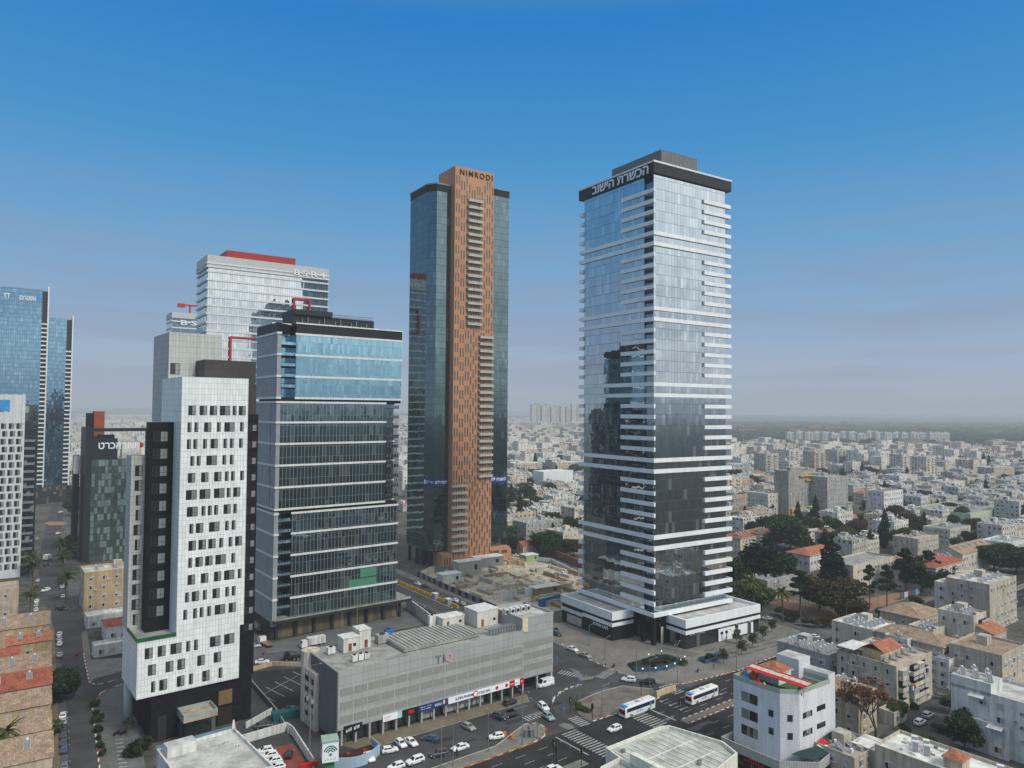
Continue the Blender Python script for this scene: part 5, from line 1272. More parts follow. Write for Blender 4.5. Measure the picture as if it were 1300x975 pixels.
flats('apartment_building', 'red hipped roof flats with white balconies beside the road', 1188, 722, 12.6, 30, 18, 4, CREAM, 'hip', TILER, heat=6, balc0=(1, 2, 5, 6), sides=(0, 1))
flats('school', 'cream school building with grey flat roof and long window strips', 1083, 718, 13, 38, 14, 3, CREAM, roofm=ROOFG, heat=0, sides=(0, 1), step=2.6, cat='school', hut=False)
flats('school', 'white school wing with orange red roof edge behind the brown tree', 1028, 706, 14, 26, 12, 3, WHITEW, 'hip', TILEO, heat=0, sides=(0, 1), step=2.8, cat='school')
flats('apartment_building', 'grey flats under the trees with a crowd of slanted solar panels', 974, 737, 9, 24, 11, 3, GREYP, roofm=ROOFL, heat=14, sides=(0, 1), hut=False, hrot=R(-40))
flats('apartment_building', 'small pale flat roofed house among the dark trees', 948, 726, 7, 9, 9, 2, WHITEW, roofm=ROOFW, heat=2, sides=(0, 1), hut=False, cat='house')
flats('apartment_building', 'red hipped roof house left of the dark grove with solar panels on top', 966, 678, 10, 14, 12, 3, CREAM, 'hip', TILEO, heat=5, sides=(0, 1), cat='house')
flats('apartment_building', 'red gabled house just right of the banded tower', 940, 684, 9, 15, 12, 3, CREAM, 'hip', TILER, heat=4, sides=(0, 1), cat='house')
flats('apartment_building', 'long brown roofed flats behind the red gabled house', 947, 655, 12, 26, 12, 4, BEIGE, 'gable', TILEB, heat=3, sides=(0, 1))
flats('apartment_building', 'brown roofed flats farther back beside the banded tower', 931, 634, 12, 26, 12, 4, BEIGE, 'gable', TILEB, heat=2, sides=(0, 1))
flats('apartment_building', 'white flat roofed flats covered in solar panels right of the dark grove', 1026, 672, 9, 24, 20, 3, WHITEW, roofm=ROOFW, heat=16, sides=(0, 1), hrot=R(-40))
flats('apartment_building', 'white house with pinkish roof beside the tall cypress', 1052, 678, 10, 12, 9, 3, WHITE, 'hip', TILEO, heat=2, sides=(0, 1), cat='house')
flats('apartment_building', 'flats with many slanted panels behind the grey roofed school', 1086, 690, 10, 26, 16, 3, CREAM, roofm=ROOFL, heat=14, sides=(0, 1), hrot=R(-40))
flats('apartment_building', 'small red roofed house right of the grey roofed school', 1140, 716, 10, 13, 10, 3, CREAM, 'hip', TILEO, heat=1, sides=(0, 1), cat='house')
flats('apartment_building', 'long flats with brown tiled roof near the right edge', 1222, 704, 11, 40, 14, 3, CREAM, 'gable', TILEB, heat=5, sides=(0, 1))
flats('apartment_building', 'tan flats with stepped front in the middle of the town', 1165, 684, 11, 26, 14, 3, BEIGE, roofm=ROOFT, heat=5, sides=(0, 1))
flats('apartment_building', 'grey roofed flats with red hut behind the tan stepped flats', 1206, 672, 10, 30, 16, 3, CREAM, roofm=ROOFG, heat=12, sides=(0, 1), hrot=R(-40))
flats('apartment_building', 'pale flats with white solar panels over the far kerb, right edge', 1286, 690, 10, 26, 16, 3, WHITEW, roofm=ROOFL, heat=8, sides=(0, 1))
# between the two tallest towers
BG = 'old flats seen between the two tallest towers'
flats('house', 'small red tiled house among trees behind the building site', 664, 693, 6, 11, 9, 1, TANP, 'gable', TILER, heat=0, sides=(0, 1), cat='house', deg=30)
flats('apartment_building', 'cream blank sided flats nearest the banded tower', 715, 676, 13, 18, 16, 4, CREAM, roofm=ROOFL, heat=6, sides=(0, 1), group=BG)
flats('apartment_building', 'grey flats with roof heaters behind the small red tiled house', 668, 664, 13, 30, 14, 4, GREYP, roofm=ROOFL, heat=12, sides=(0, 1), group=BG)
flats('apartment_building', 'pinkish flats with balcony stripes beside the terracotta tower', 642, 660, 12, 14, 14, 4, BEIGE, roofm=ROOFL, heat=4, balc0=(0, 2), sides=(0, 1), group=BG)
flats('apartment_building', 'cream flats with small red roof hut, second row', 698, 638, 12, 22, 14, 4, CREAM, roofm=ROOFL, heat=8, sides=(0, 1), group=BG)
flats('apartment_building', 'white low house with dark roof edge, second row', 662, 645, 8, 18, 14, 2, WHITEW, roofm=ROOFW, heat=4, sides=(0, 1), group=BG)
flats('warehouse', 'tall white blank building with stepped edges far behind the old flats', 690, 599, 20, 40, 18, 4, WHITE, roofm=ROOFW, heat=0, sides=(), cat='warehouse', hut=False)
# row of nine storey blocks
ROWG = 'row of tall pale blocks across the middle of the town'
random.seed(3)
rowlab = ['grey', 'cream', 'beige', 'dark sided', 'white', 'broad white', 'slim pale', 'cream topped']
TALL = {}
def single(name, w, d, h, wall, roofm, heat, tall=False, seed=0, hip=None):
    """far house as one mesh: walls with windows, parapet, roof hut and solar heaters"""
    st = random.getstate(); random.seed(seed)
    b = MB(); b.box(0, w, 0, d, 0, h - .6, 0, 1)
    if hip is None:
        b.ring([(0, 0), (w, 0), (w, d), (0, d)], .25, h - .6, h, 0); x, y = uni(.2, .6) * w, uni(.3, .6) * d; b.box(x, x + 4, y, y + 3.4, h - .6, h + 2.3, 0, 1)
        for _ in range(heat):
            x, y = uni(1.2, w - 1.2), uni(1.5, d - 1.5); a = uni(.5, .8)
            b.face([(x - a, y - 1.2, h - .3), (x + a, y - 1.2, h - .3), (x + a, y + .7, h + 1.0), (x - a, y + .7, h + 1.0)], 3); b.face([(x - a, y + .7, h + .98), (x + a, y + .7, h + .98), (x + a, y - 1.2, h - .32), (x - a, y - 1.2, h - .32)], 2)
            b.tube((x, y + 1.1, h - .5), (x, y + 1.1, h + 1.25), .36, .36, 6, 2)
    else: roof_hip(b, w, d, h - .3, min(w, d) * .2, 1, .5)
    if tall:
        for k in range(1, int(h / 3.1)):
            for x in (w * .16, w * .62): b.box(x, x + w * .22, -1.3, -.02, k * 3.1 - .15, k * 3.1 + .9, 0)
    m = b.mesh(name, [wall, roofm, WHITEW, M('far_panel', (0.34, 0.36, 0.37), .35, spec=.5) if 'fp' not in SHARED else SHARED['fp']])
    SHARED['fp'] = m.materials[3]
    random.setstate(st); return m
for i, (px, py, wl) in enumerate(((972, 576, 'grey'), (1002, 571, 'pale'), (1034, 573, 'beige'), (1063, 571, 'grey'), (1090, 572, 'white'), (1117, 573, 'white'), (1146, 577, 'pale'), (1176, 580, 'cream'))):
    o = link('apartment_building', single('tall_block', 26, 17, 31, WW[wl], ROOFL, 8, True, i), None, (*G(px, py, 31), 0), R(36.5 + uni(-4, 4)))
    tag(o, f'{rowlab[i]} nine storey block, {("first", "second", "third", "fourth", "fifth", "sixth", "seventh", "last")[i]} from the left in the tall row', 'apartment building', ROWG)
for px, py, w, wl, lb, z in ((1196, 581, 34, 'white', 'white far block with purple corner and green roof sign', 24), (1232, 584, 30, 'cream', 'pale far block right of the purple cornered one', 22), (1262, 594, 60, 'beige', 'long beige far block with dark windows at the right edge', 18), (1142, 604, 40, 'white', 'white office with three dark window rows in mid town', 15), (1205, 612, 36, 'white', 'white civic block with black window strips', 14)):
    o = link('apartment_building', single('far_block', w, 18, z, WW[wl], ROOFL, 5, False, int(px)), None, (*G(px, py, z), 0), R(36)); tag(o, lb, 'apartment building')
    if 'purple' in lb:
        b = MB(); b.box(-.1, 7, -.3, -.02, 4, z + 1); b.build('purple_panel', M('purple', (0.10, 0.06, 0.16)), o)
# long white estate near the fields, and its cranes
for i in range(16):
    px = 1000 + i * 11.2; o = link('apartment_building', single('estate_block', 22, 18, uni(24, 30), WW['white'], ROOFW, 2, True, 60 + i % 5), None, (*G(px, 560 + (i % 3), 0), 0), R(uni(-4, 6)))
    tag(o, 'white new block in the long estate at the edge of the fields', 'apartment building', 'long white estate before the fields')
for i in range(3):
    o = link('apartment_building', single('estate_block', 20, 18, 27, WW['white'], ROOFW, 2, True, 60 + i), None, (*G(1181 + i * 8, 561, 0), 0), R(uni(-4, 6))); tag(o, 'white new block in the short group right of the earth mound', 'apartment building', 'short group of new white blocks')
mb = MB()
for k in range(10):
    a0, a1 = k * .628, (k + 1) * .628; mb.face([(math.cos(a0) * 70, math.sin(a0) * 40, 0), (math.cos(a1) * 70, math.sin(a1) * 40, 0), (math.cos(a1) * 14, math.sin(a1) * 8, 22), (math.cos(a0) * 14, math.sin(a0) * 8, 22)])
    mb.face([(math.cos(a0) * 14, math.sin(a0) * 8, 22), (math.cos(a1) * 14, math.sin(a1) * 8, 22), (0, 0, 25)])
o = mb.build('earth_mound', DIRT, smooth=True); o.location = (*G(1157, 568), 0); tag(o, 'bare earth mound in front of the gap in the white estate', 'mound')
cb = MB(); cb.tube((0, 0, 0), (0, 0, 62), 1.0, 1.0, 4); cb.box(-14, 42, -.7, .7, 56, 57.6); cb.box(-14, -9, -1.4, 1.4, 53.5, 58); cb.tube((0, 0, 57), (0, 0, 66), .8, .3, 4); cb.tube((0, 0, 66), (36, 0, 57.6), .22, .22, 4); cb.tube((0, 0, 66), (-12, 0, 57.6), .22, .22, 4)
cm = cb.mesh('tower_crane', YELLOW)
for px, py, lb, s in ((1035, 560, 'yellow tower crane at the left of the white estate', .8), (1053, 560, 'yellow tower crane over the middle of the white estate', .7), (1163, 560, 'tall thin crane beside the gap in the white estate', .8), (944, 566, 'small orange crane right of the banded tower, at the field edge', .7)):
    o = link('tower_crane', cm, None, (*G(px, py), 0), uni(-.4, .4), (s, s, s)); tag(o, lb, 'crane', 'tower cranes on the far estate')
# far skyline between the towers
for i, (px, h, w) in enumerate(((675, 118, 26), (681, 124, 24), (688, 112, 26), (693, 120, 24), (700, 106, 26), (705, 112, 24), (712, 108, 26), (719, 106, 26), (726, 124, 30), (733, 112, 26))):
    o = link('tower_block', single('skyline_tower', w, 24, h, WW['grey' if i % 2 else 'pale'], ROOFG, 0, False, i), None, (*G(px, 540), 0), R(20)); tag(o, 'far hazy grey tower block on the skyline between the two tallest towers', 'tower block', 'hazy towers on the skyline')
for i, (px, py, w, d, h, m, lb, rz) in enumerate(((655, 590, 95, 30, 12, WW['grey'], 'long grey shopping hall far between the two tallest towers', 8), (684, 590, 60, 16, 11, WHITEW, 'white hall with red front strip far between the towers', 12), (690, 576, 100, 40, 14, WHITEW, 'wide pale roofed hall on the slope far between the towers', 14), (652, 602, 40, 20, 14, WW['cream'], 'cream ribbed far block next to the terracotta tower', 20), (706, 603, 34, 18, 16, WW['cream'], 'cream far block beside the banded tower', 20), (716, 560, 60, 40, 26, GREYM, 'grey glass office far on the slope', 10))):
    b = MB(); b.box(0, w, 0, d, 0, h, 0, 1); b.box(w * .2, w * .5, d * .3, d * .6, h, h + 2, 0, 1); o = b.build('hall', [m, ROOFW], None, loc=(*G(px, py), 0), rz=R(rz)); tag(o, lb, 'hall')
    if 'red front' in lb: b = MB(); b.box(0, w * .8, -.4, -.05, 5, 10); b.build('red_fascia', SRD, o)

# ---- generated quarters: detailed prototypes nearby, single meshes farther off, one mass beyond
def project(x, y, z=0):
    v = np.array([x, y, z - HGT]); dz = v @ _fw
    return 650 + FPX * (v @ _R) / dz, 487.5 - FPX * (v @ _U) / dz
random.seed(77)
protos = []
for i, (nm, w, d, h, wl, rf, ht, hip) in enumerate((('cream', 20, 13, 11, 'cream', ROOFL, 14, None), ('white', 22, 14, 11, 'white', ROOFW, 16, None), ('grey', 19, 13, 12, 'grey', ROOFG, 14, None), ('beige', 21, 12, 10, 'beige', ROOFL, 12, None), ('pale', 18, 15, 13, 'pale', ROOFL, 12, None),
        ('red roofed', 16, 12, 8, 'cream', TILEO, 0, 1), ('brown roofed', 26, 11, 9, 'beige', TILEB, 0, 1), ('low white', 14, 14, 6, 'white', ROOFW, 7, None), ('tall pale', 18, 16, 22, 'pale', ROOFL, 8, None), ('tall cream', 22, 14, 19, 'cream', ROOFL, 8, None), ('grey white', 24, 12, 12, 'pale', ROOFW, 18, None))):
    protos.append((nm, single('town_house', w, d, h, WW[wl], rf, ht, h > 15, 100 + i, hip), w, d, h))
wts = [5, 5, 2.5, 4, 5, 3.2, 3, 3, 1.0, 0.9, 4]
taken = [(o.location.x, o.location.y) for o in COL.objects if o.parent is None and o.get('category') in ('apartment building', 'house', 'school', 'warehouse', 'hall')]
cand = []
FG = Frame(0, 0, 36.5)
def zone(px, py, X, Y):
    if 640 <= px <= 742 and Y > 425: return 'between the two tallest towers'
    if 86 <= px <= 200 and Y > 690: return 'far down the left street'
    if 506 <= px <= 524 and Y > 560: return 'in the narrow gap left of the terracotta tower'
    if px > 918 and Y > 330 and FR.loc((X, Y))[1] > 16:
        return ('just right of the banded tower' if px < 1010 else 'around the unfinished concrete block' if px < 1105 else 'behind the red hipped flats' if px < 1205 else 'around the pale green shed')
    return None
for iu in range(-60, 140):
    for iv in range(-10, 140):
        x, y = FG.w(iu * 25 + (iv // 4 % 2) * 6, iv * 21.5 + (iv // 5) * 7)
        if y < 300 or y > 2050: continue
        px, py = project(x, y)
        if px < 60 or px > 1345: continue
        zn = zone(px, py, x, y)
        if not zn: continue
        if 930 < px < 1075 and y < 455 and py > 668: continue          # the grove and schools
        cand.append((y, x, px, py, zn))
cand.sort()
n_ind = 0; mass = MB(); MASSM = [WW['white'], ROOFL, WW['cream'], ROOFG, WW['grey'], TILEO, WHITEW]
parks = [(300, 620, 40), (250, 560, 25), (420, 900, 50), (520, 1100, 60), (70, 560, 22), (60, 900, 45), (650, 1300, 90), (380, 1250, 60)]
for y, x, px, py, zn in cand:
    if any(math.hypot(x - a, y - c) < r for a, c, r in parks) or (px > 900 and y > 1620): continue
    if y < 1000 and any(abs(x - a - 10) < 24 and abs(y - c - 10) < 20 for a, c in taken): continue
    if rnd() < .08: continue
    i = random.choices(range(len(protos)), wts)[0]; nm, me, w, d, h = protos[i]
    jx, jy = uni(-2.5, 2.5), uni(-2.5, 2.5); s = uni(.88, 1.12)
    if n_ind < 205 and 632 < px < 1315 or (n_ind < 205 and px < 210 and y < 800):
        n_ind += 1
        band = 'front rows' if y < 480 else 'middle rows' if y < 640 else 'back rows'
        o = link('town_house' if h < 10 else 'apartment_building', me, None, (x + jx, y + jy, 0), R(36.5 + random.choice((0, 0, 90, -90)) * 0 + uni(-5, 5)), (s, s, uni(.85, 1.2)))
        tag(o, f'{nm} {"house with tiled roof" if "roofed" in nm else "flats with roof heaters"} in the {band}, {zn}', 'apartment building', f'{nm} houses in the {band}, {zn}')
    elif y < 1600 or rnd() < .55:
        wl = random.choice((0, 0, 2, 4, 0)); F = Frame(x + jx, y + jy, 36.5 + uni(-6, 6)); hh = h * uni(.8, 1.3)
        if rnd() < .06 and y < 1200: hh *= 2.4
        mass.prism([F.w(0, 0), F.w(w * s, 0), F.w(w * s, d * s), F.w(0, d * s)], 0, hh, wl, random.choice((1, 1, 3, 3, 5) if rnd() < .5 else (1, 3)))
        for _ in range(5):
            a, c = uni(.1, .8) * w, uni(.1, .8) * d; q = [F.w(a, c), F.w(a + 1.7, c), F.w(a + 1.7, c + 1.8), F.w(a, c + 1.8)]; mass.prism(q, hh, hh + uni(.8, 2.0), 6)
# farther mass, thinning towards the fields
for _ in range(1700):
    y = 1250 + 1500 * rnd() ** 1.3
    px = random.choice((uni(640, 742), uni(925, 1345), uni(925, 1345), uni(86, 205), uni(505, 525)))
    if px > 925 and y > 1650: continue
    x = (px - 650) / FPX * y; F = Frame(x, y, 36 + uni(-10, 10)); w, d, hh = uni(14, 34), uni(12, 18), random.choice((9, 11, 12, 14, 18, 22)) * uni(.8, 1.2)
    mass.prism([F.w(0, 0), F.w(w, 0), F.w(w, d), F.w(0, d)], 0, hh, random.choice((0, 0, 2, 4)), random.choice((1, 1, 3, 5)))
for _ in range(900):
    y = 2700 + 3800 * rnd(); px = random.choice((uni(640, 742), uni(86, 205), uni(505, 525), uni(86, 205)))
    x = (px - 650) / FPX * y; F = Frame(x, y, uni(-10, 40)); w, d, hh = uni(30, 90), uni(20, 30), uni(10, 30)
    mass.prism([F.w(0, 0), F.w(w, 0), F.w(w, d), F.w(0, d)], 0, hh, random.choice((0, 0, 2, 4)), 1)
o = mass.build('distant_houses', MASSM); tag(o, 'dense mass of pale distant houses stretching to the fields', 'distant houses', None, 'stuff')

# ================================================================ TREES
def leafcloud(b, clumps, n, size, m=0, flat=0.0):
    """leaf sized faces scattered through a set of ellipsoid clumps ((x,y,z),(rx,ry,rz))"""
    tot = sum(c[1][0] * c[1][1] * c[1][2] for c in clumps) ** 1
    for (c, r) in clumps:
        k = max(6, int(n * (r[0] * r[1] * r[2]) / tot))
        for _ in range(k):
            v = Vector((random.gauss(0, 1), random.gauss(0, 1), random.gauss(0, 1))); v.normalize(); q = (.45 + .55 * rnd() ** .5)
            p = Vector((c[0] + v.x * r[0] * q, c[1] + v.y * r[1] * q, c[2] + v.z * r[2] * q))
            a = Vector((random.gauss(0, 1), random.gauss(0, 1), random.gauss(0, 1) * (1 - flat))).normalized(); e = a.orthogonal().normalized(); f = a.cross(e)
            s = size * uni(.6, 1.4); e *= s; f *= s * .7
            b.face([p - e - f * .3, p + e * .2 - f, p + e + f * .2, p - e * .1 + f], m)
BARK = M('bark', (0.09, 0.07, 0.05), .9, .2, 1.0)
LV = {'dark': leafmat('leaf_dark', (0.0264, 0.0480, 0.0192), (0.0552, 0.0840, 0.0312)), 'mid': leafmat('leaf_mid', (0.0540, 0.0900, 0.0288), (0.1020, 0.1320, 0.0480)), 'brown': leafmat('leaf_brown', (0.1020, 0.0720, 0.0300), (0.0720, 0.0696, 0.0300)),
      'cyp': leafmat('leaf_cypress', (0.0180, 0.0360, 0.0168), (0.0384, 0.0600, 0.0264)), 'olive': leafmat('leaf_olive', (0.0720, 0.0840, 0.0420), (0.1080, 0.1080, 0.0540)), 'palm': leafmat('leaf_palm', (0.0720, 0.0900, 0.0300), (0.1320, 0.1320, 0.0480)), 'russet': leafmat('leaf_russet', (0.16, 0.07, 0.04), (0.11, 0.075, 0.05)), 'yellow': leafmat('leaf_yellow', (0.2640, 0.1800, 0.0360), (0.1920, 0.1440, 0.0360))}
def mk_tree(name, cat, leaf, H, Rr, n, size, shape, seed):
    random.seed(seed)
    t = thing(name, 'tree', cat); b = MB(); tk = MB(); tr = .05 * H * .5
    if shape == 'round':
        tk.tube((0, 0, 0), (.2, .1, H * .45), tr, tr * .6, 7, caps=False); cl = []
        for i in range(11):
            a = i * 2.4; rr = Rr * uni(.3, .72); z = H * uni(.42, .86); c = (math.cos(a) * rr, math.sin(a) * rr, z); k = uni(.28, .5) * Rr
            cl.append((c, (k * 1.15, k * 1.15, k * .85))); tk.tube((.2, .1, H * uni(.28, .44)), (c[0] * .85, c[1] * .85, z), tr * .45, tr * .12, 5, caps=False)
        cl.append(((0, 0, H * .72), (Rr * .6, Rr * .6, H * .24)))
    elif shape == 'cypress':
        tk.tube((0, 0, 0), (0, 0, H * .9), tr * .8, tr * .1, 6, caps=False)
        cl = [((uni(-.2, .2) * Rr, uni(-.2, .2) * Rr, H * (.1 + .85 * i / 9)), (Rr * (.95 - abs(i / 9 - .3) ** 1.3 * 1.25 + uni(-.08, .08)), Rr * (.95 - abs(i / 9 - .3) ** 1.3 * 1.25), H * .085)) for i in range(10)]
    elif shape == 'pine':
        tk.tube((0, 0, 0), (.3, 0, H * .95), tr * .7, tr * .2, 6, caps=False); cl = []
        for i in range(9):
            a = i * 2.4; z = H * (.42 + .55 * i / 9); rr = Rr * uni(.35, .75) * (1.2 - i / 12); c = (math.cos(a) * rr, math.sin(a) * rr, z)
            cl.append((c, (Rr * .42, Rr * .42, H * .045))); tk.tube((0, 0, z - 1), c, tr * .25, tr * .08, 4, caps=False)
        cl.append(((0, 0, H * .95), (Rr * .35, Rr * .35, H * .06)))
    elif shape == 'bush':
        tk.tube((0, 0, 0), (0, 0, H * .4), .12, .06, 5); cl = [((uni(-.6, .6) * Rr, uni(-.6, .6) * Rr, H * uni(.35, .7)), (Rr * .5, Rr * .5, H * .35)) for _ in range(7)]
    elif shape == 'bare':
        def br(p, d, L, r, k):
            q = p + d * L; tk.tube(p, q, r, r * .6, 5 if k > 1 else 3, caps=False)
            if k == 0:
                if rnd() < .6: cl.append((tuple(q), (.45, .45, .35)))
                return
            for _ in range(3 if k > 1 else 4):
                e = (d + Vector((uni(-.7, .7), uni(-.7, .7), uni(-.25, .6)))).normalized(); br(q, e, L * uni(.6, .85), r * .58, k - 1)
        cl = []
        br(Vector((0, 0, 0)), Vector((0, 0, 1)), H * .22, tr * .7, 5)
    elif shape == 'palm':
        tk.tube((0, 0, 0), (.3, 0, H * .5), .28, .22, 8, caps=False); tk.tube((.3, 0, H * .5), (.4, .1, H - .2), .22, .24, 8, caps=False); cl = []
        for i in range(34):
            a = i * 2.4; el = uni(-.5, 1.1); L = Rr * uni(.8, 1.1); p = Vector((.4, .1, H)); d = Vector((math.cos(a) * math.cos(el), math.sin(a) * math.cos(el), math.sin(el))); sd = Vector((-math.sin(a), math.cos(a), 0))
            for k in range(5):
                q = p + d * L / 5; wd = .42 * (1 - abs(k - 1.5) / 4.5) 
                for sgn in (1, -1):
                    b.face([p, q, q + sd * sgn * wd - Vector((0, 0, wd * .6)), p + sd * sgn * wd * .9 - Vector((0, 0, wd * .6))])
                p = q; d = (d - Vector((0, 0, .24))).normalized()
        b.box(.1, .7, -.2, .4, H - .8, H + .2)
    if cl: leafcloud(b, cl, n, size)
    tk.build('trunk', BARK, t); b.build('crown', LV[leaf], t)
    return t
T = {'round': mk_tree('broad_tree', 'tree', 'dark', 10, 5.5, 3800, .42, 'round', 1), 'round2': mk_tree('broad_tree', 'tree', 'mid', 9, 4.8, 3000, .42, 'round', 2), 'brown': mk_tree('broad_tree', 'tree', 'brown', 11, 6, 3600, .40, 'round', 3),
     'olive': mk_tree('broad_tree', 'tree', 'olive', 8, 4.5, 2400, .40, 'round', 9), 'cyp': mk_tree('cypress_tree', 'tree', 'cyp', 17, 2.6, 2600, .38, 'cypress', 4), 'pine': mk_tree('pine_tree', 'tree', 'dark', 17, 4.0, 2000, .38, 'pine', 5), 'bush': mk_tree('shrub', 'shrub', 'mid', 2.2, 1.8, 700, .26, 'bush', 6), 'dbush': mk_tree('shrub', 'shrub', 'dark', 2.2, 1.8, 700, .26, 'bush', 16),
     'bare': mk_tree('bare_tree', 'tree', 'russet', 13, 6, 900, .17, 'bare', 7), 'palm': mk_tree('palm_tree', 'palm', 'palm', 9, 3.6, 0, 0, 'palm', 8), 'dpalm': mk_tree('palm_tree', 'palm', 'dark', 8.5, 4.0, 0, 0, 'palm', 18), 'street': mk_tree('street_tree', 'tree', 'olive', 5, 1.7, 700, .22, 'round', 10), 'yellow': mk_tree('broad_tree', 'tree', 'yellow', 5, 2.6, 900, .25, 'round', 11)}
HH = {'round': 10, 'round2': 9, 'brown': 11, 'olive': 8, 'cyp': 17, 'pine': 17, 'bush': 2.2, 'dbush': 2.2, 'bare': 13, 'palm': 9, 'dpalm': 8.5, 'street': 5, 'yellow': 5}
def tree(kind, px, py, h, label, group=None, wide=1.0, z=0):
    s = h / HH[kind]; x, y = G(px, py)
    return place(T[kind], (x, y, z), uni(0, 6.28), label, group, (s * wide, s * wide, s))
random.seed(41)
GV = 'dark grove right of the banded tower'
for k, px, py, h, wd, lb in (('cyp', 958, 752, 24, 1.8, 'tall dark cypress leaning over the grove, second from the tower'), ('cyp', 972, 752, 26, 2.0, 'broad dark cypress in the middle of the grove'), ('cyp', 947, 748, 21, 1.8, 'dark cypress at the left of the grove'), ('round', 985, 748, 17, 1.2, 'dark round tree at the right end of the grove'), ('round', 938, 752, 15, 1.1, 'dark round tree touching the banded tower in view'),
        ('round', 1003, 700, 19, 1.3, 'broad dark round tree behind the grove'), ('round', 985, 693, 18, 1.2, 'dark round tree crown left of the broad one behind the grove'), ('round', 965, 676, 11, 1.2, 'dark tree behind the red hipped roof house'), ('round', 1018, 700, 12, 1.1, 'dark small tree before the white solar flats'), ('cyp', 1057, 752, 27, 1.6, 'tallest lone cypress before the cream school'), ('cyp', 1048, 700, 14, 2.2, 'short bushy cypress beside the white pinkish house'), ('cyp', 1105, 705, 15, 1.6, 'pointed dark cypress behind the grey school roof'),
        ('brown', 1040, 775, 14, 1.2, 'large brown leaved tree before the school, left half'), ('brown', 1068, 785, 15, 1.3, 'large brown leaved tree before the school, right half'), ('brown', 1080, 790, 9, 1.2, 'small brown tree at the road bend'), ('pine', 1016, 778, 17, 1.3, 'loose dark pine in front of the grey solar flats'), ('pine', 1104, 772, 18, .8, 'thin tall pine in front of the cream school'), ('pine', 1126, 772, 18, .9, 'second thin pine right of the first, before the school'), ('pine', 1150, 752, 20, 1.1, 'pine at the left of the roadside pine row'), ('round', 1165, 752, 15, 1.1, 'dense dark tree in the middle of the roadside pine row'), ('pine', 1178, 752, 19, 1.3, 'pine at the right of the roadside row'), ('round', 1190, 755, 12, 1.2, 'low dark tree ending the roadside row'),
        ('round', 1262, 725, 13, 1.5, 'wide dark tree crown at the right edge, left part'), ('round', 1290, 728, 14, 1.5, 'wide dark tree crown cut by the right edge'), ('round', 1232, 692, 8, 1.3, 'dark round tree behind the brown roofed long flats'), ('round', 1205, 660, 13, 1.4, 'dark green tree in mid town left of the green shed'), ('round', 1186, 664, 10, 1.2, 'dark tree left of the mid town one'), ('round2', 1100, 668, 10, 1.3, 'green tree mass in mid town'), ('olive', 1120, 672, 9, 1.4, 'dull green tree right of the green mass'), ('round', 1245, 628, 12, 1.5, 'distant dark tree above the green shed'), ('cyp', 1190, 655, 14, 1.2, 'thin cypress in mid town'), ('cyp', 1156, 660, 14, 1.0, 'thin cypress before the white curved flats'), ('round2', 1065, 660, 10, 1.3, 'green tree right of the grey and cream block'), ('round2', 1235, 657, 8, 1.2, 'round tree before the green shed'), ('round2', 1256, 656, 8, 1.2, 'second round tree before the green shed'),
        ('palm', 958, 780, 13, 1.1, 'tall palm by the dark trees right of the tower podium'), ('palm', 994, 790, 12, 1.0, 'palm on the verge left of the lamp post'), ('olive', 935, 775, 11, 1.3, 'dull green tree directly behind the tower podium'), ('olive', 950, 772, 12, 1.3, 'dull green tree second behind the podium'), ('round2', 966, 775, 9, 1.3, 'green tree beside the tall palm')):
    tree(k, px, py, h, lb, GV if 'grove' in lb else None, wd)
for i, (px, py, k) in enumerate(((1010, 790, 'brown'), (1022, 795, 'olive'), (1035, 797, 'olive'), (1048, 797, 'brown'), (1062, 797, 'olive'), (1075, 793, 'olive'), (990, 782, 'olive'), (1000, 786, 'brown'), (1120, 785, 'brown'), (1135, 780, 'brown'), (1150, 775, 'brown'), (1163, 771, 'brown'))):
    tree(k, px, py, uni(3.2, 5), 'scrubby bush on the wild corner plot by the road' if px < 1100 else 'brown bush in the road verge behind the slanted solar flats', 'scrub on the corner plot' if px < 1100 else 'bushes in the road verge', 1.1)
for i, (px, py, h, k) in enumerate(((660, 655, 14, 'round'), (668, 640, 15, 'round'), (676, 650, 13, 'round'), (655, 702, 9, 'round'), (648, 700, 10, 'cyp'), (680, 704, 11, 'dpalm'), (692, 706, 13, 'round'), (700, 704, 11, 'round'), (712, 706, 9, 'brown'), (728, 706, 10, 'brown'), (722, 640, 12, 'round'), (735, 645, 12, 'round'), (672, 622, 12, 'round'))):
    tree(k, px, py, h, ('dark tree among the flats between the two tallest towers' if py < 690 else 'tree along the back road behind the building site'), 'trees between the two tallest towers' if py < 690 else 'trees along the back road', 1.2)
random.seed(43); n = 0
while n < 200:
    y = uni(430, 1150); px = random.choice((uni(645, 740), uni(925, 1310), uni(925, 1310), uni(925, 1310))); x = (px - 650) / FPX * y
    p2 = project(x, y)
    if FR.loc((x, y))[1] < 12: continue
    n += 1; zn = zone(px, 0, x, y) or 'right of the banded tower'
    kd, wd_ = random.choice((('round', 'dark round'), ('round', 'dark round'), ('round2', 'fresh green round'), ('olive', 'dull olive green'), ('cyp', 'pointed cypress'), ('brown', 'brown leaved'))); nf_ = 'nearer' if y < 700 else 'farther'
    o = place(T[kd], (x, y, 0), uni(0, 6), f'{wd_} garden tree between the {nf_} houses {zn}', f'{wd_} garden trees {zn}, {nf_}', (uni(.8, 1.5),) * 3)
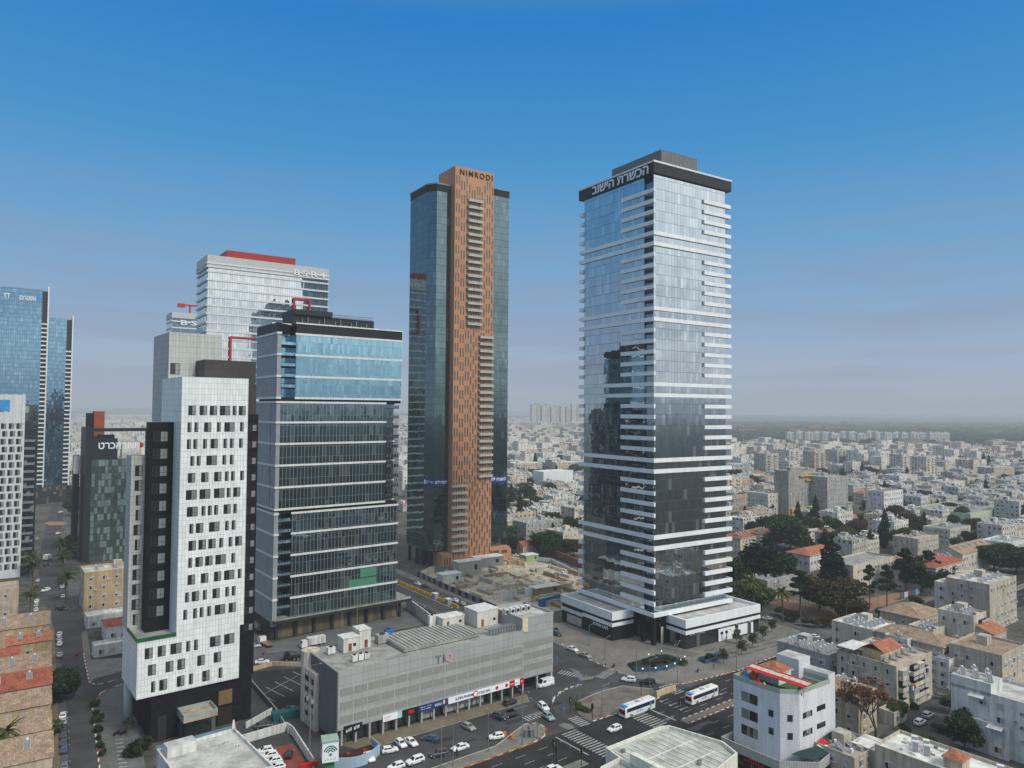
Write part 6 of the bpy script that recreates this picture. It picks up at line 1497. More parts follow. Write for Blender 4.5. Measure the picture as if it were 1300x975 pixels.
# far woods and field hedges: one mass
wood = MB(); random.seed(5)
for _ in range(2600):
    y = 1750 + 5200 * rnd() ** 1.4; px = random.choice((uni(925, 1345), uni(925, 1345), uni(86, 200), uni(640, 740))); x = (px - 650) / FPX * y
    w, h = uni(12, 45), uni(5, 12)
    if px > 900 and rnd() < .5: y = random.choice((2150, 2350, 2700, 3100, 3600, 4300, 5200)) + uni(-40, 40); x = (px - 650) / FPX * y
    k = 6; ring0 = [(x + w * math.cos(i / k * 6.283) * uni(.7, 1.2), y + .5 * w * math.sin(i / k * 6.283), 0) for i in range(k)]
    ring1 = [(x + (p[0] - x) * .75, y + (p[1] - y) * .75, h * uni(.6, 1.0)) for p in ring0]
    wood.loft([ring0, ring1])
o = wood.build('far_woods', M('far_leaf', (0.035, 0.05, 0.03), .95, .35, .02)); tag(o, 'dark far-off woods and hedges in the hazy fields', 'woods', None, 'stuff')
# town greenery that no one could count
g2 = MB(); random.seed(6)
for _ in range(620):
    y = uni(520, 1650); px = random.choice((uni(645, 740), uni(925, 1330), uni(925, 1330), uni(90, 200))); x = (px - 650) / FPX * y
    leafcloud(g2, [((x, y, uni(3, 6)), (uni(4, 8), uni(4, 8), uni(3, 5)))], 30, 1.5)
o = g2.build('distant_foliage', LV['dark']); tag(o, 'dark patches of foliage between the distant houses', 'foliage', None, 'stuff')
YT = 'yard trees between the old flats at the right'
for k, px, py, h, lb in (('round2', 1140, 915, 5, 'green yard tree at the laundry flats corner'), ('olive', 1205, 905, 5, 'olive tree at the alley end before the whitewashed flats'), ('dbush', 1160, 900, 2, 'dark shrub under the laundry flats'), ('dbush', 1150, 930, 2, 'dark shrub on the alley edge by the bare tree'), ('bush', 1195, 930, 2.4, 'green shrub at the whitewashed flats'), ('round2', 1235, 835, 7, 'green tree between the annexes'), ('round', 1250, 872, 6, 'dark tree below the decaying flats'), ('olive', 1082, 925, 4, 'olive shrub tree beside the corner building fence'), ('bush', 1180, 945, 2.2, 'green shrub at the foreground roof edge')): tree(k, px, py, h, lb, YT)
# left street and near greenery
random.seed(44)
tree('round', 80, 892, 9.0, 'dark round street tree overhanging the left street', None, 1.0)
tree('bush', 60, 893, 4.5, 'low dark bushes left of the round street tree', None, 1.6)
for px in (8, 22, 38, 52, 62): tree('bush', px, 948 - px * .25, 3.2, 'green hedge bush between the tan roofed houses', 'hedge between the tan houses', 1.3)
tree('palm', 4, 985, 10, 'palm at the left edge in front of the tan houses')
tree('palm', 37, 782, 9, 'palm beside the plain beige block, nearest of the street palms')
for px, py, h, lb in ((42, 748, 11, 'dark palm on the left kerb of the street beyond the beige block'), (38, 735, 11, 'dark palm second on the left kerb'), (84, 765, 11, 'dark palm in the paved corner right of the street'), (80, 735, 11, 'dark palm on the right kerb, middle of the row'), (90, 722, 11, 'dark palm on the right kerb by the glass office'), (76, 715, 11, 'dark palm farther up the right kerb')): tree('dpalm', px, py, h, lb, 'palms along the left street')
tree('round', 88, 700, 9, 'dark street tree beside the dark glass office block'); tree('round', 92, 655, 12, 'dark tree beyond the roundabout'); tree('round', 98, 640, 14, 'tall dark tree by the blue tower foot')
for i, (px, py) in enumerate(((119, 898), (121, 908), (122, 918), (124, 930), (125, 940), (127, 950), (129, 960))): tree('dbush', px, py, uni(1.2, 2.4), 'small dark plant in the kerbside bed of the paved forecourt', 'plants in the kerbside bed', .9, .13)
tree('dbush', 172, 958, 3.4, 'dark bush at the foot of the white tower', None, 1.3); tree('dpalm', 160, 935, 3.5, 'small dark palm beside the round grey column')
tree('round', 1225, 952, 8.5, 'round green tree in front of the whitewashed flats', None, .95); tree('bare', 1112, 955, 25, 'large bare tree with reddish twigs in the alley', None, 1.1); tree('bare', 1092, 936, 17, 'smaller bare tree behind the large one')
tree('yellow', 1143, 985, 5, 'yellow leaved tree at the bottom edge'); tree('palm', 682, 862, 13, 'palm with dry skirt against the grey shopping block end')
PLZ = 'young trees on the plaza'
for px, py, k, lb in ((941, 832, 'street', 'young green tree on the plaza nearest the corner building'), (955, 822, 'street', 'young tree on the plaza, second from the corner'), (919, 843, 'street', 'thin tree at the plaza kerb'), (935, 818, 'street', 'brownish young tree on the plaza'), (968, 812, 'street', 'young tree near the podium end'), (980, 803, 'street', 'young tree beside the side street'), (903, 838, 'dbush', 'dark shrub beside the sunken blue rail'), (866, 845, 'bush', 'small shrub at the plaza edge')):
    tree(k, px, py, 5.2 if k == 'street' else 2.0, lb, PLZ, 1.0, .13)
for i in range(9):
    p = FQ.w(66 + i * 4.2, 13.5); place(T['dbush'], (p[0], p[1], .13), uni(0, 6), 'low shrub in the bed along the black podium wall', 'shrubs along the black podium', (uni(.6, 1.0), uni(.6, 1.0), .55))
for px, py in ((733, 896), (737, 899), (741, 903), (735, 902), (745, 905)): tree('bush', px, py, 1.1, 'low weed bush on the left of the bare traffic island', 'weeds on the traffic island', 1.2, .16)
SKY_K, RAMP_K, SUN_E, HAZE_D = 0.05, 9.8, 2.4, 1 / 5900.0
# ================================================================ VEHICLES
TYRE = M('tyre', (0.012, 0.012, 0.012), 0.8, .1); RIM = M('rim', (0.45, 0.46, 0.47), 0.35, .05, metal=.6)
CGL = NT('car_glass'); CARGL = CGL.done(CGL.princ((0.015, 0.018, 0.022), 0.06, 0, 0.7))
HEADL = M('headlight', (0.75, 0.77, 0.8), 0.15, .02, spec=.6); TAILL = M('tail_light', (0.35, 0.01, 0.01), 0.25, .02, spec=.5)
PAINT = {}
def paint(c):
    if c not in PAINT:
        col = {'white': (0.78, 0.79, 0.79), 'silver': (0.42, 0.44, 0.45), 'black': (0.014, 0.014, 0.016), 'dark': (0.045, 0.048, 0.052), 'blue': (0.05, 0.085, 0.14), 'grey': (0.17, 0.18, 0.185), 'red': (0.3, 0.02, 0.02), 'teal': (0.25, 0.33, 0.34), 'beige': (0.33, 0.31, 0.27)}[c]
        t = NT('car_paint_' + c); p = t.princ(col, 0.28, 0.15 if c in ('silver', 'grey') else 0, 0.5); bs = p.node; bs.inputs['Coat Weight'].default_value = 0.6; bs.inputs['Coat Roughness'].default_value = 0.08
        PAINT[c] = t.done(p)
    return PAINT[c]
def wheel_mesh(r):
    k = ('wh', r)
    if k not in SHARED:
        b = MB(); b.tube((0, -.11, 0), (0, .11, 0), r, r, 16); a = b.mesh('wheel', TYRE)
        c = MB(); c.tube((0, -.118, 0), (0, .118, 0), r * .62, r * .62, 12); SHARED[k] = (a, c.mesh('rim', RIM))
    return SHARED[k]
# body profiles: lower body stations (x, half width, z low, z top), cabin (base x0,x1, roof x0,x1, z base, z roof)
SPEC = {'hatch': (4.0, 1.74, [(-2.0, .66, .42, .78), (-1.9, .83, .3, .98), (-1.2, .87, .24, 1.0), (.75, .87, .24, .97), (1.6, .82, .26, .86), (1.95, .7, .34, .68)], (-1.9, .95, -1.55, .2, .97, 1.48), .31),
        'sedan': (4.5, 1.76, [(-2.25, .68, .42, .86), (-2.15, .84, .3, .98), (-1.3, .88, .24, 1.0), (.75, .88, .24, .96), (1.8, .83, .26, .84), (2.2, .7, .34, .66)], (-1.75, 1.0, -1.05, .2, .96, 1.44), .32),
        'suv': (4.5, 1.84, [(-2.2, .72, .48, .95), (-2.12, .88, .38, 1.1), (-1.3, .92, .32, 1.12), (.8, .92, .32, 1.08), (1.75, .88, .34, 1.0), (2.15, .76, .42, .8)], (-2.1, 1.0, -1.85, .35, 1.08, 1.68), .36),
        'van': (5.6, 2.0, [(-2.8, .96, .45, 1.2), (-2.75, 1.0, .35, 1.35), (-1.0, 1.0, .3, 1.35), (1.4, 1.0, .3, 1.32), (2.4, .95, .32, 1.1), (2.75, .8, .42, .85)], (-2.75, 2.0, -2.72, 1.3, 1.3, 2.45), .36)}
CARS = {}
def car_proto(kind, color):
    if (kind, color) in CARS: return CARS[(kind, color)]
    L, W, st, (b0, b1, r0, r1, zb, zr), wr = SPEC[kind]
    t = thing('parked_car' if kind != 'van' else 'van', 'car', 'car' if kind != 'van' else 'van')
    P_ = paint(color); b = MB(); rings = []
    for x, hw, zl, zt in st:
        rings.append([(x, -hw * .94, zl), (x, hw * .94, zl), (x, hw, zl + .18), (x, hw, zt - .16), (x, hw * .9, zt), (x, -hw * .9, zt), (x, -hw, zt - .16), (x, -hw, zl + .18)])
    b.loft(rings)
    hb, hr = W / 2 * .9, W / 2 * .70 if kind != 'van' else W / 2 * .86
    C = [(b0, -hb, zb - .02), (b1, -hb, zb - .02), (b1, hb, zb - .02), (b0, hb, zb - .02)]; Rf = [(r0, -hr, zr - .06), (r1, -hr, zr - .06), (r1, hr, zr - .06), (r0, hr, zr - .06)]
    cr = [(r0 + .12, -hr * .85, zr), (r1 - .16, -hr * .85, zr), (r1 - .16, hr * .85, zr), (r0 + .12, hr * .85, zr)]
    b.loft([C, Rf, cr]); b.build('body', P_, t)
    def pane(name, q, m0=.1, m1=.1, v0=.1, v1=.92):
        A, B, Cc, D = [Vector(p) for p in q]; n = (B - A).cross(D - A).normalized() * .018
        f = lambda u, v: (A.lerp(B, u)).lerp(D.lerp(Cc, u), v) + n
        w = MB(); w.face([f(m0, v0), f(1 - m1, v0), f(1 - m1, v1), f(m0, v1)]); w.build(name, CARGL, t)
    pane('windshield', [C[1], C[2], Rf[2], Rf[1]], .07, .07, .08, .95); 
    if kind != 'van':
        pane('rear_window', [C[3], C[0], Rf[0], Rf[3]], .09, .09, .2, .92)
        for q in ([C[0], C[1], Rf[1], Rf[0]], [C[2], C[3], Rf[3], Rf[2]]):
            pane('side_window', q, .10, .53, .14, .92); pane('side_window', q, .51, .12, .14, .92)
    else:
        for q in ([C[0], C[1], Rf[1], Rf[0]], [C[2], C[3], Rf[3], Rf[2]]): pane('side_window', q, .68 if q[0] == C[0] else .08, .08 if q[0] == C[0] else .68, .2, .8)
    wa, wr_ = wheel_mesh(wr)
    for x in (-L * .31, L * .31):
        for sg in (-1, 1):
            w = link('wheel', wa, t, (x, sg * (W / 2 - .1), wr)); link('rim', wr_, w)
    x1, z1 = st[-1][0], st[-1][3]
    for sg in (-1, 1):
        m = MB(); m.box(x1 - .18, x1 + .02, sg * st[-1][1] - .16, sg * st[-1][1] + .12, z1 - .2, z1 - .03); m.build('headlight', HEADL, t)
        m = MB(); m.box(st[0][0] - .02, st[0][0] + .14, sg * st[0][1] - .12, sg * st[0][1] + .12, st[0][3] - .22, st[0][3] - .02); m.build('tail_light', TAILL, t)
    CARS[(kind, color)] = t; return t
def car(kind, color, px, py, head, label, group=None, z=0.06, name=None):
    x, y = G(px, py, 0.6); o = place(car_proto(kind, color), (x, y, z), R(head), label, group); return o
# headings: main road runs at 38 deg, the cross streets near 125 deg
CARLIST = [
 ('sedan', 'white', 469, 961, -60, 'white sedan parked beside the curved cafe deck'), ('hatch', 'white', 495, 952, 20, 'white hatchback first in the three car cluster before the dark arcade'), ('hatch', 'white', 509, 944, -55, 'white hatchback with dark roof in the middle of the arcade cluster'), ('sedan', 'white', 522, 942, -52, 'white sedan at the right of the arcade cluster'),
 ('hatch', 'blue', 546, 937, 160, 'blue hatchback in front of the bank sign'), ('suv', 'dark', 557, 957, 205, 'dark grey jeep along the pavement'), ('suv', 'white', 527, 966, 218, 'white off-roader behind the dark grey jeep'), ('hatch', 'white', 503, 973, 215, 'white hatchback with black roof at the bottom edge'), ('sedan', 'white', 584, 949, 215, 'white sedan ahead of the dark grey jeep'),
 ('hatch', 'beige', 595, 923, -45, 'beige grey hatchback below the long white pharmacy sign'), ('suv', 'dark', 635, 910, -35, 'dark pickup like car turning out at the end of the service road'), ('hatch', 'white', 630, 935, 200, 'white hatchback by the barriers on the pavement tip'), ('suv', 'black', 648, 892, 40, 'black car half under the shop signs at the block corner'),
 ('suv', 'white', 690, 898, -65, 'white car behind the pale teal one on the slip lane'), ('suv', 'teal', 696, 910, -62, 'pale teal car first on the slip lane'), ('van', 'white', 692, 869, 215, 'white minibus below the palm at the block end'),
 ('hatch', 'white', 780, 925, 217, 'white hatchback alone on the main road before the first bus'), ('suv', 'white', 798, 863, 165, 'white car crossing behind the traffic island'), ('suv', 'black', 823, 866, 170, 'black car right behind the white one at the traffic island'),
 ('sedan', 'white', 727, 824, -52, 'white sedan parked along the tower kerb'), ('sedan', 'beige', 743, 832, -50, 'beige sedan parked ahead of the white one at the tower kerb'), ('suv', 'dark', 707, 805, -54, 'dark car at the kerb by the far podium corner'),
 ('sedan', 'white', 973, 785, 140, 'white sedan behind the tower podium at the side street'), ('sedan', 'white', 1032, 808, 140, 'white sedan waiting at the side street junction'), ('sedan', 'white', 1187, 775, 200, 'white sedan on the road behind the brown roofs'), ('sedan', 'dark', 1193, 766, 35, 'dark sedan farther up the road than the white one'),
 ('suv', 'silver', 1178, 908, 40, 'silver car parked in the alley, upper one of two'), ('suv', 'white', 1168, 917, 40, 'white car parked in the alley, lower one of two'), ('sedan', 'grey', 1191, 884, 155, 'grey sedan parked under the laundry flats'), ('sedan', 'dark', 1150, 944, 40, 'dark car under the bare tree'), ('hatch', 'white', 1085, 978, 60, 'white car at the bottom edge right of the corner building'),
 ('hatch', 'white', 703, 976, 35, 'white car cut by the bottom edge at the zebra crossing'),
 ('sedan', 'silver', 307, 963, 120, 'silver sedan first in the bottom row of the yard'), ('suv', 'black', 322, 961, 110, 'black car second in the bottom row of the yard'), ('hatch', 'white', 336, 953, 205, 'white hatchback farthest in the white stack of the red yard'), ('hatch', 'white', 342, 959, 205, 'white hatchback second in the white stack of the red yard'), ('hatch', 'white', 347, 966, 205, 'white hatchback third in the white stack of the red yard'), ('hatch', 'white', 351, 974, 205, 'white hatchback nearest in the white stack of the red yard'), ('hatch', 'black', 367, 957, 100, 'black hatchback alone on the red asphalt'),
 ('sedan', 'white', 341, 929, 25, 'white sedan behind the white yard wall'), ('sedan', 'dark', 334, 921, 25, 'dark sedan beside the white one behind the yard wall'), ('sedan', 'dark', 369, 900, 150, 'dark car next to the blue green skip'), ('sedan', 'white', 333, 840, 15, 'white and magenta taxi like sedan in the forecourt'), ('sedan', 'silver', 323, 820, 20, 'silver sedan in front of the parked tow truck'),
 ('hatch', 'white', 58, 749, -100, 'pale car driving up the middle of the left street'), ('suv', 'black', 78, 773, 10, 'black car on the paved corner under the palm'), ('sedan', 'white', 74, 677, 100, 'white car near the roundabout, right kerb'), ('sedan', 'silver', 48, 684, 110, 'silver car at the left kerb short of the roundabout'), ('sedan', 'white', 77, 650, 95, 'white car beyond the roundabout'), ('hatch', 'dark', 59, 717, 100, 'dark car following the lorry on the left street'),
 ('sedan', 'white', 530, 741, 128, 'white topped car at the site hoarding, first'), ('sedan', 'black', 539, 744, 128, 'black car at the site hoarding, second'), ('sedan', 'black', 569, 759, 128, 'black car first of three on the dual road'), ('sedan', 'white', 577, 762, 128, 'white car in the middle of three on the dual road'), ('sedan', 'silver', 586, 766, 128, 'silver car last of three on the dual road'),
 ('sedan', 'white', 518, 760, 125, 'white car by the office canopy corner'), ('sedan', 'dark', 533, 769, 125, 'dark car first in the row beside the office canopy'), ('sedan', 'black', 541, 774, 125, 'black car second in the row beside the office canopy'), ('sedan', 'dark', 548, 777, 125, 'dark car third in the row beside the office canopy'),
 ('sedan', 'white', 654, 705, 150, 'white car on the back road by the terracotta podium'), ('suv', 'black', 666, 708, 150, 'black car on the back road beside the white one'), ('sedan', 'dark', 704, 712, 148, 'dark car first in the back road row by the brick wall'), ('sedan', 'grey', 713, 716, 148, 'grey car second in the back road row by the brick wall'), ('sedan', 'dark', 722, 720, 148, 'dark car last in the back road row by the brick wall'), ('suv', 'white', 714, 728, 120, 'white pickup like car inside the building site edge'), ('sedan', 'black', 610, 782, 128, 'black car near the end of the dual road'), ('sedan', 'grey', 1207, 758, 38, 'grey car at the road end by the tan block'),
]
CG = {'left': 'cars parked along the left street'}
for k, c, px, py, hd, lb in CARLIST: car(k, c, px, py, hd, lb)
LC = [(74.4, 805, 'white', 'fifth'), (74.6, 811, 'silver', ''), (74.8, 817, 'white', ''), (75, 831, 'silver', ''), (75.3, 846, 'black', ''), (75.6, 854, 'dark', ''), (76, 864, 'white', ''), (76.6, 872, 'silver', ''), (79, 908, 'white', ''), (79.6, 916, 'silver', ''), (80, 924, 'dark', ''), (80.3, 933, 'dark', ''), (80.5, 942, 'dark', ''), (80.8, 951, 'blue', ''), (81.5, 972, 'grey', ''), (45.6, 763, 'white', ''), (45.4, 768, 'silver', ''), (45, 774, 'white', ''), (46, 744, 'dark', ''), (47, 737, 'silver', ''), (77, 736, 'dark', ''), (78, 745, 'silver', ''), (79, 757, 'white', '')]
W_ = ['first', 'second', 'third', 'fourth', 'fifth', 'sixth', 'seventh', 'eighth', 'ninth', 'tenth', 'eleventh', 'twelfth', 'thirteenth', 'fourteenth', 'fifteenth']
for i, (px, py, c, _) in enumerate(LC):
    if i < 8: lb = f'{c} parked car, {W_[i]} from the far end of the row above the round street tree'
    elif i < 15: lb = f'{c} parked car, {W_[i - 8]} from the round street tree in the row below it'
    elif i < 20: lb = f'{c} parked car, {W_[i - 15]} in the left kerb row by the plain beige block'
    else: lb = f'{c} parked car, {W_[i - 20]} under the palms on the right kerb'
    car('hatch' if i % 3 else 'sedan', c, px + 1.0, py, 118 - (870 - py) * -.02, lb, CG['left'], .06)
# buses
def mk_bus():
    t = thing('bus', 'bus', 'bus', group='city buses on the main road'); Wd = paint('white'); L, W, Hh = 12.0, 2.5, 3.1
    b = MB(); rings = []
    for x, s, z0, z1 in ((-6, .94, .5, Hh - .2), (-5.8, 1, .35, Hh), (5.5, 1, .35, Hh), (5.95, .96, .4, Hh - .25)):
        hw = W / 2 * s; rings.append([(x, -hw, z0), (x, hw, z0), (x, hw, z1 - .2), (x, hw * .88, z1), (x, -hw * .88, z1), (x, -hw, z1 - .2)])
    b.loft(rings); b.build('body', Wd, t)
    for sg in (-1, 1):
        m = MB(); y = sg * W / 2; m.box(-5.5, 5.3, min(y, y + sg * .015), max(y, y + sg * .015), 1.65, 2.62); m.build('side_window', M('bus_glass', (0.012, 0.016, 0.05), .1, .05, spec=.6) if 'bg' not in SHARED else SHARED['bg'], t)
        lo = marks(t, M('bus_letters', (0.05, 0.22, 0.60), .5, .02) if 'bus_letters' not in bpy.data.materials else bpy.data.materials['bus_letters'], -1.3, 1.3, 0, .85, 1.45, 5, 'lettering', 2); lo.location = (.2, sg * (W / 2 + .012), 0); lo.rotation_euler = (0, 0, 0 if sg < 0 else R(180))
        m = MB(); yy = sg * (W / 2 + .02); 
        for dx in (-.28, .28): m.face([(-4.1 + dx - .14, yy, 2.4 if 1 else 0), (-4.1 + dx + .14, yy, 2.4), (-4.1 + .1, yy, .75), (-4.1 - .1, yy, .75)] if sg < 0 else [(-4.1 - .1, yy, .75), (-4.1 + .1, yy, .75), (-4.1 + dx + .14, yy, 2.4), (-4.1 + dx - .14, yy, 2.4)])
        m.build('emblem', M('bus_teal', (0.03, 0.34, 0.45), .5, .02), t)
    m = MB(); m.box(5.9, 6.02, -1.05, 1.05, 1.2, 2.35); m.build('windshield', CARGL, t)
    m = MB(); m.box(5.85, 6.04, -.8, .8, 2.38, 2.68); m.build('destination_sign', emit('sign_amber', (1.0, .22, .02), .8), t)
    m = MB(); m.prism([(4.6, -1.1), (5.6, -1.15), (5.92, -1.05), (5.92, 1.05), (5.6, 1.15), (4.6, 1.1)], Hh - .22, Hh + .06); m.build('blue_visor', M('bus_blue', (0.04, 0.24, 0.62), .4, .02), t)
    for x in (-3.4, -.6, 2.6): m = MB(); m.box(x, x + 1.3, -.55, .55, Hh, Hh + .16); m.build('roof_hatch', GREYP if x == -.6 else WHITEW, t)
    wa, wr_ = wheel_mesh(.5)
    for x in (-3.3, 3.6):
        for sg in (-1, 1): w = link('wheel', wa, t, (x, sg * 1.18, .5)); link('rim', wr_, w)
    for sg in (-1, 1):
        m = MB(); m.box(5.9, 6.03, sg * .95 - .15, sg * .95 + .15, .7, .95); m.build('headlight', HEADL, t)
        m = MB(); m.box(-6.02, -5.9, sg * .95 - .12, sg * .95 + .12, .8, 1.3); m.build('tail_light', TAILL, t)
    return t
bus = mk_bus()
p = G(809, 899, 1.3); place(bus, (p[0], p[1], .06), R(217.8), 'white and blue city bus by the traffic island, first of two')
p = G(891, 883, 1.3); place(bus, (p[0], p[1], .06), R(217.8), 'white and blue city bus farther back, second of two')
# lorries
def lorry(name, label, px, py, head, body, bm, cab='white', L=7.0, flat=False, tank=False):
    p = G(px, py, 1.0); t = thing(name, label, 'truck', (p[0], p[1], .06), R(head))
    b = MB(); b.loft([[(x, -w, z0), (x, w, z0), (x, w * .96, z1), (x, -w * .96, z1)] for x, w, z0, z1 in ((L / 2 - 2.1, 1.15, .6, 2.6), (L / 2 - .5, 1.15, .5, 2.6), (L / 2, 1.1, .5, 1.6))]); b.build('cab', paint(cab), t)
    m = MB(); m.face([(L / 2 - .40, -.95, 2.4), (L / 2 - .02, -.95, 1.65), (L / 2 - .02, .95, 1.65), (L / 2 - .40, .95, 2.4)][::-1]); m.build('windshield', CARGL, t)
    b = MB(); b.box(-L / 2, L / 2 - 2.2, -.45, .45, .55, .85); b.build('chassis', BLACK, t)
    b = MB()
    if tank: b.tube((-L / 2, 0, 1.9), (L / 2 - 2.4, 0, 1.9), 1.05, 1.05, 16)
    elif flat: b.box(-L / 2, L / 2 - 2.3, -1.2, 1.2, .86, 1.15)
    else: b.box(-L / 2, L / 2 - 2.3, -1.2, 1.2, .86, 3.2)
    b.build(body, bm, t); wa, wr_ = wheel_mesh(.48)
    for x in (-L * .32, -L * .12, L * .33):
        for sg in (-1, 1): w = link('wheel', wa, t, (x, sg * 1.02, .48)); link('rim', wr_, w)
    return t
lorry('box_truck', 'white box truck parked before the office lobby', 397, 817, 215, 'cargo_box', WHITEW, L=8.5)
lorry('flatbed_truck', 'empty flatbed truck with reddish bed in the office forecourt', 337, 816, 135, 'flatbed', M('bed_rust', (0.25, 0.13, 0.10), .8), L=7.5, flat=True)
lorry('tanker_truck', 'grey tanker truck beside the office block flank', 325, 797, 125, 'tank', GREYM, L=9, tank=True)
lorry('box_truck', 'white and red box truck driving on the left street', 60, 709, 105, 'cargo_box', WHITEW, L=6)
lorry('pickup_truck', 'black pickup with raised orange loader by the kerb works', 371, 834, 200, 'flatbed', BLACK, 'black', 5.5, True)
# motorcycles
def moto(px, py, hd, lb, m, g=None, z=.06):
    p = G(px, py, .4); t = thing('motorcycle', lb, 'motorcycle', (p[0], p[1], z), R(hd), g)
    wa, wr_ = wheel_mesh(.3)
    for x in (-.62, .62): w = link('wheel', wa, t, (x, 0, .3)); w.scale = (1, .5, 1)
    b = MB(); b.loft([[(x, -h, z0), (x, h, z0), (x, h * .7, z1), (x, -h * .7, z1)] for x, h, z0, z1 in ((-.8, .12, .6, .8), (-.3, .18, .35, .82), (.2, .17, .4, .78), (.5, .12, .6, .95), (.62, .1, .7, 1.1))]); b.build('body', m, t)
    b = MB(); b.tube((.5, -.35, 1.05), (.5, .35, 1.05), .03, .03, 5); b.tube((.48, 0, 1.05), (.62, 0, .3), .04, .04, 5); b.build('handlebar', DARKM, t)
    return t
moto(98.7, 830.7, 100, 'dark red motorcycle riding down the middle of the left street', RED)
for px, py, lb in ((886, 852, 'dark scooter parked on the plaza in front of the blue rail'), (779, 846, 'black scooter on the tower pavement by the zebra'), (148, 932, 'black scooter left one on the paved forecourt'), (157, 931, 'black scooter right one on the paved forecourt')): moto(px, py, 60, lb, BLACK, None, .15)

# ================================================================ PEOPLE
def person(px, py, hd, lb, shirt, trousers, z=.14, step=.25):
    key = ('person', shirt.name, trousers.name)
    if key not in SHARED:
        me = bpy.data.meshes.new('person'); J = [((0, 0, .95), .14), ((0, 0, 1.2), .15), ((0, 0, 1.42), .15), ((0, 0, 1.55), .06), ((.02, 0, 1.66), .10), ((.02, 0, 1.76), .085),
            ((0, .1, .9), .10), ((.12, .11, .5), .07), ((.1, .11, .08), .05), ((.24, .11, .05), .045), ((0, -.1, .9), .10), ((-.08, -.11, .5), .07), ((-.26, -.11, .1), .05), ((-.12, -.11, .05), .045),
            ((0, .2, 1.4), .07), ((-.06, .26, 1.12), .05), ((.04, .27, .88), .04), ((0, -.2, 1.4), .07), ((.08, -.26, 1.12), .05), ((.2, -.25, .9), .04)]
        E_ = [(0, 1), (1, 2), (2, 3), (3, 4), (4, 5), (0, 6), (6, 7), (7, 8), (8, 9), (0, 10), (10, 11), (11, 12), (12, 13), (2, 14), (14, 15), (15, 16), (2, 17), (17, 18), (18, 19)]
        me.from_pydata([j[0] for j in J], E_, []); ob = bpy.data.objects.new('tmp_person', me); COL.objects.link(ob)
        md = ob.modifiers.new('Skin', 'SKIN'); ob.modifiers.new('Sub', 'SUBSURF').levels = 1
        for i, j in enumerate(J): me.skin_vertices[0].data[i].radius = (j[1], j[1])
        me.skin_vertices[0].data[0].use_root = True
        bpy.context.view_layer.update(); dg = bpy.context.evaluated_depsgraph_get(); m2 = bpy.data.meshes.new_from_object(ob.evaluated_get(dg)); bpy.data.objects.remove(ob)
        m2.materials.clear()
        for m in (shirt, trousers, SKIN, HAIR): m2.materials.append(m)
        for f in m2.polygons:
            c = f.center; f.material_index = 1 if c.z < .93 and abs(c.y) < .19 else 2 if c.z > 1.5 or (c.z < .95) else 0
            if c.z > 1.70 or (c.z > 1.6 and c.x < -.02): f.material_index = 3
        SHARED[key] = m2
    p = G(px, py, .9); o = link('person', SHARED[key], None, (p[0], p[1], z), R(hd)); return tag(o, lb, 'person')
SKIN = M('skin', (0.45, 0.28, 0.2), .6, .05); HAIR = M('hair', (0.02, 0.015, 0.012), .7, .1)
CL = {'black': BLACK, 'blue': M('cloth_blue', (0.03, 0.05, 0.12)), 'white': M('cloth_white', (0.6, 0.6, 0.6)), 'yellow': M('cloth_yellow', (0.6, 0.42, 0.05)), 'red': M('cloth_red', (0.3, .03, .03)), 'grey': M('cloth_grey', (0.12, .12, .13))}
for px, py, hd, a, c, lb in ((580, 955, 40, 'black', 'black', 'person in dark clothes standing at the pavement kerb'), (397, 965, 20, 'yellow', 'white', 'person in a yellow top walking beside the green cube sign'), (671, 927, 90, 'black', 'blue', 'person in black waiting near the grey cabinets'), (703, 903, 30, 'grey', 'black', 'person in grey on the slip lane kerb'), (769, 845, 200, 'blue', 'grey', 'person in blue on the tower pavement'), (835, 873, 180, 'black', 'black', 'person in black at the barriers end of the island'), (906, 846, 30, 'grey', 'blue', 'person in grey walking across the plaza'), (776, 868, 0, 'red', 'black', 'person in red at the island crossing'), (334, 832, 100, 'black', 'grey', 'person beside the taxi like sedan in the forecourt'), (751, 903, 60, 'black', 'grey', 'person standing on the bare traffic island tip'), (864, 838, 10, 'white', 'blue', 'person in white before the podium shopfront')):
    person(px, py, hd, lb, CL[a], CL[c])

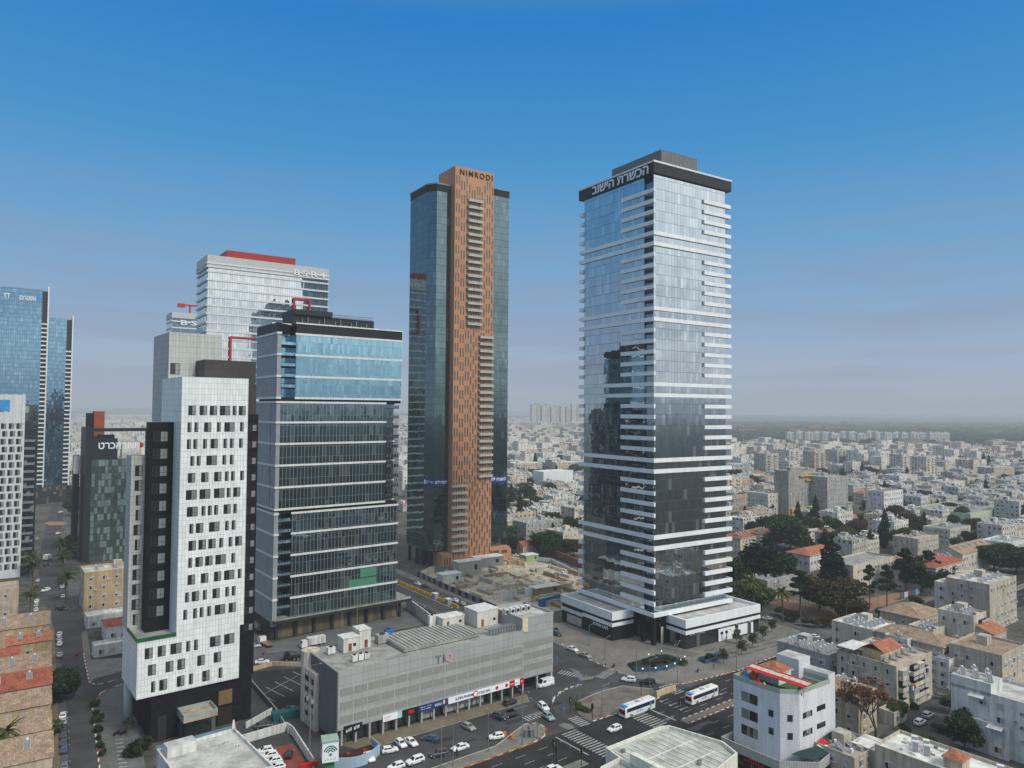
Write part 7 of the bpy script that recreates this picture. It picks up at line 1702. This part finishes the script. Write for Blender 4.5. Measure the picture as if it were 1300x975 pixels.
# ================================================================ STREET FURNITURE
def lamp(px, py, h, lb, g='tall street lamps around the crossing', arm=2.2, hd=0, two=False, z=.1):
    p = G(px, py); t = thing('street_lamp', lb, 'street lamp', (p[0], p[1], z), R(hd), g)
    b = MB(); b.tube((0, 0, 0), (0, 0, h), .13, .07, 8); b.box(-.2, .2, -.2, .2, 0, .35); b.build('pole', GREYM, t)
    for sg in ((1, -1) if two else (1,)):
        b = MB(); b.tube((0, 0, h - .15), (sg * arm, 0, h + .35), .05, .04, 6); b.build('arm', GREYM, t)
        b = MB(); b.box(sg * arm - .35, sg * arm + .35, -.14, .14, h + .28, h + .42); b.build('lamp_head', STEEL, t)
    return t
for px, py, h, hd, tw, lb in ((393, 966, 22, 0, False, 'very tall thin lamp mast beside the green cube sign'), (620, 955, 9, 100, False, 'street lamp on the pavement before the pharmacy sign'), (663, 946, 13, 130, True, 'tall lamp post at the pavement tip by the grey cabinets'), (682, 938, 9, 140, False, 'lamp post right of the grey cabinets'), (764, 910, 8, 30, False, 'lamp post in the middle of the bare traffic island'), (736, 893, 7, 30, False, 'short lamp post at the left of the traffic island'), (808, 858, 8, 0, False, 'lamp post on the tower pavement before the blue rail'), (860, 880, 14, 60, True, 'tall twin lamp at the plaza corner of the main road'), (825, 872, 8, 20, False, 'lamp post by the concrete barriers'), (935, 852, 12, 130, False, 'street lamp at the plaza kerb near the corner building'), (1017, 818, 14, 130, True, 'tall twin lamp at the side street corner'), (973, 790, 8, 40, False, 'lamp beside the podium end'), (1115, 785, 16, 40, False, 'tall grey pole at the corner plot road edge'), (748, 820, 7, 40, False, 'lamp post along the black podium wall'), (768, 838, 7, 40, False, 'second lamp post along the black podium wall'), (575, 972, 9, 100, False, 'street lamp on the pavement near the bottom edge'), (1075, 795, 8, 60, False, 'lamp at the wild corner plot'), (560, 975, 8, 90, False, 'thin lamp post at the bottom edge by the white off-roader')):
    lamp(px, py, h, lb, hd=hd, two=tw)
def signal(px, py, lb, hd, z=.12):
    p = G(px, py); t = thing('traffic_light', lb, 'traffic light', (p[0], p[1], z), R(hd), 'traffic lights at the crossing')
    b = MB(); b.tube((0, 0, 0), (0, 0, 3.9), .09, .08, 8); b.build('pole', BLACK, t)
    b = MB(); b.box(-.3, .3, -.25, .1, 2.7, 4.1); h = b.build('signal_head', BLACK, t)
    for i, m in enumerate((TAILL, YELLOW, GREEN)):
        b = MB(); b.tube((0, -.25, 3.85 - i * .45), (0, -.29, 3.85 - i * .45), .15, .15, 10); b.build('lens', m, h)
for px, py, hd, lb in ((703, 962, 20, 'traffic light at the near end of the zebra crossing'), (706, 972, -70, 'traffic light cut low beside the bottom zebra'), (724, 905, 20, 'traffic light on the small splitter island'), (752, 914, 200, 'traffic light at the tip of the bare traffic island'), (863, 908, 20, 'traffic light on the median before the second bus'), (814, 884, 200, 'traffic light by the concrete barriers'), (738, 972, 60, 'traffic light nearest the bottom edge, right of the zebra')): signal(px, py, lb, hd)
# barriers, cabinets, hoardings, cube sign, cafe deck, skip
p = G(836, 884); t = thing('road_barrier', 'row of sandy concrete barriers at the right end of the traffic island', 'barrier', (p[0], p[1], .16), R(38))
for i in range(4):
    b = MB(); x = i * 2.1 - 1; b.loft([[(x, -.45, 0), (x, .45, 0), (x, .2, 1.5), (x, -.2, 1.5)], [(x + 2, -.45, 0), (x + 2, .45, 0), (x + 2, .2, 1.5), (x + 2, -.2, 1.5)]]); b.build('barrier_block', M('barrier_sand', (0.48, 0.40, 0.24), .9, .12) if i == 0 else bpy.data.materials['barrier_sand'], t)
for px, lb in ((668, 'grey utility cabinet on the pavement tip, left one'), (675, 'grey utility cabinet on the pavement tip, right one')):
    p = G(px, 936); b = MB(); b.box(-.6, .6, -.35, .35, 0, 1.7); b.box(-.65, .65, -.4, .4, 1.7, 1.8); b.box(-.02, .02, -.37, -.35, .1, 1.6, 1); o = b.build('utility_cabinet', [GREYM, BLACK], None, loc=(p[0], p[1], .14), rz=R(38)); tag(o, lb, 'cabinet', 'grey cabinets on the pavement tip')
for px, py, lb in ((638, 935, 'orange plastic barrier on the pavement, left one'), (650, 938, 'orange plastic barrier on the pavement, right one')):
    p = G(px, py); b = MB(); b.loft([[(-1, -.3, 0), (-1, .3, 0), (-1, .1, 1), (-1, -.1, 1)], [(1, -.3, 0), (1, .3, 0), (1, .1, 1), (1, -.1, 1)]]); o = b.build('plastic_barrier', ORANGE, None, loc=(p[0], p[1], .14), rz=R(20 if px < 640 else 80)); tag(o, lb, 'barrier', 'orange barriers on the pavement')
p = G(418, 990); t = thing('cube_sign', 'white cube sign with green striped emblem on a green post', 'sign', (p[0], p[1], .1), R(20))
b = MB(); b.box(-1.0, 1.0, -.45, .45, 0, 4.5); b.build('post', GREEN, t); b = MB(); b.box(-1.75, 1.75, -1.75, 1.75, 4.51, 8.7); cb_ = b.build('cube', SIGNW, t); b = MB(); b.box(-1.8, 1.8, -1.8, 1.8, 8.7, 9.1); b.build('cap', M('pale_green_cap', (0.28, 0.42, 0.34), .5), t)
GRL = M('emblem_green', (0.01, 0.16, 0.08), .5, .03)
for f in (0, 1):
    b = MB()
    for r_ in (.45, .85, 1.25):
        for i in range(10):
            a0, a1 = .35 + i * .245, .35 + (i + 1) * .245; q = lambda r2, a: (r2 * math.cos(a) * 1.05, -1.78, 6.4 + r2 * math.sin(a) * 1.15)
            v = [q(r_, a0), q(r_ + .24, a0), q(r_ + .24, a1), q(r_, a1)]
            b.face(v if f == 0 else [(v_[1], -v_[0], v_[2]) for v_ in v])
    b.box(-.25, .25, -1.8, -1.76, 5.9, 6.4) if f == 0 else b.box(-1.8, -1.76, -.25, .25, 5.9, 6.4)
    b.build('emblem', GRL, cb_)
marks(cb_, GRL, -1.2, 1.2, -1.76, 5.0, 5.35, 9, 'lettering', 7)
p = G(447, 962); t = thing('cafe_deck', 'curved pale blue walled cafe deck under the block corner', 'cafe terrace', (p[0], p[1], .05), R(36))
arc = [(-6 + 12 * i / 10, -2.2 - 2.8 * math.sin(math.pi * i / 10)) for i in range(11)]
b = MB(); ribbon(arc + [(6, 2.5)], .2, 0, 2.4, b); ribbon([(-6, -2.2), (-6.2, 2.5)], .2, 0, 2.4, b); b.build('deck_wall', M('deck_blue', (0.34, 0.45, 0.54), .6, .08), t)
b = MB(); b.prism([(a * .97, c * .95) for a, c in arc] + [(5.8, 2.5), (-5.9, 2.5)], 0, .5); b.build('deck_floor', M('deck_dark', (0.05, 0.02, 0.018), .9), t)
for i, (x, y) in enumerate(((-2, -2.5), (1.5, -3), (3, -.5), (4, -2.2), (-1, 0))):
    b = MB(); b.tube((0, 0, .5), (0, 0, 1.2), .06, .06, 6); b.tube((0, 0, 1.2), (0, 0, 1.26), .5, .5, 12); q = Frame(p[0], p[1], 36).w(x, y); o = b.build('cafe_table', SIGNW if i % 2 else RED, None, loc=(q[0], q[1], .06)); tag(o, 'small round table inside the curved cafe deck', 'table', 'tables in the cafe deck')
p = G(363, 912); b = MB(); b.loft([[(-3.3, -1.1, 0), (-3.3, 1.1, 0), (-3.7, 1.25, 2.1), (-3.7, -1.25, 2.1)], [(3.0, -1.1, 0), (3.0, 1.1, 0), (3.4, 1.25, 2.1), (3.4, -1.25, 2.1)]]); o = b.build('skip_container', M('skip_teal', (0.015, 0.10, 0.115), .6, .15), None, loc=(p[0], p[1], .06), rz=R(30)); tag(o, 'blue green skip container between the yard and the grey block', 'skip')
def wall_thing(name, pts, h, t_, m, lb, cat, g=None, z=0.0):
    c = pts[0]; b = MB(); ribbon([(a[0] - c[0], a[1] - c[1]) for a in pts], t_, 0, h, b); o = b.build(name, m, None, loc=(c[0], c[1], z)); return tag(o, lb, cat, g)
wall_thing('yard_wall', PX((297, 965), (296, 948), (364, 928), (372, 934), (398, 975)), 2.2, .3, WHITEW, 'white wall around the red yard at the bottom', 'wall')
wall_thing('yard_wall', PX((318, 868), (350, 905), (366, 932)), 1.4, .3, CONC, 'concrete ramp wall between the black base and the parking', 'wall')
wall_thing('yard_wall', PX((312, 925), (345, 906)), 1.6, .3, WHITEW, 'short white wall by the black base', 'wall')
wall_thing('yard_wall', PX((318, 853), (345, 845), (382, 846)), 1.3, .4, TANP, 'tan wall between the forecourt and the parking', 'wall')
p = G(520, 790); wall_thing('white_wall', PX((516, 772), (553, 800)), 4.5, .4, WHITEW, 'white blank wall at the corner of the office canopy', 'wall')
ob_ = [o for o in COL.objects if o.get('label') == 'white wall around the red yard at the bottom'][0]
q = G(352, 931); b = MB(); b.box(-.9, .9, -.06, .06, .5, 2.1); o = b.build('green_sign', GREEN, None, loc=(q[0] - .1, q[1] - .25, 0), rz=R(40)); tag(o, 'small green sign on the white yard wall', 'sign')
q = G(392, 985); b = MB(); b.box(-2, 2, -.4, .4, 2.0, 2.9); b.tube((-1.6, 0, 0), (-1.6, 0, 2), .08, .08, 6); b.tube((1.6, 0, 0), (1.6, 0, 2), .08, .08, 6); o = b.build('red_sign', RED, None, loc=(q[0], q[1], 0), rz=R(30)); tag(o, 'red board at the bottom edge below the yard', 'sign')
# road works dividers
for i in range(10):
    x = 0 + i * 5.6
    if i in (6, 8): continue
    q = FQ.w(x, 0.4); b = MB(); b.loft([[(-2.4, -.45, 0), (-2.4, .45, 0), (-2.4, .18, 1.3), (-2.4, -.18, 1.3)], [(2.4, -.45, 0), (2.4, .45, 0), (2.4, .18, 1.3), (2.4, -.18, 1.3)]]); o = b.build('road_divider', YELLOW, None, loc=(q[0], q[1], .05), rz=FQ.a); tag(o, 'yellow road works divider along the middle of the dual road', 'barrier', 'yellow dividers on the dual road')
for x, lb in ((34, 'grey kiosk cabin standing in the divider row, first'), (45, 'grey kiosk cabin in the divider row, second')):
    q = FQ.w(x, .4); b = MB(); b.box(-1.4, 1.4, -1, 1, 0, 2.2, 0); b.box(-1.5, 1.5, -1.1, 1.1, 2.2, 2.4, 1); o = b.build('site_cabin', [GREYP, WHITEW], None, loc=(q[0], q[1], .05), rz=FQ.a); tag(o, lb, 'cabin')
# hoarding and site
HB = stripes('hoarding_art', (0.03, 0.035, 0.045), (0.25, 0.25, 0.26), 6.0, .7)
wall_thing('site_hoarding', PX((527, 730), (560, 746), (600, 763), (632, 777)), 2.6, .2, HB, 'dark printed hoarding along the building site', 'hoarding')
wall_thing('site_hoarding', PX((637, 780), (662, 777)), 3.4, .25, BLUE, 'bright blue hoarding panel at the near site corner', 'hoarding')
wall_thing('site_hoarding', PX((684, 772), (712, 764)), 3.4, .25, BLUE, 'bright blue hoarding beside the banded tower podium', 'hoarding')
wall_thing('site_wall', PX((660, 709), (700, 714), (735, 731)), 2.0, .4, WHITEW, 'pale wall along the back of the building site', 'wall')
wall_thing('brick_wall', PX((676, 703), (700, 706), (740, 722)), 4.0, .6, M('brick_soil', (0.24, 0.12, 0.075), .9), 'reddish brick bank along the back road', 'wall')
random.seed(9)
SITEC = [M('site_pale', (0.52, 0.44, 0.32), .9, .2), M('site_grey', (0.38, 0.36, 0.31), .9, .2), M('site_brown', (0.30, 0.21, 0.12), .9, .2)]
c0 = ccw(site)
def inside(x, y, poly):
    r_ = False; j = len(poly) - 1
    for i in range(len(poly)):
        if (poly[i][1] > y) != (poly[j][1] > y) and x < (poly[j][0] - poly[i][0]) * (y - poly[i][1]) / (poly[j][1] - poly[i][1]) + poly[i][0]: r_ = not r_
        j = i
    return r_
n = 0
while n < 110:
    x, y = uni(-50, 60), uni(295, 405)
    if not inside(x, y, c0): continue
    n += 1; L, hgt, a = uni(3, 14), uni(.6, 2.2), random.choice((R(34), R(124))) + uni(-.05, .05); b = MB(); b.box(-L / 2, L / 2, -uni(.15, .9), uni(.15, .9), 0, hgt); 
    o = b.build('broken_wall', random.choice(SITEC), None, loc=(x, y, .03), rz=a); tag(o, 'stub of broken concrete wall on the tan building site', 'broken wall', 'broken wall stubs on the building site')
rb = MB(); k = 0
while k < 1100:
    x, y = uni(-50, 60), uni(295, 405)
    if not inside(x, y, c0): continue
    k += 1; a = uni(.2, .8); rb.box(x, x + a, y, y + a * uni(.5, 1.2), 0.05, .05 + a * uni(.3, .9), random.choice((0, 0, 1, 2)))
tag(rb.build('rubble', SITEC), 'loose rubble strewn over the building site', 'rubble', None, 'stuff')
for (px, py, w, d, h, m, lb, nm) in ((582, 733, 13, 6, 7, SITEC[1], 'raw concrete block with one opening on the building site', 'concrete_hut'), (562, 743, 10, 6, 4.5, WHITEW, 'white site cabin behind the dark hoarding', 'site_cabin'), (606, 722, 16, 7, 5, GREYM, 'grey site shed with white roof below the terracotta podium', 'site_shed'), (634, 764, 9, .5, 4.2, WHITEW, 'white board panel standing on the building site', 'board'), (667, 757, 9, .5, 3.5, SIGNW, 'white fence panel deep in the building site', 'board'), (668, 714, 8, 6, 3.4, M('site_green', (0.30, 0.38, 0.2), .8), 'pale green tank on the far site edge', 'site_tank'), (552, 728, 14, .4, 3.2, GREYM, 'grey fence panel at the terracotta podium end', 'board'), (680, 757, 14, 5, 3.2, SITEC[2], 'brown earth heap block near the blue hoarding', 'earth_block')):
    x, y = G(px, py); b = MB(); b.box(0, w, 0, d, 0, h, 0, 1 if d > 1 else 0); 
    if d > 1: b.box(-.3, w + .3, -.3, d + .3, h, h + .2, 1); b.box(w * .7, w * .82, -.06, 0, h * .4, h * .75, 2)
    o = b.build(nm, [m, WHITEW, BLACK], None, loc=(x, y, .03), rz=R(33)); tag(o, lb, 'site structure')
b = MB(); 
p = G(1008, 806)
# sunken stair rails on the plaza
BR = M('rail_glass_blue', (0.04, 0.09, 0.16), .15, .1, spec=.6)
p = G(838, 841); t = thing('planter', 'dark curved terrace planter with blue glass edge in front of the tower corner', 'planter', (p[0], p[1], .14), R(33))
arc = [(-13 + 20 * i / 12, -2 - 3.4 * math.sin(math.pi * i / 12)) for i in range(13)]
b = MB(); b.prism(arc + [(6, 3), (-11, 3.5)], 0, .7, 0, 1); b.build('planter_wall', [BLACK, M('planter_soil', (0.03, 0.032, 0.03), .9, .3)], t)
b = MB(); ribbon([(a * 1.02, c * 1.12) for a, c in arc], .15, 0, 1.3, b); b.build('glass_edge', BR, t)
b = MB(); arc2 = [(-7 + 10 * i / 10, -1.0 - 1.8 * math.sin(math.pi * i / 10)) for i in range(11)]; b.prism(arc2 + [(2, 2), (-6, 2)], .7, 1.5); b.build('inner_bed', BLACK, t)
lm = NT('bollard_lamp'); 
for i, (x, y) in enumerate(((-12, -4.6), (-8, -6.2), (-4, -7), (0, -6.6), (4, -5.4), (7.6, -3.6), (-1, 4.2), (5, 4.4))):
    q = Frame(p[0], p[1], 33).w(x, y); b = MB(); b.tube((0, 0, 0), (0, 0, 1.3), .08, .08, 6, 1); b.tube((0, 0, 1.3), (0, 0, 1.65), .2, .2, 8, 0); o = b.build('bollard_lamp', [emit('lamp_white', (1, 1, 1), 1.3) if 'lamp_white' not in bpy.data.materials else bpy.data.materials['lamp_white'], DARKM], None, loc=(q[0], q[1], .14)); tag(o, 'small white bollard lamp around the dark planter of the tower', 'bollard lamp', 'bollard lamps around the planter')
p = G(904, 838); t = thing('stair_rail', 'sunken stairwell with blue glass rails on the plaza', 'stairwell', (p[0], p[1], .14), R(33))
for y in (-1.5, 1.5):
    b = MB(); b.box(-5, 5, y - .06, y + .06, 0, 1.2); b.build('glass_rail', BR, t)
b = MB(); b.box(-4.9, 4.9, -1.4, 1.4, .01, .06); b.build('stair_pit', BLACK, t)
rs = random.getstate(); random.seed(3)
for i in range(14):
    q = Frame(*G(838, 841), 33).w(uni(-11, 5), uni(-3.6, 2)); place(T['dbush'], (q[0], q[1], .84), uni(0, 6), 'low dark shrub in the curved planter of the tower', 'shrubs in the curved planter', (uni(.4, .7), uni(.4, .7), uni(.3, .5)))
random.setstate(rs)
# billboard fence by the pines
x0, x1 = Vector(G(1143, 762)), Vector(G(1191, 749)); d = (x1 - x0); a = math.atan2(d.y, d.x); L = d.length
t = thing('poster_fence', 'low fence of blue and white posters under the roadside pines', 'fence', (x0.x, x0.y, 0), a)
PM = [M('poster_blue', (0.05, 0.12, 0.22), .6, .3, 1.5), M('poster_white', (0.5, 0.52, 0.55), .6, .3, 1.2), M('poster_red', (0.2, 0.06, 0.08), .6, .4, 1.5)]
for i in range(10):
    b = MB(); b.box(i * L / 10, (i + .9) * L / 10, -.1, .1, .6, 3.0); b.box(i * L / 10, i * L / 10 + .1, -.08, .08, 0, .6); b.build('poster', PM[(0, 1, 2, 0, 1, 0, 2, 0, 1, 0)[i]], t)
# bollards and signposts
for px, py, lb in ((735, 873, 'blue round road sign by the slip lane'), (707, 845, 'blue round road sign at the block end'), (716, 912, 'blue round road sign on the splitter island'), (676, 921, 'blue round road sign at the pavement tip'), (748, 821, 'blue road sign at the tower kerb')):
    q = G(px, py); t = thing('road_sign', lb, 'road sign', (q[0], q[1], .14), R(30), 'blue road signs'); b = MB(); b.tube((0, 0, 0), (0, 0, 2.6), .05, .05, 6); b.build('post', GREYM, t); b = MB(); b.tube((0, -.05, 2.5), (0, -.09, 2.5), .38, .38, 14); b.build('disc', M('sign_disc', (0.03, 0.18, 0.55), .4, .02) if 'sign_disc' not in bpy.data.materials else bpy.data.materials['sign_disc'], t)

# ================================================================ HAZE, SKY, SUN, CAMERA
SUN_EL, SUN_AZ = R(44), R(42)        # sun stands behind the station, to its right
sd = Vector((math.cos(SUN_EL) * math.cos(-SUN_AZ), math.cos(SUN_EL) * math.sin(-SUN_AZ), math.sin(SUN_EL)))
t = NT('haze'); ab = t.n('VolumeAbsorption'); ab.inputs['Color'].default_value = (0, 0, 0, 1); ab.inputs['Density'].default_value = HAZE_D
em = t.n('Emission'); em.inputs[0].default_value = (0.395, 0.455, 0.525, 1); em.inputs[1].default_value = HAZE_D * 0.92
ad = t.n('AddShader'); t.t.links.new(ab.outputs[0], ad.inputs[0]); t.t.links.new(em.outputs[0], ad.inputs[1]); t.t.links.new(ad.outputs[0], t.out.inputs['Volume'])
hz = MB(); hz.box(-25000, 25000, -5000, 29000, -1, 300); o = struct('haze', hz, t.mat)

w = bpy.data.worlds.new('World'); SC.world = w; w.use_nodes = True; nt = w.node_tree; nt.nodes.clear()
def N(tp, **k):
    n = nt.nodes.new('ShaderNode' + tp)
    for a, v in k.items(): setattr(n, a, v)
    return n
def lk(a, b): nt.links.new(a, b)
out = N('OutputWorld'); bg = N('Background'); lk(bg.outputs[0], out.inputs[0])
sky = N('TexSky', sky_type='NISHITA'); sky.sun_disc = False; sky.sun_elevation = SUN_EL; sky.sun_rotation = math.atan2(sd.x, sd.y); sky.air_density = 1.0; sky.dust_density = 1.5; sky.ozone_density = 2.0
tc = N('TexCoord'); sp = N('SeparateXYZ'); lk(tc.outputs['Generated'], sp.inputs[0])
rp = N('ValToRGB'); lk(sp.outputs[2], rp.inputs[0]); el = rp.color_ramp.elements
# elevation gradient: lavender grey at the horizon, deep blue higher, bright neutral veil added overhead as fill light
stops = [(0.0, (0.44, 0.52, 0.64)), (0.05, (0.36, 0.45, 0.62)), (0.12, (0.235, 0.39, 0.61)), (0.22, (0.12, 0.345, 0.61)), (0.33, (0.035, 0.275, 0.605)), (0.48, (0.002, 0.195, 0.575)), (0.60, (0.10, 0.27, 0.52)), (0.74, (0.85, 0.86, 0.84)), (1.0, (1.0, 1.0, 0.97))]
while len(el) < len(stops): el.new(0.5)
for e, (p_, c) in zip(el, stops): e.position = p_; e.color = (*c, 1)
# bright cloud lobe added out of view at right, for fill and tower reflections
dot = N('VectorMath', operation='DOT_PRODUCT'); lk(tc.outputs['Generated'], dot.inputs[0]); hv = Vector((0.96, -0.28, 0)).normalized(); dot.inputs[1].default_value = (hv.x, hv.y, 0.0)
mr = N('MapRange', interpolation_type='SMOOTHSTEP'); lk(dot.outputs['Value'], mr.inputs[0]); mr.inputs[1].default_value = 0.42; mr.inputs[2].default_value = 0.92; mr.inputs[3].default_value = 0; mr.inputs[4].default_value = 1
mp = N('Mapping'); lk(tc.outputs['Generated'], mp.inputs[0]); mp.inputs['Scale'].default_value = (1.3, 1.3, 4.2)
cn = N('TexNoise'); lk(mp.outputs[0], cn.inputs['Vector']); cn.inputs['Scale'].default_value = 2.2; cn.inputs['Detail'].default_value = 7; cn.inputs['Roughness'].default_value = .55
c1 = N('MapRange'); lk(cn.outputs['Fac'], c1.inputs[0]); c1.inputs[1].default_value = .36; c1.inputs[2].default_value = .62; c1.inputs[3].default_value = .78; c1.inputs[4].default_value = 1.0
mul = N('Math', operation='MULTIPLY'); lk(mr.outputs[0], mul.inputs[0]); lk(c1.outputs[0], mul.inputs[1])
mixc = N('Mix', data_type='RGBA'); lk(mul.outputs[0], mixc.inputs[0]); lk(rp.outputs[0], mixc.inputs[6]); mixc.inputs[7].default_value = (1.38, 1.42, 1.40, 1)
# soft grey cloud bars low over the town
mp2 = N('Mapping'); lk(tc.outputs['Generated'], mp2.inputs[0]); mp2.inputs['Scale'].default_value = (1.0, 1.0, 8.0); mp2.inputs['Location'].default_value = (1.7, 0.4, 0.3)
n2 = N('TexNoise'); lk(mp2.outputs[0], n2.inputs['Vector']); n2.inputs['Scale'].default_value = 3.6; n2.inputs['Detail'].default_value = 5
c2 = N('MapRange'); lk(n2.outputs['Fac'], c2.inputs[0]); c2.inputs[1].default_value = .44; c2.inputs[2].default_value = .60; c2.inputs[3].default_value = 0; c2.inputs[4].default_value = .5
low = N('MapRange', interpolation_type='SMOOTHSTEP'); lk(sp.outputs[2], low.inputs[0]); low.inputs[1].default_value = .36; low.inputs[2].default_value = .03; low.inputs[3].default_value = 0; low.inputs[4].default_value = 1
m3 = N('Math', operation='MULTIPLY'); lk(c2.outputs[0], m3.inputs[0]); lk(low.outputs[0], m3.inputs[1])
mix2 = N('Mix', data_type='RGBA'); lk(m3.outputs[0], mix2.inputs[0]); lk(mixc.outputs[2], mix2.inputs[6]); mix2.inputs[7].default_value = (0.235, 0.305, 0.455, 1)
# add the physical sky on top at low strength
sc_ = N('VectorMath', operation='SCALE'); lk(sky.outputs[0], sc_.inputs[0]); sc_.inputs['Scale'].default_value = SKY_K
sc2 = N('VectorMath', operation='SCALE'); lk(mix2.outputs[2], sc2.inputs[0]); sc2.inputs['Scale'].default_value = RAMP_K
addv = N('VectorMath', operation='ADD'); lk(sc_.outputs[0], addv.inputs[0]); lk(sc2.outputs[0], addv.inputs[1])
lk(addv.outputs[0], bg.inputs[0]); bg.inputs[1].default_value = 0.1

sun = bpy.data.lights.new('sun', 'SUN'); sun.energy = SUN_E; sun.angle = R(12); sun.color = (1.0, 0.95, 0.86)
so = bpy.data.objects.new('sun', sun); COL.objects.link(so); so.rotation_euler = (-sd).to_track_quat('-Z', 'Y').to_euler()

cam = bpy.data.cameras.new('camera'); cam.sensor_width = 36; cam.lens = FPX / 1300 * 36; cam.clip_start = 1; cam.clip_end = 60000
co = bpy.data.objects.new('camera', cam); COL.objects.link(co)
m = Matrix.Identity(4)
for i in range(3): m[i][0], m[i][1], m[i][2] = _R[i], _U[i], -_fw[i]
m[0][3], m[1][3], m[2][3] = 0, 0, HGT
co.matrix_world = m
SC.camera = co
SC.view_settings.view_transform = 'Standard'; SC.view_settings.look = 'None'; SC.view_settings.exposure = 0; SC.view_settings.gamma = 1
SC.cycles.max_bounces = 6; SC.cycles.diffuse_bounces = 2; SC.cycles.glossy_bounces = 3; SC.cycles.transparent_max_bounces = 6; SC.cycles.volume_bounces = 0
SC.cycles.use_denoising = True
